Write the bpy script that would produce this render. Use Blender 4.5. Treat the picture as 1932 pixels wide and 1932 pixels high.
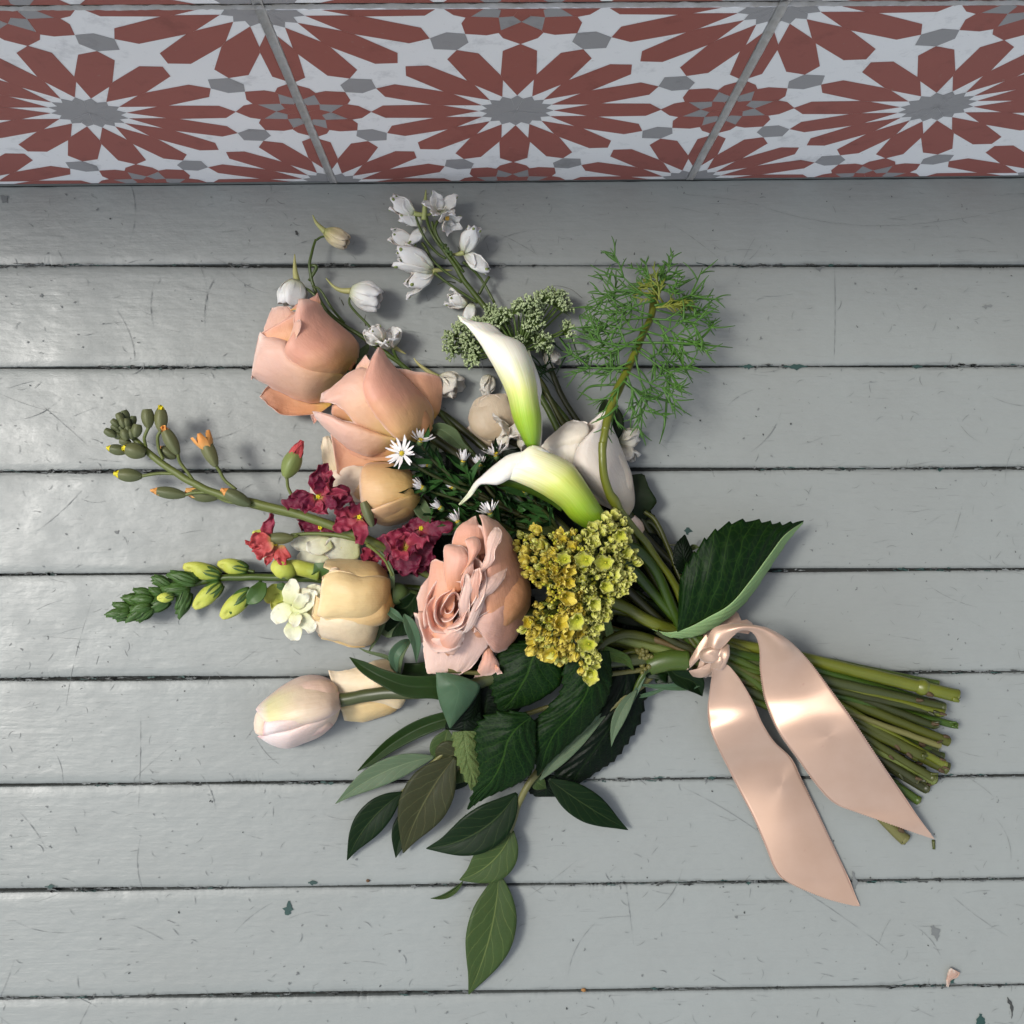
import bpy, bmesh, math, random
from mathutils import Vector, Matrix, noise
C = bpy.context.scene
COL = C.collection
for o in list(bpy.data.objects): bpy.data.objects.remove(o)
random.seed(7)
R = math.radians
# ------------------------------------------------------------------ camera
# image coordinates used while measuring: 1932 x 1932, y down
CAMH = 0.615
FPX = 2060.0
NAD = (-42.0, 76.0)                     # nadir offset from the picture centre
ROLL = R(0.30)
_f = Vector((-NAD[0]/FPX, NAD[1]/FPX, -1)).normalized()
_u0 = Vector((math.sin(ROLL), math.cos(ROLL), 0))
_r = _f.cross(_u0).normalized()
_u = _r.cross(_f).normalized()
CAMLOC = Vector((0, 0, CAMH))
cam_d = bpy.data.cameras.new('camera'); cam = bpy.data.objects.new('camera', cam_d); COL.objects.link(cam)
M = Matrix(((_r.x, _u.x, -_f.x, 0), (_r.y, _u.y, -_f.y, 0), (_r.z, _u.z, -_f.z, CAMH), (0, 0, 0, 1)))
cam.matrix_world = M
cam_d.sensor_width = 36; cam_d.lens = 36*FPX/1932; cam_d.clip_start = 0.01; cam_d.clip_end = 50
C.camera = cam
# ------------------------------------------------------------------ sky, sun, exposure
SUN_EL, SUN_AZ = R(58), R(171)           # azimuth of the light, counted from +X
w = bpy.data.worlds.new('World'); C.world = w; w.use_nodes = True
nt = w.node_tree
sky = nt.nodes.new('ShaderNodeTexSky'); sky.sky_type = 'NISHITA'; sky.sun_disc = False
sky.air_density = 0.75; sky.dust_density = 2.2; sky.ozone_density = 0.6
sky.sun_elevation = SUN_EL; sky.sun_rotation = math.pi/2 - SUN_AZ
bg = nt.nodes['Background']; hs = nt.nodes.new('ShaderNodeHueSaturation'); hs.inputs['Saturation'].default_value = 0.5
nt.links.new(sky.outputs[0], hs.inputs['Color']); nt.links.new(hs.outputs[0], bg.inputs[0]); bg.inputs[1].default_value = 0.15
sl = bpy.data.lights.new('sun', 'SUN'); sl.energy = 1.5; sl.angle = R(14); sl.color = (1, 0.965, 0.915)
so = bpy.data.objects.new('sun', sl); COL.objects.link(so)
sd = Vector((math.cos(SUN_AZ)*math.cos(SUN_EL), math.sin(SUN_AZ)*math.cos(SUN_EL), math.sin(SUN_EL)))
so.rotation_euler = sd.to_track_quat('Z', 'Y').to_euler(); so.location = sd*3
C.view_settings.view_transform = 'Standard'; C.view_settings.look = 'None'
C.view_settings.exposure = 0.85; C.view_settings.gamma = 1.0
C.render.engine = 'CYCLES'
C.cycles.max_bounces = 8; C.cycles.transparent_max_bounces = 8

# ------------------------------------------------------------------ helpers
def P(x, y, z=0.0):
    """world point at height z (mm) on the ray through measured picture point x, y"""
    d = _f*FPX + _r*(x-966) - _u*(y-966)
    t = (z/1000.0 - CAMH)/d.z
    return CAMLOC + d*t
class Zoom:
    def __init__(s, x0, y0, w, outw=1932): s.x0, s.y0, s.s = x0, y0, outw/w
    def __call__(s, u, v): return ((s.x0+u/s.s)/1.565217, (s.y0+v/s.s)/1.565217)
FULL = lambda u, v: (u, v)
def tag(o, label=None, cat=None, group=None, kind=None):
    if label: o['label'] = label
    if cat: o['category'] = cat
    if group: o['group'] = group
    if kind: o['kind'] = kind
    return o
def empty(name, loc, label, cat, group=None):
    o = bpy.data.objects.new(name, None); COL.objects.link(o); o.location = loc; o.empty_display_size = 0.01
    return tag(o, label, cat, group)
ROOTW = {}
def link(name, me, parent=None):
    o = bpy.data.objects.new(name, me); COL.objects.link(o)
    if parent:
        o.parent = parent
        # meshes are built in world space: undo the parents' offsets
        p = Vector((0, 0, 0)); q = parent
        while q: p += q.location; q = q.parent
        o.location = -p
    return o
def mesh(name, verts, faces, mats, parent=None, uvs=None, smooth=True, midx=None, thick=0, sub=0):
    me = bpy.data.meshes.new(name)
    me.from_pydata([tuple(v) for v in verts], [], faces)
    for m in (mats if isinstance(mats, (list, tuple)) else [mats]): me.materials.append(m)
    if midx: me.polygons.foreach_set('material_index', midx)
    if uvs:
        l = me.uv_layers.new(name='UVMap')
        for lp in me.loops: l.data[lp.index].uv = uvs[lp.vertex_index]
    if smooth: me.polygons.foreach_set('use_smooth', [True]*len(me.polygons))
    me.update()
    o = link(name, me, parent)
    if sub: md = o.modifiers.new('sub', 'SUBSURF'); md.levels = md.render_levels = sub
    if thick: md = o.modifiers.new('thick', 'SOLIDIFY'); md.thickness = thick/1000.0; md.offset = 0; md.use_rim = True
    return o
class MB:
    """collects several pieces into one mesh"""
    def __init__(s): s.v, s.f, s.uv, s.mi = [], [], [], []
    def add(s, v, f, uv=None, mi=0):
        n = len(s.v); s.v += [Vector(x) for x in v]; s.f += [tuple(i+n for i in q) for q in f]
        s.uv += (uv or [(0.5, 0.5)]*len(v)); s.mi += [mi]*len(f)
    def build(s, name, mats, parent=None, **k): return mesh(name, s.v, s.f, mats, parent, uvs=s.uv, midx=s.mi, **k)
def cr(pts, t):
    """Catmull-Rom through tuples, t in 0..1"""
    n = len(pts)
    if n == 1: return tuple(pts[0])
    x = min(max(t, 0), 1)*(n-1); i = min(int(x), n-2); u = x-i
    p1, p2 = pts[i], pts[i+1]
    p0 = pts[i-1] if i else [2*a-b for a, b in zip(p1, p2)]
    p3 = pts[i+2] if i+2 < n else [2*b-a for a, b in zip(p1, p2)]
    return tuple(0.5*(2*b + (c-a)*u + (2*a-5*b+4*c-d)*u*u + (3*b-a-3*c+d)*u**3) for a, b, c, d in zip(p0, p1, p2, p3))
def grid(nu, nv, fn):
    """verts, faces, uvs of a sheet, fn(s,t) -> Vector; s along, t across"""
    v, uv = [], []
    for i in range(nu+1):
        for j in range(nv+1):
            s, t = i/nu, j/nv; v.append(fn(s, t)); uv.append((s, t))
    f = [(i*(nv+1)+j, (i+1)*(nv+1)+j, (i+1)*(nv+1)+j+1, i*(nv+1)+j+1) for i in range(nu) for j in range(nv)]
    return v, f, uv
def tube_geo(pts, rads, ns=8, k=6, cap=True, flat=1.0):
    """pts: list of Vector, rads: mm, smooth path with k samples per span"""
    n = len(pts); N = max(2, (n-1)*k)
    pr = [(p.x, p.y, p.z, r) for p, r in zip(pts, rads)]
    path = [cr(pr, i/N) for i in range(N+1)]
    pos = [Vector(q[:3]) for q in path]
    v, f, uv = [], [], []
    up = Vector((0, 0, 1)); prev = None
    for i, p in enumerate(pos):
        d = (pos[min(i+1, N)]-pos[max(i-1, 0)])
        if d.length < 1e-9: d = Vector((1, 0, 0))
        d.normalize()
        if prev is None:
            a = up.cross(d)
            if a.length < 0.05: a = Vector((1, 0, 0)).cross(d)
            a.normalize()
        else:
            a = prev - d*prev.dot(d); a.normalize()
        prev = a; b = d.cross(a)
        r = max(path[i][3], 0.02)/1000.0
        for j in range(ns):
            th = 2*math.pi*j/ns
            v.append(p + a*math.cos(th)*r + b*math.sin(th)*r*flat); uv.append((i/N, j/ns))
    for i in range(N):
        for j in range(ns):
            j2 = (j+1) % ns
            f.append((i*ns+j, i*ns+j2, (i+1)*ns+j2, (i+1)*ns+j))
    if cap:
        f.append(tuple(range(ns-1, -1, -1))); f.append(tuple(N*ns+j for j in range(ns)))
    return v, f, uv
def tube(name, Zf, pts, rads, mat, parent=None, ns=8, k=6):
    pw = [P(*Zf(a, b), z) for a, b, z in pts]
    if not isinstance(rads, (list, tuple)): rads = [rads]*len(pts)
    v, f, uv = tube_geo(pw, rads, ns, k)
    return mesh(name, v, f, mat, parent, uvs=uv)
def petal_geo(Zf, rows, nu=34, nv=30, ruffle=0.4, seed=0, sharp=1.0, edge=1.0, curl=0.0, lip=.9):
    """rows base->tip: (uL,vL,zL, uR,vR,zR, bulge) in measured units, heights in mm.
    cross section is a half ellipse raised by bulge; curl rolls both side edges outwards"""
    W = []
    for r in rows:
        a = Zf(r[0], r[1]); b = Zf(r[3], r[4]); W.append((a[0], a[1], r[2], b[0], b[1], r[5], r[6]))
    sv = Vector((seed*3.17, seed*1.71, seed*0.93))
    def fn(s, t):
        q = cr(W, s)
        L = P(*q[:2], q[2]); Rr = P(*q[3:5], q[5]); b = q[6]/1000.0
        tt = (1-math.cos(math.pi*t))/2
        tt = tt*sharp + t*(1-sharp)
        p = L.lerp(Rr, tt); zz = math.sin(math.pi*t)
        p.z += b*zz
        e = abs(2*t-1)
        am = ruffle/1000.0*(0.5 + edge*(e**3 + s**5))
        n1 = noise.noise(p*70+sv); n2 = noise.noise(p*170+sv*2)
        n3 = noise.noise(p*70+sv+Vector((9, 3, 1)))
        p += Vector((n3*0.6+n2*0.3, n2*0.5-n1*0.3, n1+0.5*n2))*am
        # lengthwise creases and a finely nibbled rim
        cr_ = noise.noise(Vector((t*5.5+seed, s*1.1, seed*.3))) + .5*noise.noise(Vector((t*13+seed, s*2.0, 4)))
        p.z += cr_*ruffle*.55/1000*min(1, s*2+.15)
        rim = max(0, (e-.9)/.1, (s-.93)/.07)
        if rim > 0:
            w1 = noise.noise(p*420+sv)*.55 + noise.noise(p*900+sv)*.25
            p += (Rr-L).normalized()*(w1*rim*.9/1000*ruffle) if (Rr-L).length > 1e-6 else Vector((0,0,0))
            p.z += w1*rim*.5/1000*ruffle
        if lip:
            k = max(max(0, (e-.84)/.16)**2, max(0, (s-.90)/.10)**2)*min(1, s*4)
            md = .55+.9*noise.noise(Vector((s*3.3, t*3.3, seed*1.7)))
            p.z += lip/1000*k*md
            if (Rr-L).length > 1e-6: p += (Rr-L).normalized()*(lip*.35/1000*k*(1 if t > .5 else -1)*md)*min(1,(Rr-L).length/.008)
        if curl:
            k = max(0, (e-0.8)/0.2)**2
            p.z -= curl/1000.0*k; 
        return p
    return grid(nu, nv, fn)
def petal(name, Zf, rows, mat, parent, thick=0.22, **k):
    v, f, uv = petal_geo(Zf, rows, **k)
    return mesh(name, v, f, mat, parent, uvs=uv, thick=thick)
# ------------------------------------------------------------------ materials
def new_mat(name):
    m = bpy.data.materials.new(name); m.use_nodes = True
    return m, m.node_tree.nodes, m.node_tree.links, m.node_tree.nodes['Principled BSDF']
def ramp(N, stops, interp='LINEAR'):
    r = N.new('ShaderNodeValToRGB'); e = r.color_ramp; e.interpolation = interp
    while len(e.elements) < len(stops): e.elements.new(0.5)
    for el, (p, c) in zip(e.elements, stops): el.position = p; el.color = (*c, 1) if len(c) == 3 else c
    return r
def mixc(N, L, a, b, fac, mode='MIX'):
    m = N.new('ShaderNodeMix'); m.data_type = 'RGBA'; m.blend_type = mode
    for sock, val in ((m.inputs[6], a), (m.inputs[7], b)):
        if hasattr(val, 'links'): L.new(val, sock)
        else: sock.default_value = (*val, 1)
    if hasattr(fac, 'links'): L.new(fac, m.inputs[0])
    else: m.inputs[0].default_value = fac
    return m.outputs[2]
def math_n(N, L, op, a, b=None, clamp=False):
    m = N.new('ShaderNodeMath'); m.operation = op; m.use_clamp = clamp
    for i, val in enumerate((a, b)):
        if val is None: continue
        if hasattr(val, 'links'): L.new(val, m.inputs[i])
        else: m.inputs[i].default_value = val
    return m.outputs[0]
def noise_n(N, L, scale, detail=4, vec=None, rough=0.5):
    n = N.new('ShaderNodeTexNoise'); n.inputs['Scale'].default_value = scale; n.inputs['Detail'].default_value = detail
    n.inputs['Roughness'].default_value = rough
    if vec is not None: L.new(vec, n.inputs['Vector'])
    return n.outputs['Fac']
def mapping(N, L, src, scale=(1, 1, 1), rot=(0, 0, 0), loc=(0, 0, 0)):
    m = N.new('ShaderNodeMapping'); L.new(src, m.inputs[0]); m.inputs['Scale'].default_value = scale
    m.inputs['Rotation'].default_value = rot; m.inputs['Location'].default_value = loc
    return m.outputs[0]
def bump(N, L, bs, h, strength=0.3, dist=0.0005, prev=None):
    b = N.new('ShaderNodeBump'); b.inputs['Strength'].default_value = strength; b.inputs['Distance'].default_value = dist
    L.new(h, b.inputs['Height'])
    if prev is not None: L.new(prev, b.inputs['Normal'])
    L.new(b.outputs[0], bs.inputs['Normal']); return b.outputs[0]
def petal_mat(name, stops, edge=None, rough=0.55, sss=0.25, vein=0.25, spot=None, ew=0.12, mott=0.12):
    """colour runs from base to tip (stops), lighter or pinker at the rim (edge); veins run lengthwise"""
    m, N, L, B = new_mat(name)
    uv = N.new('ShaderNodeUVMap').outputs[0]; sp = N.new('ShaderNodeSeparateXYZ'); L.new(uv, sp.inputs[0])
    geo = N.new('ShaderNodeNewGeometry').outputs['Position']
    nz = noise_n(N, L, 60, 3, geo)
    s = math_n(N, L, 'ADD', sp.outputs[0], math_n(N, L, 'MULTIPLY', math_n(N, L, 'SUBTRACT', nz, 0.5), 0.25))
    rp = ramp(N, stops); L.new(s, rp.inputs[0]); col = rp.outputs[0]
    if edge:
        e = math_n(N, L, 'ABSOLUTE', math_n(N, L, 'SUBTRACT', sp.outputs[1], 0.5))
        e2 = math_n(N, L, 'SUBTRACT', 0.5, e); tipd = math_n(N, L, 'SUBTRACT', 1.0, sp.outputs[0])
        d = math_n(N, L, 'MINIMUM', e2, tipd)
        d = math_n(N, L, 'ADD', d, math_n(N, L, 'MULTIPLY', math_n(N, L, 'SUBTRACT', nz, 0.5), ew*0.8))
        fr = ramp(N, [(0.0, (1, 1, 1)), (ew, (0, 0, 0))]); L.new(d, fr.inputs[0])
        col = mixc(N, L, col, edge, math_n(N, L, 'MULTIPLY', fr.outputs[0], 0.8))
    vm = mapping(N, L, uv, (3.5, 42, 1)); vn = noise_n(N, L, 1.0, 4, vm, 0.6)
    vf = ramp(N, [(0.35, (0, 0, 0)), (0.68, (1, 1, 1))]); L.new(vn, vf.inputs[0])
    col = mixc(N, L, col, mixc(N, L, col, (0.90, 0.80, 0.76), 1.0, 'MULTIPLY'), math_n(N, L, 'MULTIPLY', vf.outputs[0], vein))
    n2 = noise_n(N, L, 260, 4, geo)
    col = mixc(N, L, col, mixc(N, L, col, (0.80, 0.74, 0.66), 1.0, 'MULTIPLY'), math_n(N, L, 'MULTIPLY', n2, mott*2))
    # thin browned rim, only here and there
    e_ = math_n(N, L, 'SUBTRACT', 0.5, math_n(N, L, 'ABSOLUTE', math_n(N, L, 'SUBTRACT', sp.outputs[1], 0.5)))
    d_ = math_n(N, L, 'MINIMUM', e_, math_n(N, L, 'SUBTRACT', 1.0, sp.outputs[0]))
    br = ramp(N, [(0.0, (1, 1, 1)), (0.014, (0, 0, 0))]); L.new(d_, br.inputs[0])
    gt = ramp(N, [(0.48, (0, 0, 0)), (0.60, (1, 1, 1))]); L.new(noise_n(N, L, 95, 3, geo), gt.inputs[0])
    col = mixc(N, L, col, mixc(N, L, col, (0.60, 0.34, 0.26), 1.0, 'MULTIPLY'), math_n(N, L, 'MULTIPLY', math_n(N, L, 'MULTIPLY', br.outputs[0], gt.outputs[0]), 0.8))
    col = mixc(N, L, col, (0.80, 0.79, 0.79), 1.0, 'MULTIPLY')
    if spot:
        sn = noise_n(N, L, 420, 2, geo); sr = ramp(N, [(0.70, (0, 0, 0)), (0.76, (1, 1, 1))]); L.new(sn, sr.inputs[0])
        col = mixc(N, L, col, spot, math_n(N, L, 'MULTIPLY', sr.outputs[0], 0.5))
    L.new(col, B.inputs['Base Color']); B.inputs['Roughness'].default_value = rough
    B.inputs['Subsurface Weight'].default_value = sss; B.inputs['Subsurface Radius'].default_value = (1.0, 0.55, 0.35)
    B.inputs['Subsurface Scale'].default_value = 0.0022
    B.inputs['Specular IOR Level'].default_value = 0.35
    B.inputs['Sheen Weight'].default_value = 0.04
    hh = math_n(N, L, 'ADD', math_n(N, L, 'MULTIPLY', vn, 0.35), math_n(N, L, 'MULTIPLY', n2, 0.8))
    bump(N, L, B, hh, 0.7, 0.0007)
    return m
def plain(name, col, rough=0.5, var=0.25, scale=120, sss=0.0, spec=0.4, col2=None, metal=0, bstr=0.2, lengthwise=False, coat=0):
    m, N, L, B = new_mat(name)
    geo = N.new('ShaderNodeNewGeometry').outputs['Position']
    if lengthwise:
        uv = N.new('ShaderNodeUVMap').outputs[0]; n = noise_n(N, L, 1.0, 3, mapping(N, L, uv, (6, 28, 1)))
        big = noise_n(N, L, 25, 3, geo)
    else:
        n = noise_n(N, L, scale, 4, geo); big = noise_n(N, L, scale*0.22, 3, geo)
    c2 = col2 or tuple(c*0.55 for c in col)
    rp = ramp(N, [(0.38, (0, 0, 0)), (0.66, (1, 1, 1))]); L.new(big, rp.inputs[0])
    c = mixc(N, L, col, c2, math_n(N, L, 'MULTIPLY', rp.outputs[0], 0.7 if col2 else var))
    c = mixc(N, L, c, mixc(N, L, c, (0.5, 0.5, 0.5), 1.0, 'MULTIPLY'), math_n(N, L, 'MULTIPLY', n, var))
    L.new(c, B.inputs['Base Color']); B.inputs['Roughness'].default_value = rough
    B.inputs['Specular IOR Level'].default_value = spec; B.inputs['Metallic'].default_value = metal
    B.inputs['Coat Weight'].default_value = coat
    if sss:
        B.inputs['Subsurface Weight'].default_value = sss; B.inputs['Subsurface Scale'].default_value = 0.0015
    bump(N, L, B, n, bstr, 0.0003)
    return m
def leaf_mat(name, top, vein, rough=0.42, veins=9, vstr=0.55, slant=0.9, under=None, bstr=0.5, net=0.3, spec=0.10):
    """veins drawn from the leaf's own UV: s along the midrib, t across"""
    m, N, L, B = new_mat(name)
    uv = N.new('ShaderNodeUVMap').outputs[0]; sp = N.new('ShaderNodeSeparateXYZ'); L.new(uv, sp.inputs[0])
    geo = N.new('ShaderNodeNewGeometry')
    a = math_n(N, L, 'ABSOLUTE', math_n(N, L, 'SUBTRACT', sp.outputs[1], 0.5))      # 0 at midrib .. 0.5 rim
    wob = noise_n(N, L, 1.0, 2, mapping(N, L, uv, (7, 5, 1)))
    ph = math_n(N, L, 'SUBTRACT', math_n(N, L, 'MULTIPLY', sp.outputs[0], veins), math_n(N, L, 'MULTIPLY', math_n(N, L, 'POWER', a, 0.85), veins*slant*0.55))
    ph = math_n(N, L, 'ADD', ph, math_n(N, L, 'MULTIPLY', wob, 0.5))
    # opposite halves are offset by half a vein
    side = math_n(N, L, 'GREATER_THAN', sp.outputs[1], 0.5)
    ph = math_n(N, L, 'ADD', ph, math_n(N, L, 'MULTIPLY', side, 0.45))
    fr = math_n(N, L, 'ABSOLUTE', math_n(N, L, 'SUBTRACT', math_n(N, L, 'FRACT', ph), 0.5))
    r1 = ramp(N, [(0.0, (1, 1, 1)), (0.05, (0, 0, 0))]); L.new(fr, r1.inputs[0])
    r2 = ramp(N, [(0.0, (1, 1, 1)), (0.010, (0.9, 0.9, 0.9)), (0.020, (0, 0, 0))]); L.new(a, r2.inputs[0])
    vo = N.new('ShaderNodeTexVoronoi'); vo.feature = 'DISTANCE_TO_EDGE'; vo.inputs['Scale'].default_value = 1.0
    L.new(mapping(N, L, uv, (veins*3.2, 14, 1)), vo.inputs['Vector'])
    r3 = ramp(N, [(0.0, (1, 1, 1)), (0.10, (0, 0, 0))]); L.new(vo.outputs['Distance'], r3.inputs[0])
    vn = math_n(N, L, 'MAXIMUM', math_n(N, L, 'MULTIPLY', r1.outputs[0], 0.75), r2.outputs[0])
    vn = math_n(N, L, 'MAXIMUM', vn, math_n(N, L, 'MULTIPLY', r3.outputs[0], net))
    big = noise_n(N, L, 45, 4, geo.outputs['Position'])
    c = mixc(N, L, top, tuple(x*0.55 for x in top), math_n(N, L, 'MULTIPLY', big, 0.8))
    c = mixc(N, L, c, vein, math_n(N, L, 'MULTIPLY', vn, vstr))
    if under: c = mixc(N, L, c, mixc(N, L, under, vein, math_n(N, L, 'MULTIPLY', vn, 0.4)), geo.outputs['Backfacing'])
    L.new(c, B.inputs['Base Color'])
    n2 = noise_n(N, L, 90, 3, geo.outputs['Position'])
    B.inputs['Roughness'].default_value = rough
    L.new(math_n(N, L, 'ADD', math_n(N, L, 'MULTIPLY', n2, 0.3), rough-0.15), B.inputs['Roughness'])
    B.inputs['Specular IOR Level'].default_value = spec
    B.inputs['Subsurface Weight'].default_value = 0.08; B.inputs['Subsurface Scale'].default_value = 0.001
    # blade pillows up between the veins
    pil = math_n(N, L, 'MULTIPLY', fr, 1.6); pil = math_n(N, L, 'MINIMUM', pil, math_n(N, L, 'MULTIPLY', a, 6))
    pil = math_n(N, L, 'ADD', pil, math_n(N, L, 'MULTIPLY', vo.outputs['Distance'], 0.8*net*3))
    pil = math_n(N, L, 'ADD', pil, math_n(N, L, 'MULTIPLY', n2, 0.3))
    bump(N, L, B, pil, bstr*.6, 0.0007)
    return m
# ================================================================== painted porch floor
def floor_mat():
    m, N, L, B = new_mat('worn_grey_porch_paint')
    geo = N.new('ShaderNodeNewGeometry').outputs['Position']
    big = noise_n(N, L, 7, 4, geo); mid = noise_n(N, L, 38, 5, geo, 0.6)
    grain = noise_n(N, L, 1.0, 5, mapping(N, L, geo, (28, 420, 60)), 0.6)
    c = mixc(N, L, (0.222, 0.244, 0.232), (0.186, 0.197, 0.180), big)
    rp = ramp(N, [(0.42, (0, 0, 0)), (0.75, (1, 1, 1))]); L.new(mid, rp.inputs[0])
    c = mixc(N, L, c, (0.155, 0.168, 0.158), math_n(N, L, 'MULTIPLY', rp.outputs[0], 0.3))
    rg = ramp(N, [(0.56, (0, 0, 0)), (0.74, (1, 1, 1))]); L.new(grain, rg.inputs[0])
    c = mixc(N, L, c, (0.14, 0.15, 0.14), math_n(N, L, 'MULTIPLY', rg.outputs[0], 0.16))
    # scuffs: thresholded stretched noise in several directions
    for k, (rot, sc, lo) in enumerate(((0.5, 1, .70), (1.3, 1, .71), (2.2, 1, .70), (2.9, 1, .71))):
        mp = mapping(N, L, geo, (55, 900, 1), (0, 0, rot), (k*3.1, k*1.7, 0))
        n = noise_n(N, L, 1.0, 1, mp); msk = noise_n(N, L, 26, 2, mapping(N, L, geo, (1, 1, 1), (0, 0, 0), (k*5, 2*k, 0)))
        r = ramp(N, [(lo, (0, 0, 0)), (lo+.05, (1, 1, 1))]); L.new(n, r.inputs[0])
        rm = ramp(N, [(0.5, (0, 0, 0)), (0.62, (1, 1, 1))]); L.new(msk, rm.inputs[0])
        c = mixc(N, L, c, (0.10, 0.105, 0.10), math_n(N, L, 'MULTIPLY', math_n(N, L, 'MULTIPLY', r.outputs[0], rm.outputs[0]), 0.35))
    sp = noise_n(N, L, 330, 2, geo); rs = ramp(N, [(0.73, (0, 0, 0)), (0.78, (1, 1, 1))]); L.new(sp, rs.inputs[0])
    c = mixc(N, L, c, (0.05, 0.055, 0.05), math_n(N, L, 'MULTIPLY', rs.outputs[0], 0.6))
    # dirt along the board edges, from the board's own UV (t = 0..1 across)
    uv = N.new('ShaderNodeUVMap').outputs[0]; s = N.new('ShaderNodeSeparateXYZ'); L.new(uv, s.inputs[0])
    e = math_n(N, L, 'SUBTRACT', 0.5, math_n(N, L, 'ABSOLUTE', math_n(N, L, 'SUBTRACT', s.outputs[1], 0.5)))
    e = math_n(N, L, 'SUBTRACT', e, math_n(N, L, 'MULTIPLY', mid, 0.05))
    re = ramp(N, [(0.0, (1, 1, 1)), (0.018, (0, 0, 0))]); L.new(e, re.inputs[0])
    c = mixc(N, L, c, (0.10, 0.11, 0.105), math_n(N, L, 'MULTIPLY', re.outputs[0], 0.55))
    L.new(c, B.inputs['Base Color'])
    rr = ramp(N, [(0.3, (0.32,)*3), (0.7, (0.52,)*3)]); L.new(mid, rr.inputs[0]); L.new(rr.outputs[0], B.inputs['Roughness'])
    h = math_n(N, L, 'ADD', math_n(N, L, 'MULTIPLY', grain, 0.35), math_n(N, L, 'MULTIPLY', mid, 0.8))
    h = math_n(N, L, 'ADD', h, math_n(N, L, 'MULTIPLY', noise_n(N, L, 1.0, 3, mapping(N, L, geo, (110, 210, 1))), 0.9))
    bump(N, L, B, h, 0.36, 0.0009)
    return m
M_floor = floor_mat()
M_gap = plain('dark_gap_dirt', (0.018, 0.020, 0.018), 0.9, 0.3, 200)
M_old = plain('old_green_paint', (0.015, 0.05, 0.042), 0.6, 0.5, 500)
M_chipedge = plain('broken_paint_edge', (0.10, 0.11, 0.105), 0.7, 0.6, 700)
# gaps measured at the left and right edge of the picture
GAPS = [(345, 349), (500, 502), (692, 692), (889, 884), (1084, 1074), (1283, 1266), (1486, 1459), (1682, 1656), (1886, 1855)]
gy = [(P(0, a).y + P(1932, b).y)/2 for a, b in GAPS]
pitch = (gy[1]-gy[-1])/(len(gy)-2)
gy = gy[1:]; gy = [gy[0]+pitch*k for k in (2, 1)] + gy + [gy[-1]-pitch*k for k in range(1, 8)]
floor = empty('floor', (0, 0, 0), 'worn painted timber floor', 'floor'); del floor['category']; floor['kind'] = 'structure'; floor['label'] = 'pale grey painted porch floor of narrow boards'
def edge_off(x, k):
    o = 0.00016*noise.noise(Vector((x*90, k*7.3, 0))) + 0.00022*noise.noise(Vector((x*420, k*3.3, 5)))
    n = noise.noise(Vector((x*35, k*5.1, 9)))
    if n > 0.18: o += 0.0010*(n-0.18)*abs(noise.noise(Vector((x*900, k, 2))))*3
    return o
def xs():
    a = [-1.2, -1.0, -.8, -.6, -.45]; x = -.36
    while x < .36: a.append(x); x += 0.0007
    return a + [.4, .5, .7, .9, 1.2]
XS = xs()
for k in range(len(gy)-1):
    y1, y0 = gy[k], gy[k+1]; g = 0.00045 + 0.0003*random.random()
    v, uv, f = [], [], []
    cup = random.uniform(-.05, .12)/1000; lift = random.uniform(-.2, .2)/1000
    for x in XS:
        a = edge_off(x, k*2+1); b = edge_off(x, k*2+2)
        w1 = max(-g+.00010, .0009*noise.noise(Vector((x*8, k*4.7, 1)))); w2 = max(-g+.00010, .0009*noise.noise(Vector((x*8, (k+1)*4.7, 1))))
        ya, yb = y1-g-abs(a)-w1, y0+g+abs(b)+w2; ym = (ya+yb)/2
        rr = 0.00045
        prof = [(ya, -.006, 0), (ya, -rr+lift, .002), (ya-rr*.35, -rr*.3+lift, .012), (ya-rr, lift, .025), (ya-.006, lift+cup*.5, .1), (ym, lift+cup, .5),
                (yb+.006, lift+cup*.5, .9), (yb+rr, lift, .975), (yb+rr*.35, -rr*.3+lift, .988), (yb, -rr+lift, .998), (yb, -.006, 1)]
        for (y, z, t) in prof: v.append((x, y, z)); uv.append((x, t))
    n = 11
    for i in range(len(XS)-1):
        for j in range(n-1): f.append((i*n+j, i*n+j+1, (i+1)*n+j+1, (i+1)*n+j))
    o = mesh('floor_board', v, f, M_floor, floor, uvs=uv)
mesh('joist_bed', [(-1.2, gy[-1]-.02, -.0035), (1.2, gy[-1]-.02, -.0035), (1.2, gy[0]+.02, -.0035), (-1.2, gy[0]+.02, -.0035)], [(0, 1, 2, 3)], M_gap, floor, smooth=False)
# paint chips and scratches lying in the surface (hundreds of slivers nobody could count)
def sliver(mb, x, y, ang, ln, wd, bend=0, mi=0, z=0.00040, n=5, rag=0.3):
    vs = []
    d = Vector((math.cos(ang), math.sin(ang), 0)); q = Vector((-d.y, d.x, 0))
    top, bot = [], []
    for i in range(n+1):
        s = i/n; c = Vector((x, y, z)) + d*(s-.5)*ln + q*bend*ln*(s-.5)**2*4
        h = wd*0.5*math.sin(math.pi*min(max(s, .04), .96))**.6*(1+random.uniform(-rag, rag))
        top.append(c+q*h); bot.append(c-q*h*(1+random.uniform(-rag, rag)))
    v = top+bot; f = [(i, i+1, n+1+i+1, n+1+i) for i in range(n)]
    mb.add(v, f, None, mi)
M_scr = plain('scuff_grey', (0.125, 0.135, 0.13), 0.6, 0.3, 300)
M_scr2 = plain('scuff_mid_grey', (0.165, 0.178, 0.17), 0.6, 0.3, 300)
M_scr3 = plain('speck_dark', (0.035, 0.038, 0.035), 0.7, 0.3, 300)
rnd = random.Random(11)
mb = MB(); random.seed(5)
ytop = gy[2]+.045
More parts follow.
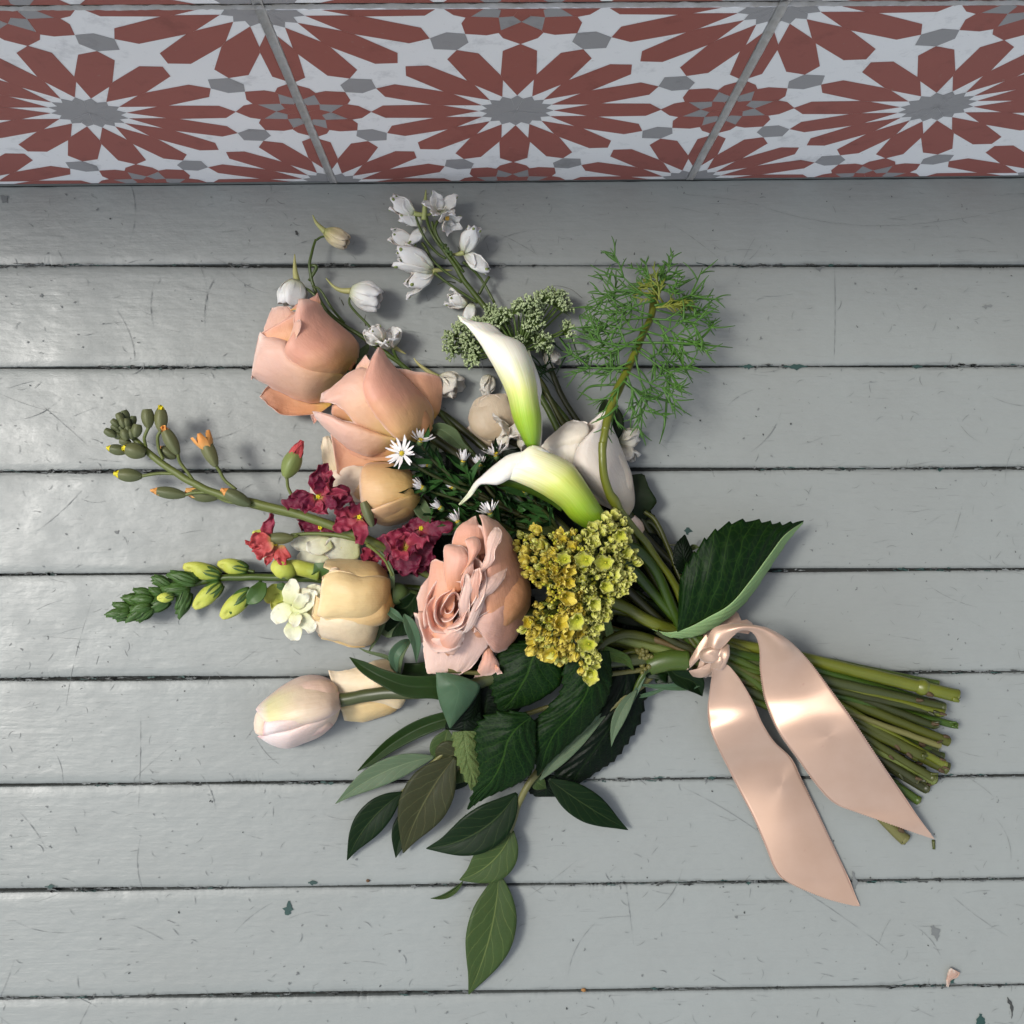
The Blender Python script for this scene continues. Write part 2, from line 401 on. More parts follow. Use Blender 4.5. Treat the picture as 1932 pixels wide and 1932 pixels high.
for i in range(2200):
    x = rnd.uniform(-.34, .34); y = rnd.uniform(-.32, ytop)
    q = rnd.random()
    if q < .50: sliver(mb, x, y, rnd.uniform(0, 3.14), rnd.uniform(.0015, .006), rnd.uniform(.00012, .00032), rnd.uniform(-.2, .2), rnd.choice((0, 1, 1)))
    elif q < .58: sliver(mb, x, y, rnd.gauss(0, .25), rnd.uniform(.006, .02), rnd.uniform(.00010, .0002), rnd.uniform(-.05, .05), 1, n=8, rag=.8)
    elif q < .62: sliver(mb, x, y, rnd.uniform(0, 3.14), rnd.uniform(.012, .04), rnd.uniform(.00014, .00026), rnd.uniform(-.12, .12), 1, n=14, rag=.9)
    elif q < .95: sliver(mb, x, y, rnd.uniform(0, 3.14), rnd.uniform(.0005, .0016), rnd.uniform(.0003, .0009), 0, rnd.choice((0, 0, 1, 2)), n=4, rag=.6)
    else: sliver(mb, x, y, rnd.uniform(0, 3.14), rnd.uniform(.001, .0024), rnd.uniform(.0005, .0012), .2, 0, n=5, rag=.8)
# broken paint along the joints
for k, y in enumerate(gy[1:12]):
    for i in range(230):
        x = rnd.uniform(-.34, .34)
        if noise.noise(Vector((x*14, k*9.1, 0))) < -.05: continue
        sliver(mb, x, y+rnd.uniform(-1, 1)*.0010, rnd.gauss(0, .12), rnd.uniform(.001, .007), rnd.uniform(.0003, .0010), 0, rnd.choice((2, 2, 3, 0, 4)), n=6, rag=.9, z=0.00042)
# individual marks seen in the photograph
def mark(px, py, ang, ln, wd, mi=2, bend=0, n=7, rag=.5):
    p = P(px, py); sliver(mb, p.x, p.y, ang, ln, wd, bend, mi, n=n, rag=rag, z=.00046)
mark(545, 1713, 1.45, .0078, .0050, 3, .05, 7, .5); mark(1297, 1002, 1.5, .0042, .0036, 3, .0, 6, .5); mark(1850, 1928, 1.4, .009, .0045, 3, .1, 8, .5)
mark(1500, 692, 0.0, .014, .0024, 3, 0, 9, .9); mark(1407, 692, 0.0, .009, .0020, 3, 0, 9, .9); mark(1730, 692, 0, .006, .002, 3)
mark(1612, 1660, 1.7, .010, .0024, 0, .05); mark(1765, 1760, 1.9, .009, .0036, 0, .1, 8, .7); mark(1796, 1850, 1.2, .003, .0025, 3)
mark(1908, 1900, 1.75, .012, .0022, 2, .1, 8, .8); mark(10, 375, 2.3, .006, .004, 0, .1, 6, .8); mark(1862, 578, 0.1, .006, .003, 1, 0, 6, .8)
mark(1575, 590, 1.55, .055, .00022, 0, .01, 20, .8); mark(265, 1440, 1.55, .05, .0002, 0, .01, 16, .8); mark(1250, 530, .3, .004, .003, 1)
mark(560, 440, 2.0, .003, .0016, 2); mark(262, 700, .7, .008, .0004, 0, .1); mark(318, 850, 1.5, .006, .0008, 0); mark(1545, 508, .2, .004, .0026, 0, .2, 6, .8)
mark(97, 1672, 0, .007, .0022, 3, 0, 9, .9); mark(590, 1665, 0, .005, .002, 3)
for (x0, y0, x1, y1) in ((560, 560, 520, 640), (1790, 1690, 1900, 1770), (1290, 1480, 1455, 1580), (1490, 1660, 1690, 1800), (170, 1130, 120, 1330), (40, 1530, 90, 1600),
                         (750, 1000, 690, 1060), (1180, 1660, 1195, 1780), (330, 1400, 250, 1470)):
    a, b = P(x0, y0), P(x1, y1); d = b-a
    sliver(mb, (a.x+b.x)/2, (a.y+b.y)/2, math.atan2(d.y, d.x), d.length, .00016, rnd.uniform(-.05, .05), 1, n=18, rag=.9)
# long wandering hairline crack near the riser, right
pts = [(1290, 366), (1400, 380), (1500, 408), (1600, 424), (1700, 425), (1800, 414), (1932, 392)]
for i in range(60):
    a = cr(pts, i/60); b = cr(pts, (i+1)/60)
    pa, pb = P(a[0], a[1]+rnd.uniform(-1, 1)), P(b[0], b[1]+rnd.uniform(-1, 1)); d = pb-pa
    if rnd.random() < .85: sliver(mb, (pa.x+pb.x)/2, (pa.y+pb.y)/2, math.atan2(d.y, d.x), d.length*1.1, .00013, 0, 0, n=2)
o = mb.build('paint_scuffs', [M_scr, M_scr2, M_scr3, M_old, M_chipedge], None, smooth=False)
tag(o, 'dark scratches, specks and chips in the grey floor paint', None, None, 'stuff')

# ================================================================== tiled riser
def tile_mats():
    out = []
    for nm, c, c2 in (('tile_white', (0.88, 0.87, 0.85), (0.80, 0.79, 0.76)), ('tile_red', (0.345, 0.108, 0.084), (0.285, 0.088, 0.070)), ('tile_grey', (0.335, 0.325, 0.32), (0.29, 0.28, 0.275))):
        m, N, L, B = new_mat(nm)
        geo = N.new('ShaderNodeNewGeometry').outputs['Position']
        a = noise_n(N, L, 14, 5, geo, 0.6); b = noise_n(N, L, 420, 3, geo); st = noise_n(N, L, 60, 6, geo, 0.7)
        col = mixc(N, L, c, c2, a)
        rs = ramp(N, [(0.56, (0, 0, 0)), (0.70, (1, 1, 1))]); L.new(st, rs.inputs[0])
        col = mixc(N, L, col, tuple(x*0.55 for x in c), math_n(N, L, 'MULTIPLY', rs.outputs[0], 0.5))
        rb = ramp(N, [(0.70, (0, 0, 0)), (0.75, (1, 1, 1))]); L.new(b, rb.inputs[0])
        col = mixc(N, L, col, (0.3, 0.24, 0.2), math_n(N, L, 'MULTIPLY', rb.outputs[0], 0.35))
        L.new(col, B.inputs['Base Color']); B.inputs['Roughness'].default_value = 0.5
        B.inputs['Specular IOR Level'].default_value = 0.35
        bump(N, L, B, math_n(N, L, 'ADD', a, math_n(N, L, 'MULTIPLY', b, 0.3)), 0.12, 0.0005)
        out.append(m)
    return out
M_tile = tile_mats()
M_grout = plain('sanded_grout', (0.40, 0.38, 0.34), 0.9, 0.5, 600, bstr=0.9, col2=(0.52, 0.51, 0.49))
def pol(r, a, c=(0, 0)): return (c[0]+r*math.cos(R(a)), c[1]+r*math.sin(R(a)))
POLYS = []       # (material, convex polygon) in tile units, centred on a big star's tile
def clipp(poly, e=0.4925):
    for ax, sg in ((0, 1), (0, -1), (1, 1), (1, -1)):
        out = []
        for i in range(len(poly)):
            a, b = poly[i-1], poly[i]
            da, db = e-sg*a[ax], e-sg*b[ax]
            if da >= 0: 
                if not out or out[-1] != a: out.append(a)
                if db < 0: t = da/(da-db); out.append((a[0]+(b[0]-a[0])*t, a[1]+(b[1]-a[1])*t))
            elif db >= 0: t = da/(da-db); out.append((a[0]+(b[0]-a[0])*t, a[1]+(b[1]-a[1])*t))
        poly = out
        if len(poly) < 3: return None
    return poly
for c in ((0, 0), (.5, .5), (-.5, .5), (.5, -.5), (-.5, -.5)):
    for k in range(16):
        a = k*22.5
        POLYS.append((1, [pol(.088, a, c), pol(.174, a-11.25, c), pol(.200, a-11.25, c), pol(.313, a-6.6, c), pol(.3425, a, c), pol(.313, a+6.6, c), pol(.200, a+11.25, c), pol(.174, a+11.25, c)]))
        POLYS.append((2, [c, pol(.070, a-11.25, c), pol(.088, a, c), pol(.070, a+11.25, c)]))
for c in ((.5, 0), (-.5, 0), (0, .5), (0, -.5)):
    for k in range(8):
        a = k*45
        POLYS.append((1, [pol(.064, a, c), pol(.107, a-22.5, c), pol(.118, a-22.5, c), pol(.137, a-15, c), pol(.159, a, c), pol(.137, a+15, c), pol(.118, a+22.5, c), pol(.107, a+22.5, c)]))
        POLYS.append((2, [pol(.044, a+22.5, c), pol(.064, a, c), pol(.107, a+22.5, c), pol(.064, a+45, c)]))
        POLYS.append((1, [c, pol(.044, a-22.5, c), pol(.064, a, c), pol(.044, a+22.5, c)]))
hexa = [(.3875, .1125), (.350, .106), (.3165, .131), (.322, .178), (.369, .1835), (.394, .150)]
for sx in (1, -1):
    for sy in (1, -1):
        for sw in (0, 1):
            q = [((y, x) if sw else (x, y)) for x, y in hexa]; POLYS.append((2, [(sx*x, sy*y) for x, y in q]))
TS = 0.2005; GR = 0.0030
def tile_mesh(seed):
    rr = random.Random(seed); mbt = MB(); h = .4925; bz = .006
    o, i_ = h, h-.005
    ring = lambda e, z: [(-e, -e, z), (e, -e, z), (e, e, z), (-e, e, z)]
    v = ring(o, -.04) + ring(o, -.004) + ring(i_, 0)
    f = [(8, 9, 10, 11)] + [(a+k, a+(k+1) % 4, a+4+(k+1) % 4, a+4+k) for a in (0, 4) for k in range(4)]
    mbt.add([(x*TS, y*TS, z*TS) for x, y, z in v], f, None, 0)
    for mi, poly in POLYS:
        area = sum(poly[i-1][0]*poly[i][1]-poly[i][0]*poly[i-1][1] for i in range(len(poly)))
        if area < 0: poly = poly[::-1]
        q = clipp(poly, .4885)
        if not q or len(q) < 3: continue
        q = [(x+rr.uniform(-1, 1)*.0006, y+rr.uniform(-1, 1)*.0006) for x, y in q]
        # fan from centroid keeps slightly concave petals valid
        cx = sum(p[0] for p in q)/len(q); cy = sum(p[1] for p in q)/len(q)
        vs = [(cx, cy)]+q
        mbt.add([(x*TS, y*TS, .00012) for x, y in vs], [(0, 1+k, 1+(k+1) % len(q)) for k in range(len(q))], None, mi)
    return mbt
riser = empty('tiled_wall', (0, 0, 0), 'low wall faced with red, white and grey star-patterned cement tiles', 'wall')
a, b = P(0, 351), P(1932, 333.5)
wd = (b-a).normalized(); wn = Vector((wd.y, -wd.x, 0))          # face normal, towards the camera side
g1, g2 = P(630, 346), P(1300, 338)
t1 = (g1-a).dot(wd); t2 = (g2-a).dot(wd); tp = t2-t1
W4 = Matrix(((wd.x, 0, wn.x, 0), (wd.y, 0, wn.y, 0), (0, 1, 0, 0), (0, 0, 0, 1)))
print('tile pitch', tp)
meshes = []
for row in range(2):
    for col in range(-4, 6):
        mbt = tile_mesh(row*10+col)
        ctr = a + wd*(t1 + (col+.5)*tp) + Vector((0, 0, .002 + TS*(row+.5) - .0010)) + wn*random.uniform(0, .0006)
        sc = (tp/TS)
        vs = [W4 @ Vector((x*sc, y, z)) + ctr for x, y, z in [tuple(q) for q in mbt.v]]
        mesh('tile', vs, mbt.f, M_tile, riser, midx=mbt.mi, smooth=False)
# grout: slightly ragged recessed bed
def wallp(t, h, d): return a + wd*t + Vector((0, 0, h)) + wn*d
gv, gf, guv = [], [], []
nx, ny = 700, 6
mbg = MB()
def groutstrip(t0, t1_, h0, h1, nseg, vertical):
    for lane in range(1):
        v = []
        m = 7
        for i in range(nseg+1):
            s = i/nseg
            for j in range(m):
                q = j/(m-1)
                if vertical: t, h = t0+(t1_-t0)*q, h0+(h1-h0)*s
                else: t, h = t0+(t1_-t0)*s, h0+(h1-h0)*q
                p = wallp(t, h, 0)
                d = -.0009*math.sin(math.pi*q) + .0004*noise.noise(p*700) + .0004*noise.noise(p*200) + .0006
                v.append(wallp(t, h, d))
        f = [(i*m+j, i*m+j+1, (i+1)*m+j+1, (i+1)*m+j) for i in range(nseg) for j in range(m-1)]
        mbg.add(v, f)
for col in range(-4, 7):
    t = t1+col*tp; groutstrip(t-.0020, t+.0020, 0.0, TS*2, 320, True)
for row in (1, 2):
    h = .001+TS*row; groutstrip(t1-4*tp, t1+6*tp, h-.0018, h+.0018, 1200, False)
mbg.build('grout', M_grout, riser)
# wall core behind the tiles
v = [wallp(t, h, d) for t in (t1-4*tp, t1+6*tp) for h in (-.006, TS*2+.002) for d in (-.0012, -.12)]
mesh('wall_core', v, [(0, 1, 3, 2), (4, 6, 7, 5), (0, 2, 6, 4), (1, 5, 7, 3), (2, 3, 7, 6), (0, 4, 5, 1)], M_grout, riser, smooth=False)

# dark hairline joint where the wall meets the floor
jv = []
for i in range(241):
    t = t1-1.3*tp+(3.6*tp)*i/240; j = .0005*noise.noise(Vector((t*60, 0, 0)))
    jv += [wallp(t, .0009, .0004), wallp(t, .0009, .0009+2*abs(j)*(noise.noise(Vector((t*25,4,0)))+.4))]
mesh('wall_foot_joint', jv, [(2*i, 2*i+1, 2*i+3, 2*i+2) for i in range(240)], M_gap, riser, smooth=False)
# ================================================================== flower building blocks
ZA = Zoom(700, 800, 700); ZC = Zoom(800, 1150, 550); ZD = Zoom(750, 1550, 550, 1518); ZE = Zoom(1150, 1450, 800)
ZG = Zoom(1200, 850, 1000); ZS = Zoom(300, 1150, 800); ZL = Zoom(700, 1900, 1200); ZR = Zoom(1900, 1500, 1000, 1610)
ZT = Zoom(1100, 500, 600); ZK = Zoom(1750, 1250, 500, 1073); ZF = Zoom(1150, 1300, 600)
def frame(Zf, u, v, z, ang, elev=0, roll=0):
    """local +X is the flower's axis; ang in the picture (0 right, 90 up), elev above the floor"""
    p = P(*Zf(u, v), z)
    rot = Matrix.Rotation(R(ang)-ROLL, 4, 'Z') @ Matrix.Rotation(-R(elev), 4, 'Y') @ Matrix.Rotation(R(roll), 4, 'X')
    return Matrix.Translation(p) @ rot
def lpetal(ln, wd, base=0.25, wide=0.6, tip=0.35, cup=0.2, arch=0.3, ruf=0.3, seed=0, nu=8, nv=7, notch=0):
    """small petal in mm: along +X, across Y, facing +Z; arch>0 bends the tip towards +Z"""
    sv = Vector((seed*1.3, seed*.7, seed*2.1))
    prof = [(base,), (base+(1-base)*.55,), (1.0,), (0.93,), (tip,)]
    def fn(s, t):
        w_ = wd*0.5*cr(prof, s**(0.75/wide*0.6))[0]; y = (2*t-1)
        x = ln*(s - (0.10+notch*(1-abs(y))**3)*(s**3)*(abs(y)**2 if not notch else 1)*1.0)
        z = arch*ln*s*s + cup*wd*(y*y)*s*0.9
        p = Vector((x, w_*y, z)); q = p*0.25+sv
        p += Vector((noise.noise(q), noise.noise(q+Vector((5, 1, 2))), noise.noise(q*1.6+Vector((2, 7, 1)))*1.5))*ruf*(0.15+s)*(0.3+abs(y))
        return p
    return grid(nu, nv, fn)
def put(mb, geo, M_, mi=0, sc=0.001):
    v, f, uv = geo; mb.add([M_ @ (Vector(p)*sc) for p in v], f, uv, mi)
def ellipsoid(a, b, c, nu=8, nv=10, off=0):
    def fn(s, t):
        th = math.pi*s; ph = 2*math.pi*t
        return Vector((-a*math.cos(th)+off, b*math.sin(th)*math.cos(ph), c*math.sin(th)*math.sin(ph)))
    return grid(nu, nv, fn)
def body(Zf, pts, rads, mat, parent, name='flower_heart'):
    pw = [P(*Zf(a, b), z) for a, b, z in pts]
    v, f, uv = tube_geo(pw, rads, 18, 6); return mesh(name, v, f, mat, parent, uvs=uv)
def leaf_geo(Zf, spine, widths, fold=0.18, serr=0, teeth=0, wavy=0.5, nu=40, nv=12, seed=0, asym=(1, 1), droop=0.0, pillow=0, twist=None, nerves=8):
    """spine: (u,v,z mm) base->tip; widths: half widths in mm along the spine"""
    sp = [tuple(P(*Zf(a, b), z)) for a, b, z in spine]
    wl = [(w_,) for w_ in widths]; sv = Vector((seed*2.2, seed*1.1, seed))
    tw = [(t_,) for t_ in (twist or (0, 0))]
    def fn(s, t):
        p = Vector(cr(sp, s)); d = Vector(cr(sp, min(s+.02, 1)))-Vector(cr(sp, max(s-.02, 0))); d.normalize()
        side = Vector((0, 0, 1)).cross(d).normalized(); up = d.cross(side)
        a = R(cr(tw, s)[0]); side, up = side*math.cos(a)+up*math.sin(a), up*math.cos(a)-side*math.sin(a)
        y = 2*t-1; w_ = max(cr(wl, s)[0], 0.0)/1000*(asym[0] if y < 0 else asym[1])
        if serr and abs(y) > .86:
            ph = (s*teeth) % 1.0; w_ *= 1 + serr*(ph**1.3-.45)*min(1, 4*s)*(abs(y)-.86)/.14
        q = p + side*y*w_ + up*(fold*w_*abs(y) - droop*w_*y*y)
        if pillow:
            ph = (s*nerves - abs(y)*nerves*.30) % 1.0
            q += up*pillow/1000*math.sin(math.pi*ph)*min(1, abs(y)*4)*(1-abs(y)**4)
        n_ = noise.noise(q*45+sv)+.5*noise.noise(q*120+sv)
        q += up*n_*wavy/1000*(.3+abs(y))
        return q
    return grid(nu, nv, fn)
def leaf(Zf, spine, widths, mat, parent, thick=0.25, name='leaf', label=None, **k):
    v, f, uv = leaf_geo(Zf, spine, widths, **k)
    o = mesh(name, v, f, mat, parent, uvs=uv, thick=thick)
    if label: o['label'] = label
    return o
# ------------------------------------------------------------------ binding point and cut ends of the bunch
ENDS = [(1490, 892, 17, 3.1), (1430, 950, 12, 2.5), (1490, 1035, 9, 1.5), (1385, 1035, 12, 2.0), (1450, 1112, 12, 2.3), (1372, 1082, 6, 1.7),
        (1445, 1238, 8, 2.8), (1385, 1292, 9, 2.8), (1350, 1335, 5, 2.5), (1310, 1392, 4, 2.2), (1405, 1000, 5, 2.0), (1418, 940, 4, 2.0),
        (1245, 1578, 4, 3.0), (1400, 835, 8, 1.6), (1330, 1180, 14, 2.4), (1395, 1150, 4, 1.8), (1300, 1295, 12, 2.0), (1420, 1185, 5, 2.4), (1335, 1250, 6, 2.0), (1425, 975, 15, 1.8)]
def bind(i):
    """slot of stem i where the ribbon holds the bunch"""
    r = 0 if i == 0 else (4.3 if i < 7 else 8.3); a = i*60 if i < 7 else (i-7)*30+15
    return (300+12*math.cos(R(a*2)), 688 + r*math.cos(R(a))*8.4, 13 + r*math.sin(R(a)))
# ends ordered so that the stems lie side by side instead of crossing
SL = {0: 14, 13: 13, 1: 1, 2: 19, 3: 3}
STEMV = None
def stem(parent, Zf, pts, end, mat, r0=None, slot=None, name='stem', cutmat=None, nodes=()):
    e = ENDS[end]; b = bind(slot if slot is not None else end)
    r1 = e[3]*1.18; r0 = r0 or r1
    W = [Vector(P(*Zf(a, b_), z)) for a, b_, z in pts]
    W += [P(*ZR(b[0], b[1]), b[2])]
    ex, ey = e[0], e[1]
    W += [P(*ZR(b[0]+(ex-b[0])*.45, b[1]+(ey-b[1])*.42), b[2]*.6+e[2]*.4+1.5), P(*ZR(b[0]+(ex-b[0])*.93, b[1]+(ey-b[1])*.93), max(e[2], r1+.2)), P(*ZR(ex, ey), max(e[2], r1+.2))]
    n = len(W); rr = [r0+(r1-r0)*i/(n-1) for i in range(n)]
    v, f, uv = tube_geo(W, rr, 12, 10, cap=False)
    # slight unevenness along the stem
    v2 = []
    for p in v: v2.append(p + Vector((noise.noise(p*120), noise.noise(p*120+Vector((3, 3, 3))), noise.noise(p*90)))*0.00035)
    # the half beyond the ribbon is duller, browner stem: drawn by the stem material's own wear
    o = mesh(name, v2, f, mat, parent, uvs=uv)
    rs = random.Random(end*7+3)
    for q in range(rs.choice((1, 2, 2, 3))):          # leaf scars and stubs
        t = rs.uniform(.80, .97); p = Vector(cr([tuple(z_) for z_ in W], t)); q2 = Vector(cr([tuple(z_) for z_ in W], t+.012)); dd = (q2-p).normalized()
        sd = Vector((0, 0, 1)).cross(dd)*rs.uniform(-1, 1)+Vector((0, 0, rs.uniform(.2, 1))); sd.normalize()
        b0 = p+sd*r1*.8/1000; g_ = tube_geo([b0-dd*.0012, b0+sd*.0006+dd*.0004, b0+sd*rs.uniform(.0008, .0024)+dd*.0022], [r1*.45, r1*.42, r1*.2], 7, 3)
        mesh('stub', g_[0], g_[1], rs.choice((M_scar, M_scar, mat)), o, uvs=g_[2])
    m2 = MB(); ring = v2[-12:]; c = sum(ring, Vector())/12; d = (W[-1]-W[-2]).normalized()
    m2.add([c+(p-c)*1.02 for p in ring] + [c+(p-c)*.86+d*.0004 for p in ring] + [c+(p-c)*.55-d*.0006 for p in ring] + [c-d*.0008],
           [(k, (k+1) % 12, 12+(k+1) % 12, 12+k) for k in range(12)] + [(12+k, 12+(k+1) % 12, 24+(k+1) % 12, 24+k) for k in range(12)] + [(24+k, 24+(k+1) % 12, 36) for k in range(12)])
    m2.build('cut_end', cutmat or M_cut, o, smooth=False)
    for t in nodes:
        p = Vector(cr([tuple(q) for q in W], t)); q = Vector(cr([tuple(q) for q in W], t+.01)); dd = (q-p).normalized()
        g = tube_geo([p-dd*.003, p-dd*.001, p+dd*.001, p+dd*.003], [r1*.95, r1*1.18, r1*1.22, r1*.95], 12, 3, cap=False)
        mesh('stem_node', g[0], g[1], mat, o, uvs=g[2])
    return o
M_stem = plain('rose_stem_green', (0.062, 0.070, 0.007), 0.40, 0.6, 140, col2=(0.040, 0.050, 0.008), lengthwise=True, spec=.4)
M_stem_d = plain('dark_stem_green', (0.030, 0.042, 0.007), 0.42, 0.6, 140, col2=(0.024, 0.018, 0.006), lengthwise=True, spec=.4)
M_stem_y = plain('yellow_green_stem', (0.13, 0.145, 0.012), 0.36, 0.6, 140, col2=(0.07, 0.09, 0.008), lengthwise=True, sss=.05, spec=.45)
M_stem_g = plain('fresh_green_stem', (0.050, 0.078, 0.008), 0.40, 0.4, 140, col2=(0.045, 0.080, 0.010), lengthwise=True, sss=.08)
M_scar = plain('leaf_scar_brown', (0.06, 0.035, 0.012), 0.7, 0.5, 500)
M_cut = plain('cut_stem_face', (0.22, 0.21, 0.05), 0.6, 0.4, 500)
M_green_soft = plain('soft_calyx_green', (0.075, 0.12, 0.035), 0.5, 0.4, 220, sss=.05)
M_sepal = leaf_mat('sepal_green', (0.085, 0.12, 0.055), (0.16, 0.2, 0.11), 0.5, veins=3, net=.1, vstr=.3, bstr=.2)
M_tulipgreen = plain('tulip_stem', (0.050, 0.062, 0.018), 0.4, 0.4, 140, lengthwise=True)
# ================================================================== roses and tulip
PE = dict(rough=.5, sss=.22)
M_peach = petal_mat('peach_rose_petal', [(0.0, (0.66, 0.44, 0.09)), (0.15, (0.74, 0.42, 0.18)), (0.42, (0.76, 0.36, 0.245)), (0.8, (0.80, 0.43, 0.33)), (1.0, (0.84, 0.52, 0.43))], edge=(0.84, 0.58, 0.48), **PE)
M_peach2 = petal_mat('peach_rose_petal_warm', [(0.0, (0.76, 0.46, 0.10)), (0.3, (0.78, 0.38, 0.19)), (1.0, (0.80, 0.41, 0.29))], edge=(0.84, 0.55, 0.44), **PE)
M_pinkrim = petal_mat('peach_rose_pale_side', [(0.0, (0.78, 0.54, 0.15)), (0.25, (0.79, 0.45, 0.26)), (0.6, (0.79, 0.47, 0.36)), (1.0, (0.83, 0.54, 0.45))], edge=(0.87, 0.66, 0.57), **PE)
M_blush = petal_mat('blush_rose_petal', [(0.0, (0.74, 0.34, 0.18)), (0.4, (0.77, 0.38, 0.27)), (1.0, (0.82, 0.52, 0.42))], edge=(0.87, 0.66, 0.56), **PE)
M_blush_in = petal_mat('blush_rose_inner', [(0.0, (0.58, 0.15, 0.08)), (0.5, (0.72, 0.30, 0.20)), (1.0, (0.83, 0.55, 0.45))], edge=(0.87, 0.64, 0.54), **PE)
M_blushrim = petal_mat('blush_rose_pale_rim', [(0.0, (0.80, 0.48, 0.36)), (0.3, (0.82, 0.53, 0.43)), (1.0, (0.85, 0.61, 0.51))], edge=(0.87, 0.67, 0.57), **PE)
M_apricot = petal_mat('apricot_rose_petal', [(0.0, (0.60, 0.38, 0.08)), (0.35, (0.68, 0.43, 0.17)), (0.8, (0.74, 0.47, 0.26)), (1.0, (0.78, 0.58, 0.46))], edge=(0.80, 0.60, 0.48), vein=.4, **PE)
M_cream = petal_mat('cream_rose_petal', [(0.0, (0.72, 0.42, 0.12)), (0.4, (0.80, 0.56, 0.26)), (1.0, (0.83, 0.64, 0.34))], edge=(0.86, 0.71, 0.46), ew=.08, **PE)
M_cream2 = petal_mat('cream_rose_petal_pale', [(0.0, (0.80, 0.60, 0.33)), (1.0, (0.86, 0.72, 0.53))], edge=(0.87, 0.70, 0.48), ew=.07, **PE)
M_palepink = petal_mat('pale_shell_petal', [(0.0, (0.80, 0.62, 0.42)), (1.0, (0.85, 0.70, 0.60))], edge=(0.86, 0.73, 0.62), **PE)
M_white = petal_mat('white_rose_petal', [(0.0, (0.80, 0.66, 0.46)), (0.4, (0.86, 0.75, 0.63)), (1.0, (0.90, 0.83, 0.76))], edge=(0.86, 0.82, 0.76), **PE)
M_white_in = petal_mat('white_rose_inner', [(0.0, (0.82, 0.71, 0.52)), (1.0, (0.90, 0.84, 0.75))], **PE)
M_heart = petal_mat('rose_heart', [(0, (0.60, 0.30, 0.12)), (1, (0.74, 0.36, 0.25))], **PE)
M_tulip = petal_mat('tulip_petal', [(0.0, (0.55, 0.48, 0.22)), (0.10, (0.78, 0.58, 0.42)), (0.5, (0.80, 0.60, 0.52)), (1.0, (0.88, 0.78, 0.76))], edge=(0.80, 0.42, 0.40), ew=.09, rough=.42, sss=.2, vein=.5)
M_tulip_y = petal_mat('tulip_flame', [(0.0, (0.80, 0.58, 0.44)), (0.4, (0.80, 0.64, 0.46)), (0.68, (0.74, 0.70, 0.36)), (0.9, (0.86, 0.80, 0.74)), (1.0, (0.88, 0.82, 0.80))], edge=(0.80, 0.54, 0.52), ew=.30, rough=.42, sss=.2, vein=.5)
M_dimcream = petal_mat('shade_dimmed_cream_petal', [(0, (.50, .38, .24)), (1, (.62, .52, .40))], edge=(.68, .58, .48), **PE)  # cream petal darkened in colour to set the low rose in shade
def petals(root, Zf, spec, **kw):
    for i, (m, rows, opt) in enumerate(spec):
        o = dict(kw); o.update(opt); o.setdefault('seed', i*3+len(rows)); lab = o.pop('label', None)
        q = petal('petal', Zf, rows, m, root, **o)
        if lab: q['label'] = lab
def r2(*rows): return [tuple(r) for r in rows]
# ---------------------------------------------------------------- rose A, top left
root = empty('rose', P(*ZA(940, 790), 22), 'peach rose nearest the tiled wall, lying on its side below the nodding white buds', 'rose', 'garden roses of the bouquet')
body(ZA, [(945, 790, 20), (850, 735, 20), (730, 630, 22), (600, 500, 25), (480, 420, 25), (440, 380, 25)], [3, 8, 10.5, 10, 9, 5], M_heart, root)
petals(root, ZA, [
 (M_peach, r2((905, 835, 18, 965, 765, 18, 4), (800, 868, 23, 992, 690, 12, 15), (620, 854, 29, 988, 600, 11, 22), (500, 782, 34, 905, 500, 13, 20), (392, 668, 38, 790, 400, 19, 16), (470, 500, 40, 705, 325, 24, 10), (472, 378, 40, 668, 270, 28, 7), (505, 235, 38, 600, 238, 33, 2)), dict(lip=2.0, seed=4, label='broad front petal bulging towards the calyx')),
 (M_pinkrim, r2((880, 850, 24, 850, 905, 16, 2), (760, 800, 30, 740, 1035, 8, 10), (600, 780, 32, 600, 1078, 6, 15), (470, 700, 33, 430, 1022, 8, 15), (420, 580, 33, 270, 948, 12, 14), (300, 555, 32, 135, 880, 14, 9), (178, 515, 30, 105, 892, 16, 1)), dict(lip=2.0, seed=9, ruffle=.9)),
 (M_peach2, r2((780, 1040, 5, 770, 1090, 6, 0), (600, 1040, 5, 640, 1166, 12, -2), (430, 1000, 5, 400, 1176, 15, -4), (270, 945, 6, 300, 1125, 15, -3), (188, 1030, 9, 205, 1052, 10, 0)), dict(seed=5)),
 (M_pinkrim, r2((420, 600, 20, 520, 480, 26, 2), (300, 580, 20, 500, 420, 27, 3), (225, 510, 20, 470, 350, 26, 3), (255, 380, 20, 430, 305, 25, 2), (288, 302, 19, 405, 285, 23, 1)), dict(seed=6, ruffle=.9)),
 (M_peach2, r2((330, 660, 28, 540, 560, 33, 4), (235, 585, 28, 520, 450, 33, 4), (185, 522, 28, 528, 335, 33, 2)), dict(seed=8)),
 (M_peach, r2((560, 290, 30, 690, 310, 26, 2), (568, 245, 31, 672, 235, 28, 1), (640, 200, 31, 660, 178, 30, 0)), dict(seed=2)),
 (M_pinkrim, r2((385, 664, 39, 420, 655, 43, 0), (418, 585, 41, 466, 585, 46, 1), (448, 500, 42, 506, 500, 47, 1.5), (464, 430, 42, 520, 432, 46, 1.5), (482, 398, 42, 508, 400, 44, .5)), dict(seed=3, ruffle=.5)),
 (M_peach, r2((430, 330, 24, 560, 320, 30, 3), (460, 300, 25, 540, 295, 29, 2), (500, 270, 27, 540, 250, 29, 0)), dict(seed=12)),
], ruffle=.55)
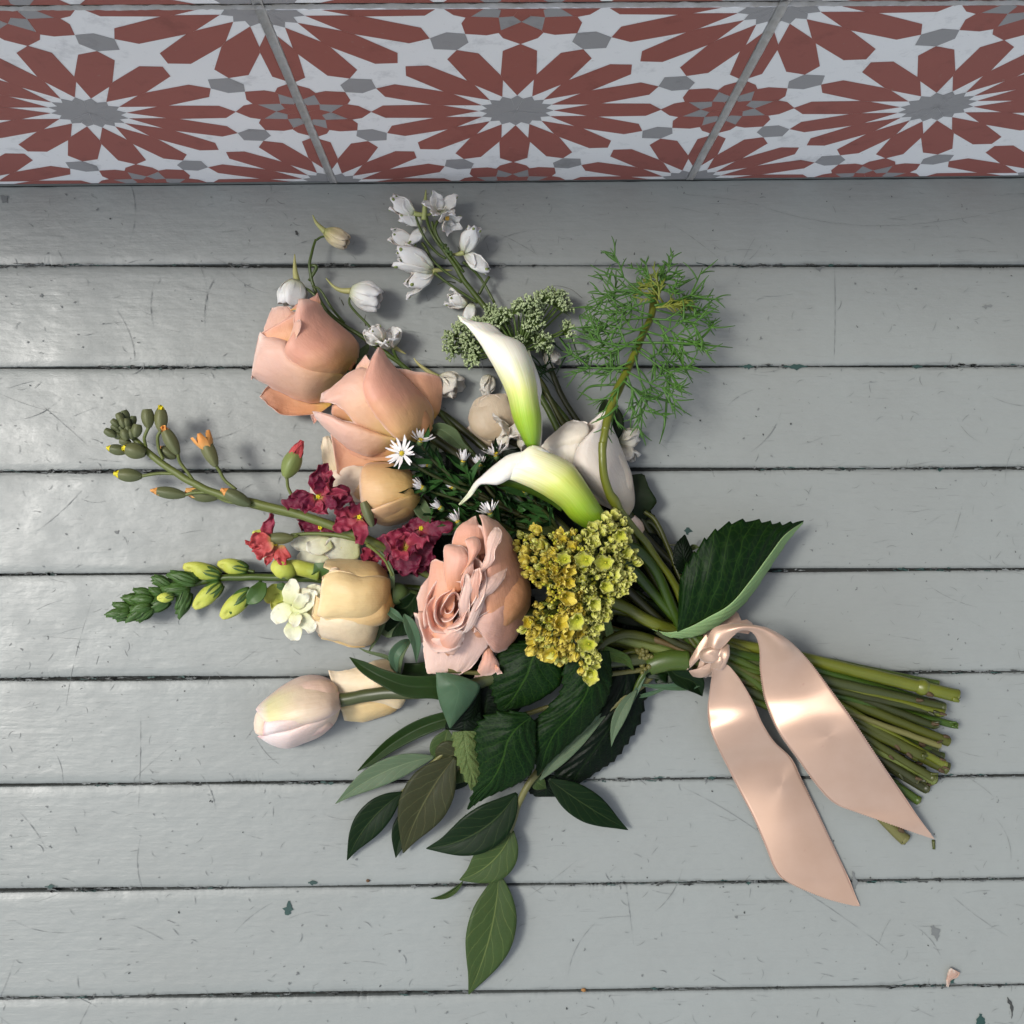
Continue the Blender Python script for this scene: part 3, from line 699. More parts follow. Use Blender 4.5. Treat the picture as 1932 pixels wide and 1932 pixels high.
for sp, wd in (([(950, 790, 14), (985, 720, 12), (1045, 640, 9), (1075, 590, 8)], (1.5, 3, 2, .2)), ([(940, 800, 20), (930, 830, 22), (890, 850, 22)], (2, 3, .5)), ([(960, 780, 18), (1020, 740, 14), (1075, 690, 10)], (2, 2.6, .3))):
    leaf(ZA, sp, wd, M_sepal, root, name='sepal')
stem(root, ZA, [(945, 785, 20), (1040, 830, 14), (1250, 1000, 9), (1640, 1150, 8), (1900, 1350, 8), (2300, 1700, 9)], 5, M_stem_d, 2.0)
# ---------------------------------------------------------------- rose B
root = empty('rose', P(*ZA(1560, 1330), 26), 'large peach rose with long pointed petals, touching the small white daisies', 'rose', 'garden roses of the bouquet')
body(ZA, [(1560, 1330, 28), (1470, 1260, 29), (1320, 1120, 31), (1180, 980, 33), (1090, 880, 34), (1060, 830, 35)], [4, 9, 11, 9.5, 6, 2], M_heart, root)
petals(root, ZA, [
 (M_peach, r2((1470, 1402, 30, 1575, 1340, 20, 4), (1310, 1374, 37, 1600, 1215, 18, 15), (1170, 1232, 42, 1582, 1105, 18, 19), (1064, 1085, 45, 1500, 995, 21, 18), (1028, 935, 46, 1392, 885, 26, 14), (1062, 815, 45, 1290, 785, 31, 9), (1108, 700, 44, 1214, 695, 36, 4), (1150, 625, 43, 1172, 622, 41, 0)), dict(lip=2.0, seed=21, label='tall smooth front petal ending in a point')),
 (M_pinkrim, r2((1300, 1378, 34, 1345, 1345, 36, 1), (1100, 1312, 37, 1290, 1150, 42, 4), (960, 1237, 40, 1170, 950, 44, 6), (860, 1122, 42, 1080, 800, 42, 6), (790, 1080, 43, 930, 828, 38, 5), (728, 1080, 42, 790, 938, 37, 2), (674, 1075, 42, 690, 1005, 38, 0)), dict(lip=2.0, seed=17, ruffle=1.0)),
 (M_peach2, r2((1560, 1260, 16, 1612, 1205, 12, 1), (1500, 1060, 20, 1655, 1120, 12, 4), (1380, 900, 24, 1672, 960, 12, 5), (1265, 798, 26, 1648, 862, 14, 4)), dict(seed=22, ruffle=.8)),
 (M_pinkrim, r2((945, 870, 34, 1110, 840, 40, 1), (985, 775, 35, 1090, 755, 40, 1), (1036, 700, 38, 1050, 686, 39, 0)), dict(seed=23, ruffle=1.0)),
 (M_peach2, r2((990, 1280, 30, 965, 1180, 34, 3), (880, 1240, 29, 880, 1098, 36, 4), (800, 1205, 29, 812, 1080, 36, 3), (770, 1150, 31, 778, 1095, 34, 1)), dict(seed=24)),
 (M_pinkrim, r2((1320, 1370, 36, 1275, 1440, 26, 3), (1150, 1322, 37, 1180, 1484, 24, 8), (980, 1252, 38, 1060, 1506, 24, 10), (850, 1218, 38, 905, 1445, 25, 9), (735, 1170, 37, 770, 1332, 27, 6), (622, 1146, 37, 645, 1205, 32, 1)), dict(lip=2.0, seed=25, label='pale rolled petal facing the light')),
 (M_peach, r2((665, 1200, 32, 655, 1158, 35, 0), (630, 1250, 30, 606, 1180, 33, 0)), dict(seed=26, ruffle=.8)),
 (M_peach2, r2((1270, 1520, 20, 1245, 1562, 16, 0), (1100, 1480, 20, 1090, 1577, 18, -1), (960, 1440, 20, 968, 1628, 20, -2), (850, 1380, 21, 868, 1660, 21, -2), (762, 1328, 22, 816, 1642, 22, 0)), dict(seed=27, ruffle=.6)),
 (M_heart, r2((1290, 1450, 25, 1260, 1550, 22, 0), (1050, 1400, 24, 1040, 1535, 19, 0), (860, 1360, 22, 870, 1460, 18, 0)), dict(seed=28)),
 (M_peach2, r2((1320, 1400, 34, 1280, 1540, 20, 2), (1180, 1380, 30, 1130, 1520, 20, 2), (1100, 1360, 26, 1080, 1500, 20, 0)), dict(seed=29)),
], ruffle=.5)
leaf(ZA, [(1580, 1330, 22), (1640, 1290, 24), (1740, 1340, 24), (1820, 1420, 22), (1925, 1480, 20)], (1, 3.2, 4.2, 2.4, .2), M_sepal, root, name='sepal', wavy=1, fold=.6)
leaf(ZA, [(1580, 1340, 22), (1600, 1400, 20), (1640, 1500, 18)], (1.5, 3, .4), M_sepal, root, name='sepal')
stem(root, ZA, [(1560, 1330, 24), (1680, 1420, 22), (2000, 1640, 20), (2500, 1950, 18)], 8, M_stem_d, 2.5)
# ---------------------------------------------------------------- rose C (apricot globe with shell-pink petals behind)
root = empty('rose', P(*ZC(1540, 1150), 20), 'apricot rose with one round globe-like petal, below the large peach rose and beside magenta flowers', 'rose', 'garden roses of the bouquet')
body(ZC, [(1520, 1120, 22), (1400, 1090, 23), (1200, 1080, 24), (1040, 1050, 24), (970, 1020, 24)], [4, 9, 11, 9, 4], M_heart, root)
petals(root, ZC, [
 (M_apricot, r2((1560, 1120, 22, 1545, 1195, 20, 2), (1500, 1080, 30, 1482, 1306, 17, 10), (1380, 1120, 38, 1378, 1376, 14, 9), (1225, 1180, 42, 1225, 1416, 14, 8), (1090, 1230, 40, 1105, 1392, 17, 6), (1000, 1270, 34, 1010, 1335, 23, 2)), dict(seed=36, lip=1.4)),
 (M_apricot, r2((1545, 1060, 24, 1535, 1190, 22, 3), (1480, 890, 21, 1475, 1300, 18, 18), (1345, 792, 20, 1375, 1368, 16, 24), (1185, 765, 21, 1222, 1408, 16, 25), (1045, 770, 23, 1085, 1375, 18, 21), (968, 798, 26, 990, 1315, 22, 15), (938, 850, 30, 932, 1180, 28, 6)), dict(lip=2.0, seed=31, ruffle=.25, label='round apricot outer petal like a globe')),
 (M_palepink, r2((1050, 800, 20, 1050, 1200, 20, 3), (850, 800, 20, 860, 1150, 18, 3), (640, 850, 18, 640, 1110, 15, 3), (430, 890, 14, 405, 1080, 12, 1)), dict(seed=32, ruffle=.7)),
 (M_cream2, r2((600, 960, 10, 820, 900, 12, 1), (540, 770, 10, 720, 800, 12, 2), (528, 630, 11, 690, 650, 12, 2), (548, 500, 12, 610, 478, 12, 1)), dict(seed=33, ruffle=.7)),
 (M_apricot, r2((975, 1160, 26, 975, 950, 28, 0), (905, 1140, 24, 935, 960, 26, 0), (842, 1080, 23, 870, 1050, 24, 0)), dict(seed=34, ruffle=.8)),
 (M_palepink, r2((936, 1240, 27, 950, 1235, 31, 0), (924, 1120, 30, 950, 1120, 34, 2), (930, 980, 31, 952, 980, 35, 2), (938, 860, 31, 955, 850, 33, 1)), dict(seed=35, ruffle=.4)),
], ruffle=.5)
leaf(ZC, [(1540, 1120, 22), (1560, 1230, 26), (1640, 1320, 26), (1750, 1360, 24), (1875, 1395, 22)], (1.0, 4.0, 3.2, 1.6, .2), M_sepal, root, name='sepal', fold=.7, wavy=.8)
leaf(ZC, [(1540, 1130, 22), (1505, 1230, 18), (1530, 1330, 15), (1640, 1370, 14)], (2, 3, 1.5, .2), M_sepal, root, name='sepal')
stem(root, ZC, [(1535, 1130, 20), (1700, 1250, 16), (2100, 1500, 16), (2700, 1750, 16)], 14, M_stem, 2.6, slot=14)
# ---------------------------------------------------------------- rose D (cream bud)
root = empty('rose', P(*ZD(1130, 560), 24), 'boxy cream-yellow rose bud between the snapdragon and the open pink rose', 'rose', 'garden roses of the bouquet')
body(ZD, [(1125, 570, 24), (1040, 590, 24), (880, 620, 25), (720, 630, 25), (600, 640, 25), (560, 640, 25)], [6, 13.5, 15, 14, 12, 6], M_cream, root)
petals(root, ZD, [
 (M_cream, r2((1122, 500, 25, 1120, 650, 22, 5), (1098, 438, 30, 1062, 738, 26, 9), (1000, 416, 35, 960, 768, 30, 11), (850, 414, 37, 820, 772, 32, 12), (720, 378, 38, 680, 762, 33, 10), (620, 385, 38, 590, 757, 34, 7), (556, 430, 38, 518, 730, 36, 2)), dict(lip=2.0, seed=41, ruffle=.7, label='broad square-ended front petal')),
 (M_cream, r2((1085, 380, 19, 1125, 500, 26, 3), (1000, 310, 17, 1030, 450, 32, 8), (850, 287, 17, 870, 450, 35, 9), (720, 281, 18, 740, 420, 36, 8), (640, 281, 22, 650, 385, 36, 5), (590, 290, 26, 575, 345, 34, 2)), dict(seed=42)),
 (M_cream2, r2((1050, 700, 26, 1018, 850, 12, 4), (985, 720, 28, 968, 962, 9, 9), (830, 725, 30, 852, 988, 8, 12), (680, 725, 31, 690, 948, 10, 11), (560, 715, 30, 570, 917, 12, 7), (482, 742, 28, 530, 885, 16, 2)), dict(lip=2.0, seed=43, ruffle=.8)),
 (M_cream, r2((1000, 880, 8, 900, 1000, 6, 0), (800, 900, 10, 800, 998, 5, 1), (640, 880, 12, 650, 948, 7, 1), (530, 860, 12, 545, 928, 8, 0)), dict(seed=44)),
 (M_cream2, r2((720, 400, 36, 680, 420, 37, 0), (680, 350, 37, 640, 400, 38, 2), (625, 345, 36, 615, 375, 37, 0)), dict(seed=45)),
 (M_cream, r2((620, 640, 34, 620, 790, 30, 0), (540, 600, 34, 520, 780, 30, 1), (505, 560, 34, 474, 745, 31, 0)), dict(seed=46, ruffle=1.0)),
], ruffle=.5)
g = [(1120, 560, 24), (1180, 560, 23), (1250, 575, 21), (1330, 585, 20)]
tube('calyx', ZD, g, [6.0, 5.8, 4.0, 2.8], M_green_soft, root, ns=14)
for sp, wd in (([(1130, 520, 28), (1125, 400, 30), (1080, 290, 30), (1010, 210, 29), (945, 170, 28)], (1.2, 1.2, 1.0, .8, .3)), ([(1120, 640, 22), (1060, 760, 18), (1010, 900, 12), (930, 1045, 8)], (1.5, 2.0, 1.3, .2)),
               ([(1150, 620, 16), (1120, 740, 12), (1080, 850, 10), (1040, 890, 9)], (3, 7, 6, .5)), ([(1150, 690, 20), (1190, 740, 22), (1225, 790, 22)], (1.5, 2.2, .6))):
    leaf(ZD, sp, wd, M_sepal, root, name='sepal', fold=.3)
stem(root, ZD, [(1330, 585, 19), (1600, 640, 18), (2200, 820, 16)], 6, M_stem, 2.8)
# ---------------------------------------------------------------- rose F (cream, behind the tulip)
root = empty('rose', P(*ZD(1200, 1330), 12), 'small cream rose half hidden behind the tulip and its dark stem', 'rose', 'garden roses of the bouquet')
petals(root, ZD, [
 (M_cream2, r2((1190, 1230, 14, 1240, 1430, 12, 4), (1115, 1118, 10, 1180, 1500, 9, 10), (1000, 1103, 9, 1060, 1460, 10, 12), (860, 1158, 10, 900, 1440, 12, 8), (700, 1198, 12, 740, 1420, 14, 3), (606, 1190, 15, 672, 1400, 16, 0)), dict(seed=51, ruffle=.6)),
 (M_cream, r2((1210, 1390, 10, 1232, 1445, 9, 1), (1080, 1400, 12, 1135, 1525, 4, 5), (900, 1420, 13, 960, 1585, 3, 6), (780, 1450, 12, 860, 1608, 3, 4), (705, 1490, 10, 735, 1592, 5, 1)), dict(seed=52, ruffle=.6)),
 (M_cream2, r2((1150, 1160, 8, 1230, 1400, 6, 2), (1000, 1250, 6, 1000, 1480, 5, 2), (760, 1300, 5, 780, 1500, 4, 1)), dict(seed=53)),
])
leaf(ZD, [(1180, 1210, 14), (1160, 1120, 18), (1200, 1030, 20), (1285, 940, 20)], (1, 3.4, 2.6, .2), M_sepal, root, name='sepal', fold=.5)
leaf(ZD, [(1130, 1110, 12), (1060, 1070, 12), (930, 1035, 11), (860, 1005, 10)], (1, 1.1, .7, .2), M_sepal, root, name='sepal')
stem(root, ZD, [(1210, 1330, 10), (1500, 1200, 7), (2000, 1150, 8)], 16, M_stem_d, 2.2)
# ---------------------------------------------------------------- tulip
root = empty('tulip', P(*ZD(700, 1430), 18), 'pale pink and cream closed tulip lying on the floor left of the small cream rose', 'tulip')
body(ZD, [(690, 1450, 18), (600, 1450, 18), (400, 1510, 18), (200, 1590, 18), (70, 1620, 17)], [5, 13, 15, 10, 4], M_tulip, root)
petals(root, ZD, [
 (M_tulip_y, r2((700, 1385, 20, 712, 1490, 22, 2), (650, 1285, 12, 655, 1545, 26, 12), (545, 1230, 9, 545, 1600, 27, 17), (400, 1232, 9, 420, 1630, 27, 18), (260, 1297, 11, 290, 1650, 26, 16), (130, 1392, 14, 150, 1640, 25, 10), (45, 1465, 17, 60, 1570, 23, 4), (16, 1500, 19, 30, 1530, 21, 0)), dict(seed=61, label='upper petal with a greenish yellow flame')),
 (M_tulip, r2((712, 1470, 22, 702, 1505, 17, 1), (665, 1500, 26, 662, 1612, 9, 8), (560, 1540, 27, 550, 1715, 5, 12), (420, 1590, 27, 410, 1775, 5, 13), (300, 1640, 26, 280, 1818, 6, 11), (180, 1670, 24, 140, 1785, 10, 7), (90, 1690, 22, 30, 1722, 15, 1)), dict(seed=62)),
 (M_tulip, r2((620, 1490, 32, 620, 1560, 28, 2), (420, 1540, 34, 400, 1650, 28, 5), (220, 1580, 33, 210, 1690, 27, 5), (90, 1600, 28, 75, 1718, 23, 2)), dict(seed=63, ruffle=.3)),
 (M_palepink, r2((180, 1500, 22, 200, 1700, 22, 4), (70, 1490, 21, 80, 1715, 20, 6), (18, 1540, 19, 25, 1700, 18, 4), (2, 1610, 17, 8, 1670, 16, 1)), dict(seed=64)),
 (M_palepink, r2((200, 1540, 25, 190, 1640, 26, 2), (110, 1500, 25, 90, 1620, 25, 3), (70, 1490, 24, 60, 1560, 24, 1)), dict(seed=65)),
], ruffle=.3, edge=.6)
stem(root, ZD, [(690, 1432, 19), (800, 1412, 21), (1040, 1372, 26), (1350, 1365, 30), (1700, 1330, 30), (2200, 1200, 24)], 1, M_tulipgreen, 3.6, slot=1)
M_tleaf = leaf_mat('tulip_leaf', (0.014, 0.032, 0.006), (0.024, 0.048, 0.010), 0.42, veins=1, slant=0, net=0, vstr=.3, bstr=.15)
leaf(ZD, [(1620, 1330, 32), (1480, 1320, 34), (1250, 1310, 34), (1050, 1240, 33), (900, 1160, 30), (780, 1080, 26)], (8, 6.2, 5.6, 4.2, 3.0, .2), M_tleaf, root, fold=.35, seed=3)
leaf(ZL, [(1150, 335, 14), (990, 360, 14), (860, 405, 12), (740, 475, 9), (640, 555, 6), (574, 606, 4)], (3, 4.2, 4.6, 3.8, 2.2, .2), M_tleaf, root, fold=.5, seed=5)
leaf(ZL, [(1200, 200, 16), (1000, 130, 14), (880, 150, 10), (790, 125, 8)], (8, 7, 7, 4), M_tleaf, root, fold=.2, seed=6)
# ---------------------------------------------------------------- white rose
root = empty('rose', P(*ZG(1265, 1290), 16), 'white rose bud behind the calla lilies, crossed by a curved green stem', 'rose', 'garden roses of the bouquet')
body(ZG, [(1230, 1250, 17), (1180, 1150, 18), (1100, 1000, 19), (1020, 900, 20), (960, 840, 20)], [5, 12, 13, 10, 5], M_white_in, root)
petals(root, ZG, [
 (M_white, r2((1195, 1280, 18, 1275, 1300, 14, 3), (1110, 1210, 24, 1302, 1215, 10, 13), (1015, 1115, 30, 1284, 1075, 9, 18), (956, 1025, 34, 1243, 960, 10, 17), (972, 920, 35, 1200, 860, 14, 12), (1045, 830, 34, 1168, 780, 19, 7), (1140, 738, 30, 1158, 735, 26, 0)), dict(lip=2.0, seed=71, ruffle=.35, label='smooth front petal crossed by the green stem')),
 (M_white_in, r2((900, 1110, 26, 1020, 1010, 30, 2), (820, 970, 24, 1020, 880, 31, 6), (785, 890, 22, 1046, 830, 30, 8), (870, 800, 22, 1032, 786, 27, 5), (952, 748, 23, 985, 758, 25, 0)), dict(lip=2.0, seed=72, ruffle=1.1)),
 (M_white_in, r2((880, 1080, 30, 990, 1000, 34, 1), (850, 970, 28, 975, 960, 34, 3), (800, 920, 26, 1000, 890, 33, 4), (850, 870, 27, 990, 868, 32, 2)), dict(seed=73, ruffle=1.0)),
 (M_white, r2((1015, 870, 20, 1140, 850, 22, 2), (1028, 790, 19, 1155, 750, 20, 1), (1120, 702, 19, 1152, 690, 19, 0)), dict(seed=74)),
 (M_white_in, r2((780, 960, 20, 870, 1030, 24, 1), (765, 930, 20, 830, 950, 24, 1), (768, 900, 20, 800, 880, 22, 0)), dict(seed=75)),
], ruffle=.5)
body(ZK, [(300, 700, 12), (280, 650, 13), (245, 600, 14)], [3, 3.6, 2.5], M_palepink, root, 'rose_hip')
stem(root, ZG, [(1265, 1290, 14), (1320, 1370, 13), (1420, 1480, 12), (1560, 1640, 13)], 3, M_stem_d, 2.2)
# ---------------------------------------------------------------- faint cream rose behind the calla
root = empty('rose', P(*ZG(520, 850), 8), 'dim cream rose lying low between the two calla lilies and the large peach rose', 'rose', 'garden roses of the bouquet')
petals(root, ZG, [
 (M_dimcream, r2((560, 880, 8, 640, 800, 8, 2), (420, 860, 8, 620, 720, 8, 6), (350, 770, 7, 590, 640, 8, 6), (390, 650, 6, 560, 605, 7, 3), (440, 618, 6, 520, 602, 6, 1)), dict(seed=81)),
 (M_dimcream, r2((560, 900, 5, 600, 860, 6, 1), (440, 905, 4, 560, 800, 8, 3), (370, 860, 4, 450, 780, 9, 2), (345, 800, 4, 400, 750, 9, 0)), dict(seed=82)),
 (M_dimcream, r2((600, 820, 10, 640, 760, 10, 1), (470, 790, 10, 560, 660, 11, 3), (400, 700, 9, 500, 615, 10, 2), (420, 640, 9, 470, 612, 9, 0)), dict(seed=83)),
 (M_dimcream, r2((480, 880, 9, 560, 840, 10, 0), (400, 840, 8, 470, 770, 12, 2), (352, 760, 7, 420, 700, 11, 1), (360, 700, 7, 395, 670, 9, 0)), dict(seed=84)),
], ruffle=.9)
stem(root, ZG, [(560, 860, 5), (800, 980, 5), (1100, 1250, 6), (1400, 1500, 7)], 15, M_stem_d, 1.8)
# ---------------------------------------------------------------- open pink rose
root = empty('rose', P(*ZE(620, 850), 34), 'fully open blush pink rose facing up in the middle of the bouquet', 'rose', 'garden roses of the bouquet')
body(ZE, [(960, 860, 32), (860, 800, 34), (720, 760, 36), (560, 760, 38), (420, 800, 40), (360, 820, 41)], [6, 18, 22, 22, 14, 6], M_heart, root)
petals(root, ZE, [
 # backs of the right-hand petals
 (M_blush, r2((700, 920, 56, 1000, 700, 38, 6), (670, 720, 60, 965, 580, 38, 9), (690, 520, 62, 905, 450, 38, 9), (680, 400, 62, 890, 372, 40, 7), (668, 300, 61, 832, 285, 43, 5), (655, 220, 58, 752, 207, 47, 3), (646, 168, 55, 664, 166, 54, 0)), dict(seed=91)),
 (M_blushrim, r2((633, 612, 64, 645, 602, 65, 0), (668, 520, 66, 735, 508, 66, 1), (692, 430, 66, 745, 425, 66, 1.5), (702, 345, 64.5, 792, 352, 64, 1.5), (732, 290, 63, 803, 300, 62, 1), (752, 262, 61, 776, 264, 60, 0)), dict(seed=92, ruffle=.8, lip=1.2)),
 (M_blush_in, r2((1008, 690, 26, 1006, 860, 24, 1), (968, 560, 34, 950, 800, 38, 5), (880, 470, 42, 830, 880, 46, 7), (760, 560, 56, 680, 960, 54, 4), (680, 680, 62, 600, 1010, 58, 0)), dict(seed=93)),
 (M_blushrim, r2((812, 520, 54, 832, 520, 53, 0), (735, 560, 61, 836, 560, 57, 1), (690, 622, 64, 806, 642, 61, 2), (640, 700, 66, 745, 715, 63, 2), (616, 760, 67, 690, 758, 64, 1), (596, 830, 66, 652, 858, 63, 1), (552, 930, 64, 602, 962, 61, 1), (520, 1012, 60, 545, 1008, 59, 0)), dict(seed=94, ruffle=.9, lip=1.2)),
 (M_blush, r2((1010, 700, 24, 985, 930, 20, 3), (985, 692, 34, 880, 1075, 26, 10), (900, 715, 46, 770, 1145, 36, 8), (800, 790, 54, 705, 1092, 46, 6), (700, 868, 58, 665, 1030, 54, 3), (584, 944, 60, 602, 962, 59, 0)), dict(seed=95, ruffle=.8, lip=2.6, label='lower right petal with a browned edge')),
 # bottom petals
 (M_blushrim, r2((330, 940, 50, 700, 1010, 46, 2), (262, 1000, 44, 700, 1060, 42, 3), (235, 1080, 40, 690, 1110, 38, 4), (245, 1180, 36, 630, 1200, 35, 4), (262, 1285, 33, 570, 1268, 34, 2), (285, 1300, 33, 490, 1312, 33, 0)), dict(seed=97, ruffle=1.2)),
 (M_blushrim, r2((360, 1000, 48, 340, 1160, 42, 1), (255, 905, 42, 300, 1140, 38, 1), (170, 866, 38, 215, 1060, 35, 0)), dict(seed=98, ruffle=.8)),
 (M_blush, r2((676, 1085, 36, 728, 1095, 35, 0), (668, 1170, 34, 748, 1165, 33, 3), (632, 1270, 30, 772, 1215, 31, 4), (596, 1345, 27, 802, 1305, 28, 1)), dict(seed=99, ruffle=.7)),
 (M_blush, r2((755, 1240, 33, 765, 1240, 34, 0), (752, 1270, 32, 785, 1262, 36, 2), (770, 1305, 30, 806, 1298, 32, 0)), dict(seed=100)),
 # left and top
 (M_blush, r2((480, 560, 62, 450, 1010, 56, 2), (370, 500, 58, 340, 1022, 52, 4), (302, 500, 50, 262, 1000, 46, 5), (286, 600, 43, 222, 900, 42, 3), (226, 690, 38, 200, 765, 38, 0)), dict(seed=101, ruffle=.9)),
 (M_blush, r2((440, 500, 58, 700, 440, 58, 3), (452, 370, 55, 690, 340, 56, 4), (488, 255, 52, 670, 268, 54, 4), (556, 205, 51, 642, 232, 52, 2), (598, 182, 50, 622, 174, 50, 0)), dict(seed=102, ruffle=1.0)),
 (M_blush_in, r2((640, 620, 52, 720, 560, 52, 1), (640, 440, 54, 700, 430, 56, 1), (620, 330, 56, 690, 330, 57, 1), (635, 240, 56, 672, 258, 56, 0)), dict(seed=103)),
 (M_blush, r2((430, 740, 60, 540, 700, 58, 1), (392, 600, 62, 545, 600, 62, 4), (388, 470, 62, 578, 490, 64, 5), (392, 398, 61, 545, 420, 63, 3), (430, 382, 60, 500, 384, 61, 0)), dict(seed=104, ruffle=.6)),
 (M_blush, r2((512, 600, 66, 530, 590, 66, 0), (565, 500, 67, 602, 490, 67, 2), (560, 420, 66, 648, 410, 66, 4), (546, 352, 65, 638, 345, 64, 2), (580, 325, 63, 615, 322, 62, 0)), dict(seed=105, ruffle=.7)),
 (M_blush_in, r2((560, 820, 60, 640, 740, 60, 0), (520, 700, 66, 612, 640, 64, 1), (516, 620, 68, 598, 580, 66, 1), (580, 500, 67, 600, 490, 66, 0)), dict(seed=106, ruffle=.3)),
 (M_blush, r2((600, 900, 60, 640, 860, 62, 0), (560, 760, 67, 640, 720, 68, 1), (575, 640, 70, 650, 600, 70, 1), (600, 560, 69, 640, 545, 69, 0)), dict(seed=121, ruffle=.9, lip=1.4)),
 (M_blushrim, r2((520, 960, 58, 560, 930, 59, 0), (500, 840, 66, 570, 800, 67, 1), (520, 700, 70, 585, 680, 70, 1), (530, 600, 69, 560, 585, 69, 0)), dict(seed=122, ruffle=.9, lip=1.4)),
 (M_blushrim, r2((300, 1120, 46, 460, 1170, 46, 3), (290, 1060, 50, 520, 1060, 52, 4), (400, 1000, 55, 535, 960, 57, 3), (500, 900, 60, 540, 890, 60, 0)), dict(seed=107, ruffle=1.0)),
 (M_blush, r2((300, 1020, 52, 420, 1180, 44, 3), (340, 1000, 54, 470, 1120, 50, 4), (430, 960, 57, 530, 1000, 56, 2)), dict(seed=108, ruffle=1.0)),
], ruffle=.6)
# nested heart of the open rose: cupped petals around an off-centre spiral
ec = P(*ZE(425, 830), 62)
def cup(cx, cy, a0, a1, rx, ry, rot, zb, zr, flare, seed, mat=M_blush_in, lip=1.5, th=.35):
    def fn(s, t):
        a = R(a0+(a1-a0)*t); k = 0.62+0.38*s + flare*s**4*.25
        # rims taper down at both ends of the arc
        h = zb+(zr-zb)*s*(0.55+0.45*math.sin(math.pi*t)**.6)
        x = rx*k*math.cos(a); y = ry*k*math.sin(a)
        X = cx + x*math.cos(R(rot)) - y*math.sin(R(rot)); Y = cy + x*math.sin(R(rot)) + y*math.cos(R(rot))
        p = P(*ZE(X, Y), h); n_ = noise.noise(p*110+Vector((seed, 0, 0)))
        n2_ = noise.noise(p*60+Vector((seed, 3, 0)))
        return p + Vector((n_*.0010+n2_*.0016, noise.noise(p*140+Vector((0, seed, 0)))*.0010+n2_*.0012, n_*.0014+n2_*.002))*(.3+s)
    v, f, uv = grid(14, 26, fn)
    return mesh('petal', v, f, mat, root, uvs=uv, thick=th)
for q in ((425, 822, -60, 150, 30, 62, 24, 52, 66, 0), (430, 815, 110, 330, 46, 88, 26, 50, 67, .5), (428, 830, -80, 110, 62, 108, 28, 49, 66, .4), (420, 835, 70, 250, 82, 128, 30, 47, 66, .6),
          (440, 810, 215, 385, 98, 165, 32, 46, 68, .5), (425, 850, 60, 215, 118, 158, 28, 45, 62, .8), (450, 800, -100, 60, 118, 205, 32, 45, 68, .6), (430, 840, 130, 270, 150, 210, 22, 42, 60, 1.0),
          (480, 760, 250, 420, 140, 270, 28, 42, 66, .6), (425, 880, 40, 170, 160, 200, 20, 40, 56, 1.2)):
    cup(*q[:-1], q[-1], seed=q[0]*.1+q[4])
stem(root, ZE, [(960, 860, 30), (1200, 880, 24), (1700, 860, 18)], 4, M_stem, 3.0)
# ================================================================== smaller flowers
def wp(mb, Zf, a, b, wd, roll=0, mi=0, **k):
    """petal sheet from measured point a to b (u,v,z mm); roll turns it about its length"""
    pa, pb = P(*Zf(a[0], a[1]), a[2]), P(*Zf(b[0], b[1]), b[2])
    d = pb-pa; ln = d.length*1000; d.normalize()
    y = Vector((0, 0, 1)).cross(d)
    if y.length < .05: y = Vector((0, 1, 0))
    y.normalize(); z = d.cross(y)
    y, z = y*math.cos(R(roll))+z*math.sin(R(roll)), z*math.cos(R(roll))-y*math.sin(R(roll))
    Mx = Matrix(((d.x, y.x, z.x, pa.x), (d.y, y.y, z.y, pa.y), (d.z, y.z, z.z, pa.z), (0, 0, 0, 1)))
    k.setdefault('arch', .06); put(mb, lpetal(ln, wd, **k), Mx, mi)
def wpetal(root, name, Zf, a, b, wd, mat, thick=.2, **k):
    mb = MB(); wp(mb, Zf, a, b, wd, **k); return mb.build(name, mat, root, thick=thick)
def bead(mb, p, r, mi=0, nu=4, nv=6, st=1.0, ax=Vector((0, 0, 1))):
    g = ellipsoid(r*st, r, r, nu, nv); q = ax.to_track_quat('X', 'Z').to_matrix().to_4x4()
    put(mb, g, Matrix.Translation(p) @ q, mi)
# ---------------------------------------------------------------- calla lilies
def calla_mat(name, flip=False):
    m, N, L, B = new_mat(name)
    uv = N.new('ShaderNodeUVMap').outputs[0]; sp = N.new('ShaderNodeSeparateXYZ'); L.new(uv, sp.inputs[0])
    st = noise_n(N, L, 1.0, 3, mapping(N, L, uv, (1.5, 34, 1)))
    s = math_n(N, L, 'ADD', sp.outputs[0], math_n(N, L, 'MULTIPLY', math_n(N, L, 'SUBTRACT', st, 0.5), 0.16))
    if flip: rp = ramp(N, [(0.0, (0.10, 0.20, 0.008)), (0.22, (0.24, 0.36, 0.02)), (0.45, (0.50, 0.55, 0.12)), (0.7, (0.72, 0.70, 0.40)), (1.0, (0.80, 0.78, 0.64))])
    else: rp = ramp(N, [(0.0, (0.13, 0.26, 0.012)), (0.18, (0.30, 0.45, 0.035)), (0.32, (0.62, 0.66, 0.22)), (0.5, (0.84, 0.82, 0.66)), (0.9, (0.86, 0.84, 0.78)), (0.985, (0.80, 0.80, 0.60)), (1.0, (0.28, 0.38, 0.08))])
    L.new(s, rp.inputs[0])
    vn = noise_n(N, L, 1.0, 2, mapping(N, L, uv, (.8, 26, 1))); vr = ramp(N, [(0.46, (0, 0, 0)), (0.50, (1, 1, 1)), (0.54, (0, 0, 0))]); L.new(vn, vr.inputs[0])
    c = mixc(N, L, rp.outputs[0], mixc(N, L, rp.outputs[0], (0.80, 0.80, 0.62), 1.0, 'MULTIPLY'), math_n(N, L, 'MULTIPLY', vr.outputs[0], 0.55))
    L.new(c, B.inputs['Base Color']); B.inputs['Roughness'].default_value = .38; B.inputs['Subsurface Weight'].default_value = .2
    B.inputs['Subsurface Scale'].default_value = .002; B.inputs['Specular IOR Level'].default_value = .45
    bump(N, L, B, math_n(N, L, 'ADD', vn, st), .25, .0004)
    return m
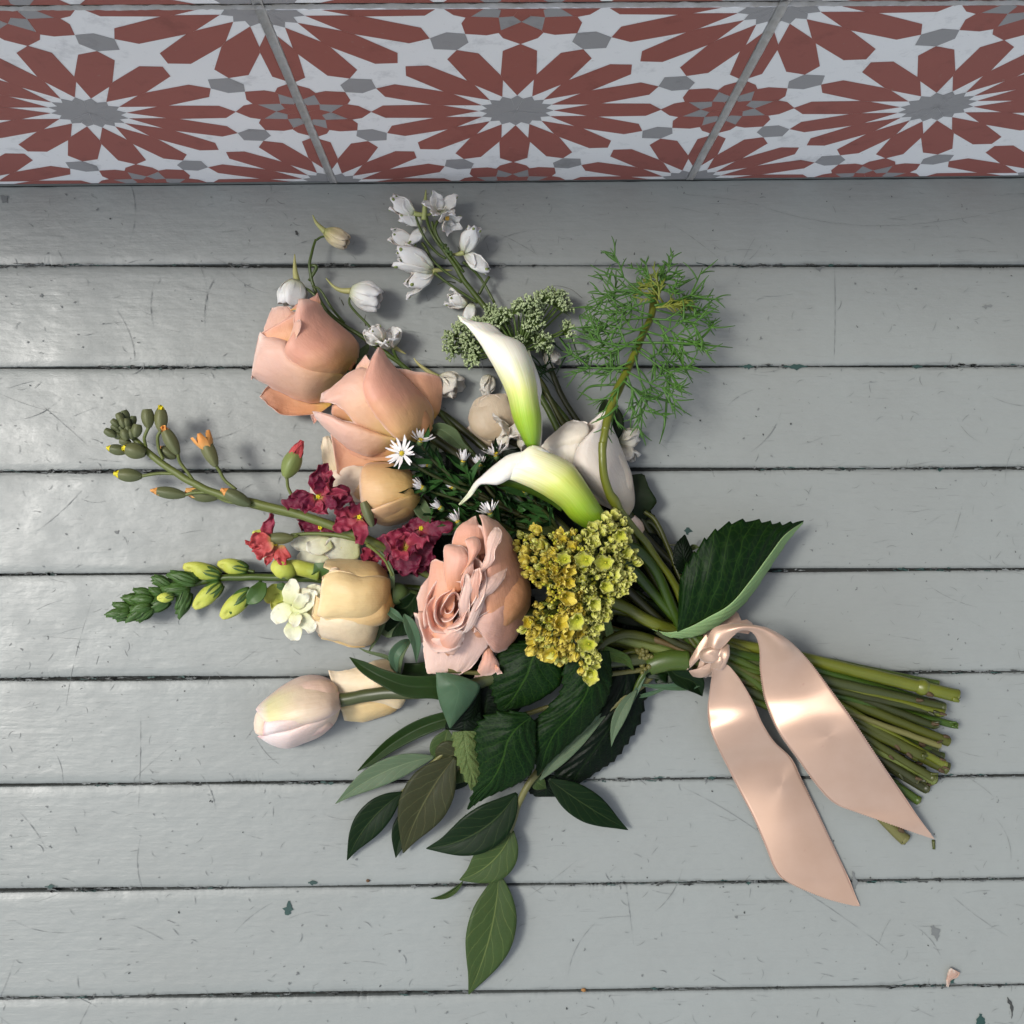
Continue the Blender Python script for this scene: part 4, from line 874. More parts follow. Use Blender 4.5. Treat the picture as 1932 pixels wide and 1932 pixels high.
M_calla = calla_mat('calla_spathe'); M_calla2 = calla_mat('calla_back_green', True)
M_callain = petal_mat('calla_inside', [(0, (.80, .80, .66)), (.6, (.87, .86, .82)), (1, (.70, .74, .42))], rough=.4, sss=.2, vein=.2)
root = empty('calla_lily', P(*ZG(720, 915), 50), 'upright white calla lily with a green throat pointing at the tiled wall', 'calla lily', 'calla lilies of the bouquet')
petals(root, ZG, [
 (M_calla, r2((694, 912, 50, 748, 916, 50, 5), (650, 830, 50, 762, 840, 50, 8), (612, 740, 51, 762, 740, 51, 11), (590, 640, 52, 748, 640, 51, 13), (560, 560, 53, 738, 560, 51, 14), (510, 462, 54, 720, 470, 50, 14), (458, 372, 54, 690, 380, 50, 12), (408, 292, 53, 655, 318, 48, 9), (372, 245, 52, 560, 278, 46, 6), (342, 210, 50, 480, 213, 45, 3), (318, 193, 49, 400, 200, 45, 1), (296, 160, 47, 301, 163, 47, 0)), dict(seed=111, ruffle=.25, label='outer face of the spathe')),
 (M_callain, r2((745, 915, 46, 766, 905, 45, 0), (758, 830, 48, 771, 760, 46, 1), (742, 700, 50, 762, 640, 47, 1), (735, 620, 50, 768, 580, 46, 1), (715, 500, 49, 742, 480, 46, 1), (690, 420, 48, 710, 400, 46, 0), (680, 370, 48, 698, 355, 46, 0)), dict(seed=112, ruffle=.3, label='turned-out white rim')),
], thick=.9)
M_callastem = plain('calla_stem', (0.035, 0.070, 0.006), .35, .3, 140, lengthwise=True, sss=.05)
stem(root, ZG, [(722, 905, 50), (760, 990, 46), (900, 1180, 36), (1250, 1560, 26)], 11, M_callastem, 3.2)
root = empty('calla_lily', P(*ZG(1095, 1355), 48), 'arching calla lily with a long curled green tip, lying over the white daisies', 'calla lily', 'calla lilies of the bouquet')
petals(root, ZG, [
 (M_calla2, r2((1045, 1380, 46, 1145, 1325, 46, 8), (950, 1322, 48, 1100, 1245, 48, 13), (880, 1245, 50, 1040, 1150, 50, 15), (800, 1188, 52, 978, 1060, 52, 15), (730, 1147, 54, 930, 1005, 53, 13), (660, 1114, 55, 815, 945, 57, 10), (606, 1094, 56, 715, 908, 60, 6), (574, 1088, 57, 655, 950, 60, 1)), dict(seed=113, ruffle=.2, label='yellow-green throat of the spathe')),
 (M_callain, r2((690, 920, 60, 640, 1030, 58, 3), (660, 938, 59, 620, 1060, 57, 3), (575, 962, 56, 585, 1088, 57, 4), (500, 1018, 53, 520, 1117, 56, 4), (435, 1076, 51, 450, 1115, 53, 2), (392, 1115, 49, 412, 1128, 50, 1), (350, 1180, 47, 362, 1190, 47, 0), (304, 1236, 45, 309, 1234, 45, 0)), dict(seed=114, ruffle=.3, label='white inside with a green curled tip')),
 (M_callain, r2((955, 1012, 52, 900, 1060, 54, 1), (900, 1008, 55, 860, 1030, 56, 2), (840, 965, 58, 800, 1000, 59, 2), (780, 920, 60, 740, 960, 61, 2), (715, 903, 61, 690, 940, 60, 1)), dict(seed=115, ruffle=.2)),
 (M_callastem, r2((430, 1098, 49, 436, 1108, 48, 0), (560, 1085, 52, 560, 1122, 48, 1), (700, 1112, 51, 690, 1165, 46, 2), (800, 1165, 50, 790, 1212, 45, 2), (900, 1245, 47, 885, 1270, 45, 0)), dict(seed=116, ruffle=.2)),
], thick=.9)
stem(root, ZG, [(1095, 1355, 44), (1180, 1430, 38), (1400, 1580, 30)], 2, M_callastem, 3.4, slot=19)
# ---------------------------------------------------------------- delphiniums
M_delph = petal_mat('delphinium_petal', [(0, (.62, .66, .40)), (.3, (.82, .82, .74)), (1, (.84, .83, .80))], rough=.5, sss=.25, vein=.3)
M_delph_dim = petal_mat('delphinium_petal_shade_dim', [(0, (.50, .50, .30)), (.3, (.66, .62, .50)), (1, (.72, .68, .60))], rough=.5, sss=.25, vein=.35)  # darker copy of the delphinium petal: shade on low flowers put into the colour
M_delphspot = plain('petal_green_tip', (.18, .23, .06), .5, .3)
M_spur = plain('delphinium_spur', (.30, .34, .12), .5, .4, 300, col2=(.42, .36, .14), lengthwise=True)
def delph_flower(root, Zf, u, v, z, ang, elev, size, op=30, spur=None, n=5, mat=None, seed=0, wd=.75, spot=True):
    rr = random.Random(seed); mb = MB(); F = frame(Zf, u, v, z, ang, elev)
    for i in range(n):
        o = op*rr.uniform(.75, 1.25)
        Mx = F @ Matrix.Rotation(R(i*360/n+rr.uniform(-12, 12)), 4, 'X') @ Matrix.Translation((0, 0, .0008)) @ Matrix.Rotation(-R(o), 4, 'Y')
        ln = size*rr.uniform(.85, 1.1)
        put(mb, lpetal(ln, size*wd, base=.3, tip=.25, cup=-.18, arch=-.22 if op < 40 else .1, ruf=.9, seed=seed+i), Mx)
        if spot:
            g = ellipsoid(size*.07, size*.05, size*.03, 4, 6); put(mb, g, Mx @ Matrix.Translation((ln*.88/1000, 0, (.28 if op < 40 else -.1)*-ln*.75/1000+.0005)), 1)
    for i in range(2):
        Mx = F @ Matrix.Rotation(R(i*180+40), 4, 'X') @ Matrix.Rotation(-R(op*.45), 4, 'Y'); put(mb, lpetal(size*.6, size*.4, ruf=.8, seed=seed+9+i, cup=-.2), Mx)
    fl = mb.build('flower', [mat or M_delph, M_delphspot], root, thick=.15)
    if spur:
        pts = [P(*Zf(u, v), z)] + [P(*Zf(a, b), c) for a, b, c in spur]; n_ = len(pts)
        g = tube_geo(pts, [1.5*(1-i/(n_-1))+.25 for i in range(n_)], 8, 6); mesh('spur', g[0], g[1], M_spur, fl, uvs=g[2])
    return fl
def bract(root, Zf, pts, mat=None): tube('bract', Zf, pts, [.35, .3, .1][:len(pts)] if len(pts) < 4 else [.4, .35, .25, .1], mat or M_stem_g, root, ns=5, k=4)
root = empty('delphinium', P(*ZA(1290, 780), 8), 'delphinium stem of nodding white buds beside the uppermost peach rose', 'delphinium', 'white delphiniums of the bouquet')
stem(root, FULL, [(596, 452, 12), (588, 478, 13), (584, 505, 13), (592, 540, 12), (612, 580, 11), (640, 607, 10), (690, 640, 10), (735, 672, 10), (775, 705, 9), (840, 790, 9), (960, 930, 8), (1150, 1080, 9)], 13, M_stem_g, .75)
tube('stem', FULL, [(597, 453, 12), (606, 447, 12), (618, 446, 12), (626, 448, 12)], [.7, .6, .6, .8], M_stem_g, root)
tube('stem', FULL, [(640, 607, 10), (615, 590, 14), (596, 560, 18), (578, 545, 17), (566, 546, 16)], [.8, .8, .8, .8, 1], M_stem_g, root)
tube('stem', FULL, [(650, 610, 10), (625, 580, 15), (605, 548, 15), (590, 540, 14)], [.7, .7, .6, .5], M_stem_g, root)
tube('stem', FULL, [(725, 665, 10), (700, 620, 12), (672, 590, 13), (659, 572, 14), (662, 560, 14), (672, 560, 14)], [.8, .7, .7, .7, .7, .9], M_stem_g, root)
tube('stem', FULL, [(775, 700, 9), (752, 680, 10), (742, 660, 12), (744, 650, 12)], [.8, .8, .9, 1.1], M_stem_g, root)
tube('stem', FULL, [(583, 530, 12), (597, 505, 13), (588, 500, 13)], [.9, 1.0, .7], M_stem_g, root)
M_budy = petal_mat('cream_bud', [(0, (.40, .42, .12)), (.4, (.66, .56, .30)), (1, (.74, .62, .44))], sss=.2)
def nodbud(root, Zf, u, v, z, ang, size, wd, mat, seed, elev=0, spur=None):
    """closed bud of overlapping cupped petals"""
    rr = random.Random(seed); mb = MB(); F = frame(Zf, u, v, z, ang, elev)
    for i in range(6):
        a = i*60+rr.uniform(-10, 10)
        def fn(s, t, a=a):
            th = R(a+(t-.5)*95); r = wd*.5*(math.sin(math.pi*min(1, .10+s*.66))**.75)*(1+.07*(i % 2))*(1+.10*s*math.sin(t*9+i)); x = size*s*(1-.20*abs(2*t-1)**2)
            n_ = noise.noise(Vector((x*.2+seed, th*2, i)))
            return Vector((x, (r+n_*1.2*s)*math.cos(th), (r+n_*1.2*s)*math.sin(th)))
        put(mb, grid(10, 12, fn), F)
    fl = mb.build('bud', mat, root, thick=.15)
    if spur:
        pts = [P(*Zf(u, v), z)] + [P(*Zf(a, b), c) for a, b, c in spur]; n_ = len(pts)
        g = tube_geo(pts, [1.6*(1-i/(n_-1))+.3 for i in range(n_)], 8, 6); mesh('spur', g[0], g[1], M_spur, fl, uvs=g[2])
    return fl
nodbud(root, FULL, 614, 437, 12, -28, 14, 9.5, M_budy, 3, spur=[(606, 430, 12), (596, 419, 12), (590, 406, 11)])
nodbud(root, FULL, 560, 530, 17, 253, 15, 15, M_delph, 5, spur=[(557, 512, 17), (556, 495, 17), (556, 480, 16)])
nodbud(root, FULL, 663, 549, 15, -18, 17, 14.5, M_delph, 7, spur=[(645, 548, 14), (630, 541, 14), (615, 525, 13)])
delph_flower(root, FULL, 742, 655, 12, 118, 35, 12, 42, spur=[(752, 660, 10), (766, 668, 9)], seed=4, wd=.95)
delph_flower(root, FULL, 722, 645, 12, 140, 30, 11, 36, seed=14, wd=.95)
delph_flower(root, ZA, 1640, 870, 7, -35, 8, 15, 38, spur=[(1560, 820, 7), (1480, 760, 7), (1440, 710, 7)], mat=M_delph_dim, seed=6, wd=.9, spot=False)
bract(root, ZA, [(1050, 450, 12), (1040, 400, 12), (1050, 355, 12)], M_stem_d); bract(root, ZA, [(870, 280, 12), (850, 235, 12)], M_stem_d); bract(root, ZA, [(940, 760, 6), (1040, 640, 8), (1050, 580, 8)], M_stem_d)
root = empty('delphinium', P(*ZT(1040, 1290), 10), 'delphinium spray of open white flowers nearest the tiled wall', 'delphinium', 'white delphiniums of the bouquet')
stem(root, ZT, [(560, 500, 14), (600, 640, 14), (700, 800, 14), (790, 920, 13), (860, 1040, 12), (950, 1160, 11), (1060, 1300, 10), (1300, 1600, 9), (1700, 2200, 8), (2300, 3000, 9)], 10, M_stem_g, .9)
for pts in ([(400, 430, 14), (450, 560, 14), (520, 690, 14), (620, 800, 13), (700, 850, 13)], [(510, 450, 14), (545, 570, 15), (620, 700, 15), (720, 810, 14), (830, 960, 13)], [(620, 490, 15), (595, 570, 15), (640, 680, 15), (740, 800, 15), (870, 980, 13)],
            [(500, 740, 13), (570, 860, 13), (700, 980, 12), (850, 1075, 12)], [(590, 985, 12), (700, 1070, 12), (830, 1160, 11), (1000, 1270, 10)], [(860, 880, 12), (960, 960, 11), (1050, 1070, 9), (1160, 1270, 9)], [(470, 700, 12), (500, 740, 12), (520, 780, 12)],
            [(1010, 1190, 8), (1060, 1100, 9), (1110, 1020, 9)]):
    tube('stem', ZT, pts, [.9]+[.75]*(len(pts)-1), M_stem_g, root)
for a in (([(490, 480, 14), (500, 330, 15), (508, 195, 15)]), ):
    tube('spur', ZT, a, [1.6, 1.2, .3], M_spur, root)
for q in ((395, 425, 14, 150, 5, 15, 26, [(460, 430, 14), (540, 430, 13), (600, 380, 12)], 21, .62), (640, 400, 15, 75, 55, 12, 50, None, 22, .7), (700, 480, 14, -50, 40, 10, 40, None, 23, .7), (470, 520, 12, 165, 5, 15, 22, None, 24, .5), (500, 560, 11, 230, 5, 13, 22, None, 25, .5), (390, 700, 11, 160, 5, 14, 24, None, 26, .6),
          (870, 790, 13, 65, 15, 15, 30, [(800, 810, 12), (740, 800, 11)], 27, .6), (880, 810, 12, -38, 5, 17, 20, None, 28, .5), (570, 965, 12, 150, 8, 22, 30, [(650, 960, 11), (760, 960, 10)], 29, .55), (575, 975, 10, 215, 3, 19, 24, None, 30, .5), (420, 740, 10, 200, 3, 13, 22, None, 31, .5), (900, 1290, 6, 160, 8, 12, 32, None, 32, .6), (950, 1280, 6, 255, 3, 11, 22, None, 33, .6)):
    u, v, z, ang, el, sz, op, spr, sd, wd_ = q
    delph_flower(root, ZT, u, v, z, ang, el, sz, op, spur=spr, seed=sd, n=3 if op < 30 else 5, wd=wd_)
mb = MB()
for i in range(9): bead(mb, P(*ZT(700+(i % 3)*12, 455+(i//3)*12), 21), .5)
mb.build('stamens', plain('ochre_stamen', (.35, .22, .03), .6), root)
mb = MB()
for i in range(16):
    p = P(*ZT(670+i*4.5, 700+i*7), 15+random.uniform(-1, 1)); bead(mb, p+Vector((random.uniform(-1, 1), random.uniform(-1, 1), 0))*.0012, 1.0, st=1.5)
mb.build('bud', M_green_soft, root)
bract(root, ZT, [(790, 1080, 11), (700, 1065, 12), (615, 1100, 12)], M_stem_d); bract(root, ZT, [(960, 1270, 10), (870, 1220, 11), (805, 1185, 11)], M_stem_d); bract(root, ZT, [(820, 800, 13), (825, 760, 13), (808, 730, 13)], M_stem_d)
root = empty('delphinium', P(*ZG(900, 420), 5), 'shade-dimmed delphinium flowers peeping out low beneath the callas and white rose', 'delphinium', 'white delphiniums of the bouquet')
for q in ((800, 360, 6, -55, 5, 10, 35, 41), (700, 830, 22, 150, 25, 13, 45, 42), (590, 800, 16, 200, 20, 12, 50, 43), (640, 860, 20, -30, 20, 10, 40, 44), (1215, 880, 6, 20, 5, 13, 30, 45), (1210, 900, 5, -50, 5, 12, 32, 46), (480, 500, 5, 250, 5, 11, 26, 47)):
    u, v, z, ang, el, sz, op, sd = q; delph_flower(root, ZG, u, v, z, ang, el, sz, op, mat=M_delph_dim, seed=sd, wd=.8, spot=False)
stem(root, ZG, [(780, 340, 6), (830, 480, 6), (900, 640, 7), (1000, 800, 7), (1180, 1100, 8), (1450, 1500, 9)], 17, M_stem_d, 1.4)
# ---------------------------------------------------------------- stock (magenta) stem
M_mag = petal_mat('magenta_stock_petal', [(0, (.36, .25, .03)), (.08, (.26, .02, .03)), (.3, (.150, .002, .030)), (1, (.125, .002, .026))], rough=.55, sss=.12, vein=.45, edge=(.21, .010, .035), ew=.03)
M_mag2 = petal_mat('pink_stock_petal', [(0, (.45, .33, .05)), (.12, (.34, .04, .055)), (.5, (.27, .018, .050)), (1, (.23, .016, .044))], rough=.55, sss=.12, vein=.5, edge=(.33, .035, .07), ew=.05)
M_red = petal_mat('red_stock_bud', [(0, (.35, .28, .06)), (.25, (.50, .07, .06)), (1, (.48, .06, .07))], rough=.5, sss=.1, vein=.3)
M_bud = plain('stock_bud_green', (.075, .095, .04), .55, .5, 350, col2=(.16, .16, .06), lengthwise=True)
M_bud_o = plain('orange_bud_petal', (.62, .26, .06), .5, .4, 300, col2=(.62, .36, .12), sss=.1)
M_bud_y = plain('yellow_bud_petal', (.66, .56, .02), .5, .3, 300, sss=.1)
M_stock = plain('stock_stem', (.10, .12, .022), .5, .35, 160, col2=(.10, .13, .03), lengthwise=True)
root = empty('stock', P(*ZS(1650, 980), 24), 'magenta stock stem with green and orange buds reaching left over the floor', 'stock flower')
stem(root, ZS, [(215, 330, 22), (270, 390, 22), (420, 520, 23), (640, 660, 24), (850, 752, 25), (1100, 812, 26), (1400, 890, 28), (1650, 975, 29), (1950, 1100, 28), (2300, 1300, 22), (2900, 1560, 20)], 7, M_stock, 1.6, slot=8)
tube('stem', ZS, [(830, 760, 24), (1000, 810, 24), (1250, 870, 25), (1500, 920, 26), (1750, 1000, 27)], [1.0, 1.3, 1.6, 2.0, 2.0], M_stock, root)
tube('stem', ZS, [(1350, 1040, 20), (1500, 1028, 21), (1680, 1040, 23), (1900, 1085, 25)], [1.0, 1.0, 1.2, 1.6], M_stock, root)
def budgeo(mb, F, ln, wd, tipm=None, open_=.12):
    """calyx of four ribs with petals showing at the mouth"""
    def fn(s, t):
        th = 2*math.pi*t; r = wd*.5*(math.sin(math.pi*min(1, s*.74+.07))**.65)*(1+.10*math.cos(4*th))
        return Vector((ln*s, r*math.cos(th), r*math.sin(th)))
    put(mb, grid(9, 16, fn), F, 0)
    for i in range(4):
        th = R(45+90*i); Mx = F @ Matrix.Rotation(th, 4, 'X') @ Matrix.Translation((ln*.62/1000, 0, wd*.33/1000)); put(mb, lpetal(ln*.36, wd*.45, arch=-.15, ruf=.1, nu=4, nv=4), Mx, 0)
    if tipm:
        for i in range(5):
            Mx = F @ Matrix.Rotation(R(i*72), 4, 'X') @ Matrix.Translation((ln*.55/1000, 0, wd*.20/1000)) @ Matrix.Rotation(-R(8+open_*60), 4, 'Y'); put(mb, lpetal(ln*(.66 if wd < 9 else .95), wd*.72, base=.7, arch=-.3, cup=-.3, ruf=.3, seed=i, nu=5, nv=5), Mx, 1)
BUDM = {'g': (M_bud, M_bud), 'o': (M_bud, M_bud_o), 'y': (M_bud, M_bud_y), 'r': (plain('coral_bud_calyx', (.20, .23, .06), .5, .3, 300, col2=(.12, .17, .05), lengthwise=True), M_red)}
def sbud(u, v, ang, ln, wd, z=24, kind='g', stalk=None, elev=5, op=.1, Zf=ZS, par=None, lab=None):
    mb = MB(); ra = R(ang); un = ln/1000
    F = frame(Zf, u, v, z, ang, elev) @ Matrix.Translation((-un*.5, 0, 0)); budgeo(mb, F, ln, wd, None if kind == 'g' else 1, op)
    o = mb.build('bud', list(BUDM[kind]), par or root, thick=0)
    if lab: o['label'] = lab
    if stalk: 
        p0 = F @ Vector((.0003, 0, 0)); pts = [p0]+[P(*Zf(a, b), c) for a, b, c in stalk]; g = tube_geo(pts, [.9]*len(pts), 7, 6); mesh('bud_stalk', g[0], g[1], M_stock, o, uvs=g[2])
    return o
for q in ((62, 312, 150, 6.5, 4), (98, 240, 140, 5, 3.5), (135, 205, 120, 6, 4), (172, 192, 108, 6.5, 4.5), (225, 225, 85, 5.5, 3.6), (100, 275, 150, 5, 3.5), (140, 275, 120, 5, 3.6), (180, 240, 95, 5, 3.6), (190, 285, 100, 5, 3.8), (250, 295, 80, 7, 5.5), (120, 330, 160, 5, 4), (170, 325, 110, 6, 5), (215, 320, 95, 5.5, 4.5), (150, 240, 110, 5, 3.6), (170, 372, 165, 6, 4.5), (120, 300, 140, 5, 3.5), (205, 275, 90, 4.5, 3.5)):
    sbud(*q, z=25+random.uniform(-2, 3))
sbud(330, 208, 95, 10, 6.6, 27, 'g', [(322, 300, 26), (305, 350, 25), (318, 410, 23)]); sbud(424, 222, 90, 11.5, 6.8, 27, 'y', [(400, 340, 26), (410, 430, 24), (440, 500, 24)], op=.0)
sbud(500, 378, 118, 14, 6.6, 29, 'o', [(560, 520, 26), (620, 600, 25), (660, 660, 24)], op=0); sbud(478, 455, 150, 9, 6, 20, 'o', op=0); sbud(122, 432, 170, 9, 5.5, 20, 'y'); sbud(245, 440, 165, 10.5, 8, 26, 'y', op=0)
sbud(205, 612, 175, 12, 6.8, 22, 'y', [(360, 605, 22), (430, 598, 22), (510, 602, 23)]); sbud(770, 450, 115, 16, 7, 28, 'o', [(840, 580, 26), (880, 650, 25), (960, 715, 25)], op=.55, lab='bud opening orange')
sbud(497, 740, 172, 15, 6, 22, 'o', [(650, 738, 22), (760, 735, 23), (840, 750, 24)]); sbud(735, 752, 170, 14, 7.5, 17, 'o', [(900, 800, 20), (1000, 815, 22)], op=.2); sbud(975, 778, 152, 14, 6.8, 31, 'o', [(1060, 830, 27), (1200, 850, 27)])
sbud(1350, 540, 65, 14, 9.5, 30, 'r', [(1322, 640, 29), (1330, 700, 28), (1362, 765, 27)], op=.10, lab='bud showing coral red petals')
sbud(1280, 1062, 182, 13, 6, 24, 'g', [(1400, 1040, 22)])
sbud(1900, 890, 110, 14, 5, 38, 'g')
def magflower(par, Zf, spec, sd0):
    for i, (a, b, wd_, m, rl) in enumerate(spec):
        wpetal(par, 'petal', Zf, a, b, wd_, m, roll=rl, ruf=2.4, base=.2, wide=.62, tip=.55, cup=.12, arch=.10, seed=sd0+i*1.7, nu=14, nv=12)
def fl(name, par, Zf, u, v, z):
    """centre of a floret: a small part the petals hang on"""
    mb = MB(); p = P(*Zf(u, v), z)
    for i in range(5): bead(mb, p+Vector((math.cos(i*1.26), math.sin(i*1.26), .3))*.0007, .7)
    return mb.build(name, M_bud_y, par)
f1 = fl('floret', root, ZS, 1545, 765, 37)
magflower(f1, ZS, [((1545, 755, 36), (1590, 525, 38), 13, M_mag, 10), ((1555, 755, 37), (1660, 590, 44), 9, M_mag2, -40), ((1530, 765, 36), (1295, 820, 34), 9, M_mag, 10), ((1520, 770, 37), (1360, 760, 38), 6, M_mag, -30), ((1560, 765, 37), (1800, 780, 36), 12, M_mag, -8), ((1560, 755, 38), (1760, 725, 42), 7, M_mag2, 25), ((1545, 775, 37), (1570, 895, 40), 13, M_mag2, 0), ((1540, 780, 37), (1520, 880, 41), 8, M_mag2, 20), ((1550, 750, 40), (1560, 620, 44), 8, M_mag, 30), ((1570, 770, 40), (1680, 830, 42), 7, M_mag, 30), ((1520, 780, 40), (1420, 860, 40), 7, M_mag, -25)], 1)
f2 = fl('floret', root, ZS, 1840, 910, 35)
magflower(f2, ZS, [((1830, 915, 34), (1650, 990, 34), 9, M_mag2, 10), ((1820, 905, 35), (1655, 850, 37), 6, M_mag2, 30), ((1850, 920, 35), (1835, 1095, 38), 8, M_mag2, 0), ((1830, 900, 35), (1780, 790, 34), 8, M_mag, 20), ((1850, 895, 34), (1900, 820, 33), 8, M_mag, -20), ((1860, 915, 34), (1960, 940, 30), 8, M_mag, 0)], 20)
f3 = fl('floret', root, ZS, 1560, 985, 18)
magflower(f3, ZS, [((1570, 985, 16), (1400, 950, 17), 8, M_mag, 0), ((1560, 985, 17), (1470, 1015, 18), 6, M_mag, 20), ((1560, 990, 17), (1650, 1010, 16), 5, M_mag, 0)], 30)
f4 = fl('floret', root, ZS, 1240, 1100, 24)
magflower(f4, ZS, [((1170, 1060, 24), (1200, 890, 24), 7, M_mag2, 12), ((1220, 1085, 25), (1030, 1110, 25), 8, M_red, 10), ((1210, 1070, 27), (1060, 1060, 28), 7, M_red, -10), ((1230, 1100, 27), (1080, 1160, 26), 7, M_red, 5), ((1260, 1110, 24), (1110, 1185, 22), 6, M_red, 0), ((1275, 1110, 24), (1300, 1255, 26), 8, M_red, 0), ((1250, 1130, 22), (1180, 1245, 21), 5, M_red, 0)], 40)
f5 = fl('floret', root, ZC, 1385, 1650, 33)
magflower(f5, ZC, [((1380, 1640, 33), (1205, 1490, 37), 11, M_mag2, 10), ((1390, 1640, 32), (1380, 1480, 34), 9, M_mag2, 0), ((1400, 1640, 34), (1635, 1500, 38), 8, M_mag2, 25), ((1370, 1660, 31), (1060, 1620, 26), 14, M_mag, 0), ((1380, 1670, 32), (1430, 1925, 30), 16, M_mag, 0), ((1410, 1650, 31), (1700, 1760, 26), 15, M_mag, 0), ((1360, 1670, 30), (1200, 1820, 24), 12, M_mag, 0), ((1420, 1680, 28), (1620, 1900, 22), 12, M_mag, 0), ((1380, 1630, 26), (1260, 1500, 22), 14, M_mag, 0), ((1390, 1660, 36), (1320, 1780, 38), 9, M_mag2, 30), ((1410, 1650, 36), (1530, 1700, 37), 8, M_mag, -30), ((1380, 1640, 35), (1280, 1600, 38), 8, M_mag, 35), ((1500, 1700, 24), (1600, 1880, 27), 9, M_mag, 20), ((1300, 1700, 26), (1180, 1740, 30), 8, M_mag2, -20)], 50)
f6 = fl('floret', root, ZC, 1560, 1440, 28)
magflower(f6, ZC, [((1560, 1440, 28), (1885, 1440, 30), 9, M_mag, 0), ((1550, 1450, 28), (1720, 1560, 26), 10, M_mag, 0), ((1540, 1440, 28), (1440, 1350, 26), 9, M_mag, 10), ((1560, 1440, 28), (1700, 1350, 26), 7, M_mag, 0), ((1530, 1450, 26), (1400, 1560, 24), 9, M_mag, 0)], 60)
magflower(fl('floret', root, ZC, 1080, 1700, 16), ZC, [((1080, 1700, 16), (925, 1720, 18), 6, M_mag2, 10), ((1100, 1720, 15), (1020, 1790, 16), 7, M_mag2, 0), ((1150, 1740, 15), (1290, 1850, 18), 7, M_mag, 0), ((1120, 1700, 14), (1250, 1700, 14), 10, M_mag, 0)], 70)
tube('stem', ZC, [(1000, 1610, 36), (1080, 1670, 40), (1180, 1770, 46), (1230, 1870, 49), (1262, 1932, 48)], [1.1, .8, .7, .7, .7], M_stock, root)
# ---------------------------------------------------------------- snapdragon
M_snapg = plain('snapdragon_calyx', (.040, .095, .012), .5, .4, 260, col2=(.045, .095, .02), sss=.04)
M_snapy = petal_mat('snapdragon_bud_yellow', [(0, (.20, .28, .04)), (.5, (.46, .52, .07)), (1, (.60, .62, .12))], sss=.15, vein=.2)
M_snapw = petal_mat('snapdragon_petal_cream', [(0, (.62, .66, .26)), (.4, (.80, .80, .50)), (1, (.86, .85, .68))], sss=.22, vein=.25)
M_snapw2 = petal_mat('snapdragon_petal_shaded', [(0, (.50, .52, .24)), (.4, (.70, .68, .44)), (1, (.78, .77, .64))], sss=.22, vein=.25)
root = empty('snapdragon', P(*ZS(1500, 1350), 12), 'snapdragon spike with green buds at its left tip and cream florets by the cream rose', 'snapdragon')
stem(root, ZS, [(110, 1590, 9), (300, 1530, 11), (450, 1465, 12), (620, 1395, 13), (870, 1345, 13), (1200, 1340, 14), (1560, 1355, 14), (2000, 1400, 12), (2700, 1500, 12)], 9, M_stem_g, 1.6)
def snapbud(u, v, ang, ln, wd, z=12, yellow=0, seed=0, elev=4, lab=None):
    F = frame(ZS, u, v, z, ang, elev) @ Matrix.Translation((-ln*.5/1000, 0, 0)); mb = MB(); rr = random.Random(seed)
    if yellow:
        def fn(s, t):
            th = 2*math.pi*t; r = wd*.46*(math.sin(math.pi*min(1, s*.9+.06))**.6)*(1+.06*math.cos(2*th)); bend = s*s*wd*.15
            cl = -.25*wd*math.exp(-((s-.78)/.1)**2)*max(0, math.cos(th-1.2))**4
            return Vector((ln*s, (r+cl)*math.cos(th), (r+cl)*math.sin(th)-bend))
        put(mb, grid(14, 18, fn), F, 1)
    else:
        put(mb, ellipsoid(ln*.45, wd*.42, wd*.42, 8, 10, off=ln*.45), F, 0)
    cf = .62 if yellow else 1.0
    for i in range(5):
        a = i*72+rr.uniform(-12, 12)
        Mx = F @ Matrix.Rotation(R(a), 4, 'X') @ Matrix.Translation((0, 0, wd*.15/1000)) @ Matrix.Rotation(-R(26), 4, 'Y'); put(mb, lpetal(ln*cf*rr.uniform(.9, 1.15), wd*.85, base=.5, tip=.12, arch=-.42, cup=-.25, ruf=.3, seed=seed+i, nu=7, nv=6), Mx, 0)
    o = mb.build('bud', [M_snapg, M_snapy], root, thick=.2)
    if lab: o['label'] = lab
for i, q in enumerate(((105, 1595, 190, 9, 5), (150, 1545, 170, 9, 5), (180, 1610, 205, 9, 5.5), (150, 1600, 195, 9, 6), (215, 1560, 180, 10, 6), (250, 1600, 210, 10, 7), (240, 1500, 168, 12, 7), (300, 1500, 175, 11, 8), (320, 1590, 225, 10, 7), (300, 1450, 165, 9, 6), (395, 1445, 160, 8, 6), (405, 1530, 200, 13, 10), (460, 1385, 168, 11, 6), (440, 1370, 150, 10, 5), (530, 1425, 185, 15, 9), (585, 1345, 160, 14, 8), (590, 1525, 245, 13, 8), (580, 1480, 250, 11, 7), (640, 1340, 170, 8, 6), (285, 1560, 195, 10, 7), (350, 1500, 190, 10, 8))):
    snapbud(*q, z=14+random.uniform(-2, 4), seed=i*3)
for q in ((455, 1485, 185, 9, 5.5, 20, 1, 90), (715, 1295, 165, 21, 9.5, 15, 1, 91), (935, 1265, 168, 17, 9, 12, 1, 92), (755, 1470, 222, 20, 9.5, 15, 1, 93), (960, 1530, 222, 22, 10.5, 15, 1, 94)): snapbud(*q)
tube('stem', ZS, [(860, 1345, 12), (800, 1400, 13), (830, 1420, 14)], [1, .8, .8], M_stem_g, root); tube('stem', ZS, [(1130, 1350, 13), (1130, 1400, 13), (1080, 1450, 14)], [1, .9, .9], M_stem_g, root); tube('stem', ZS, [(1090, 1300, 12), (1040, 1290, 12), (1000, 1280, 12)], [.9, .8, .8], M_stem_g, root)
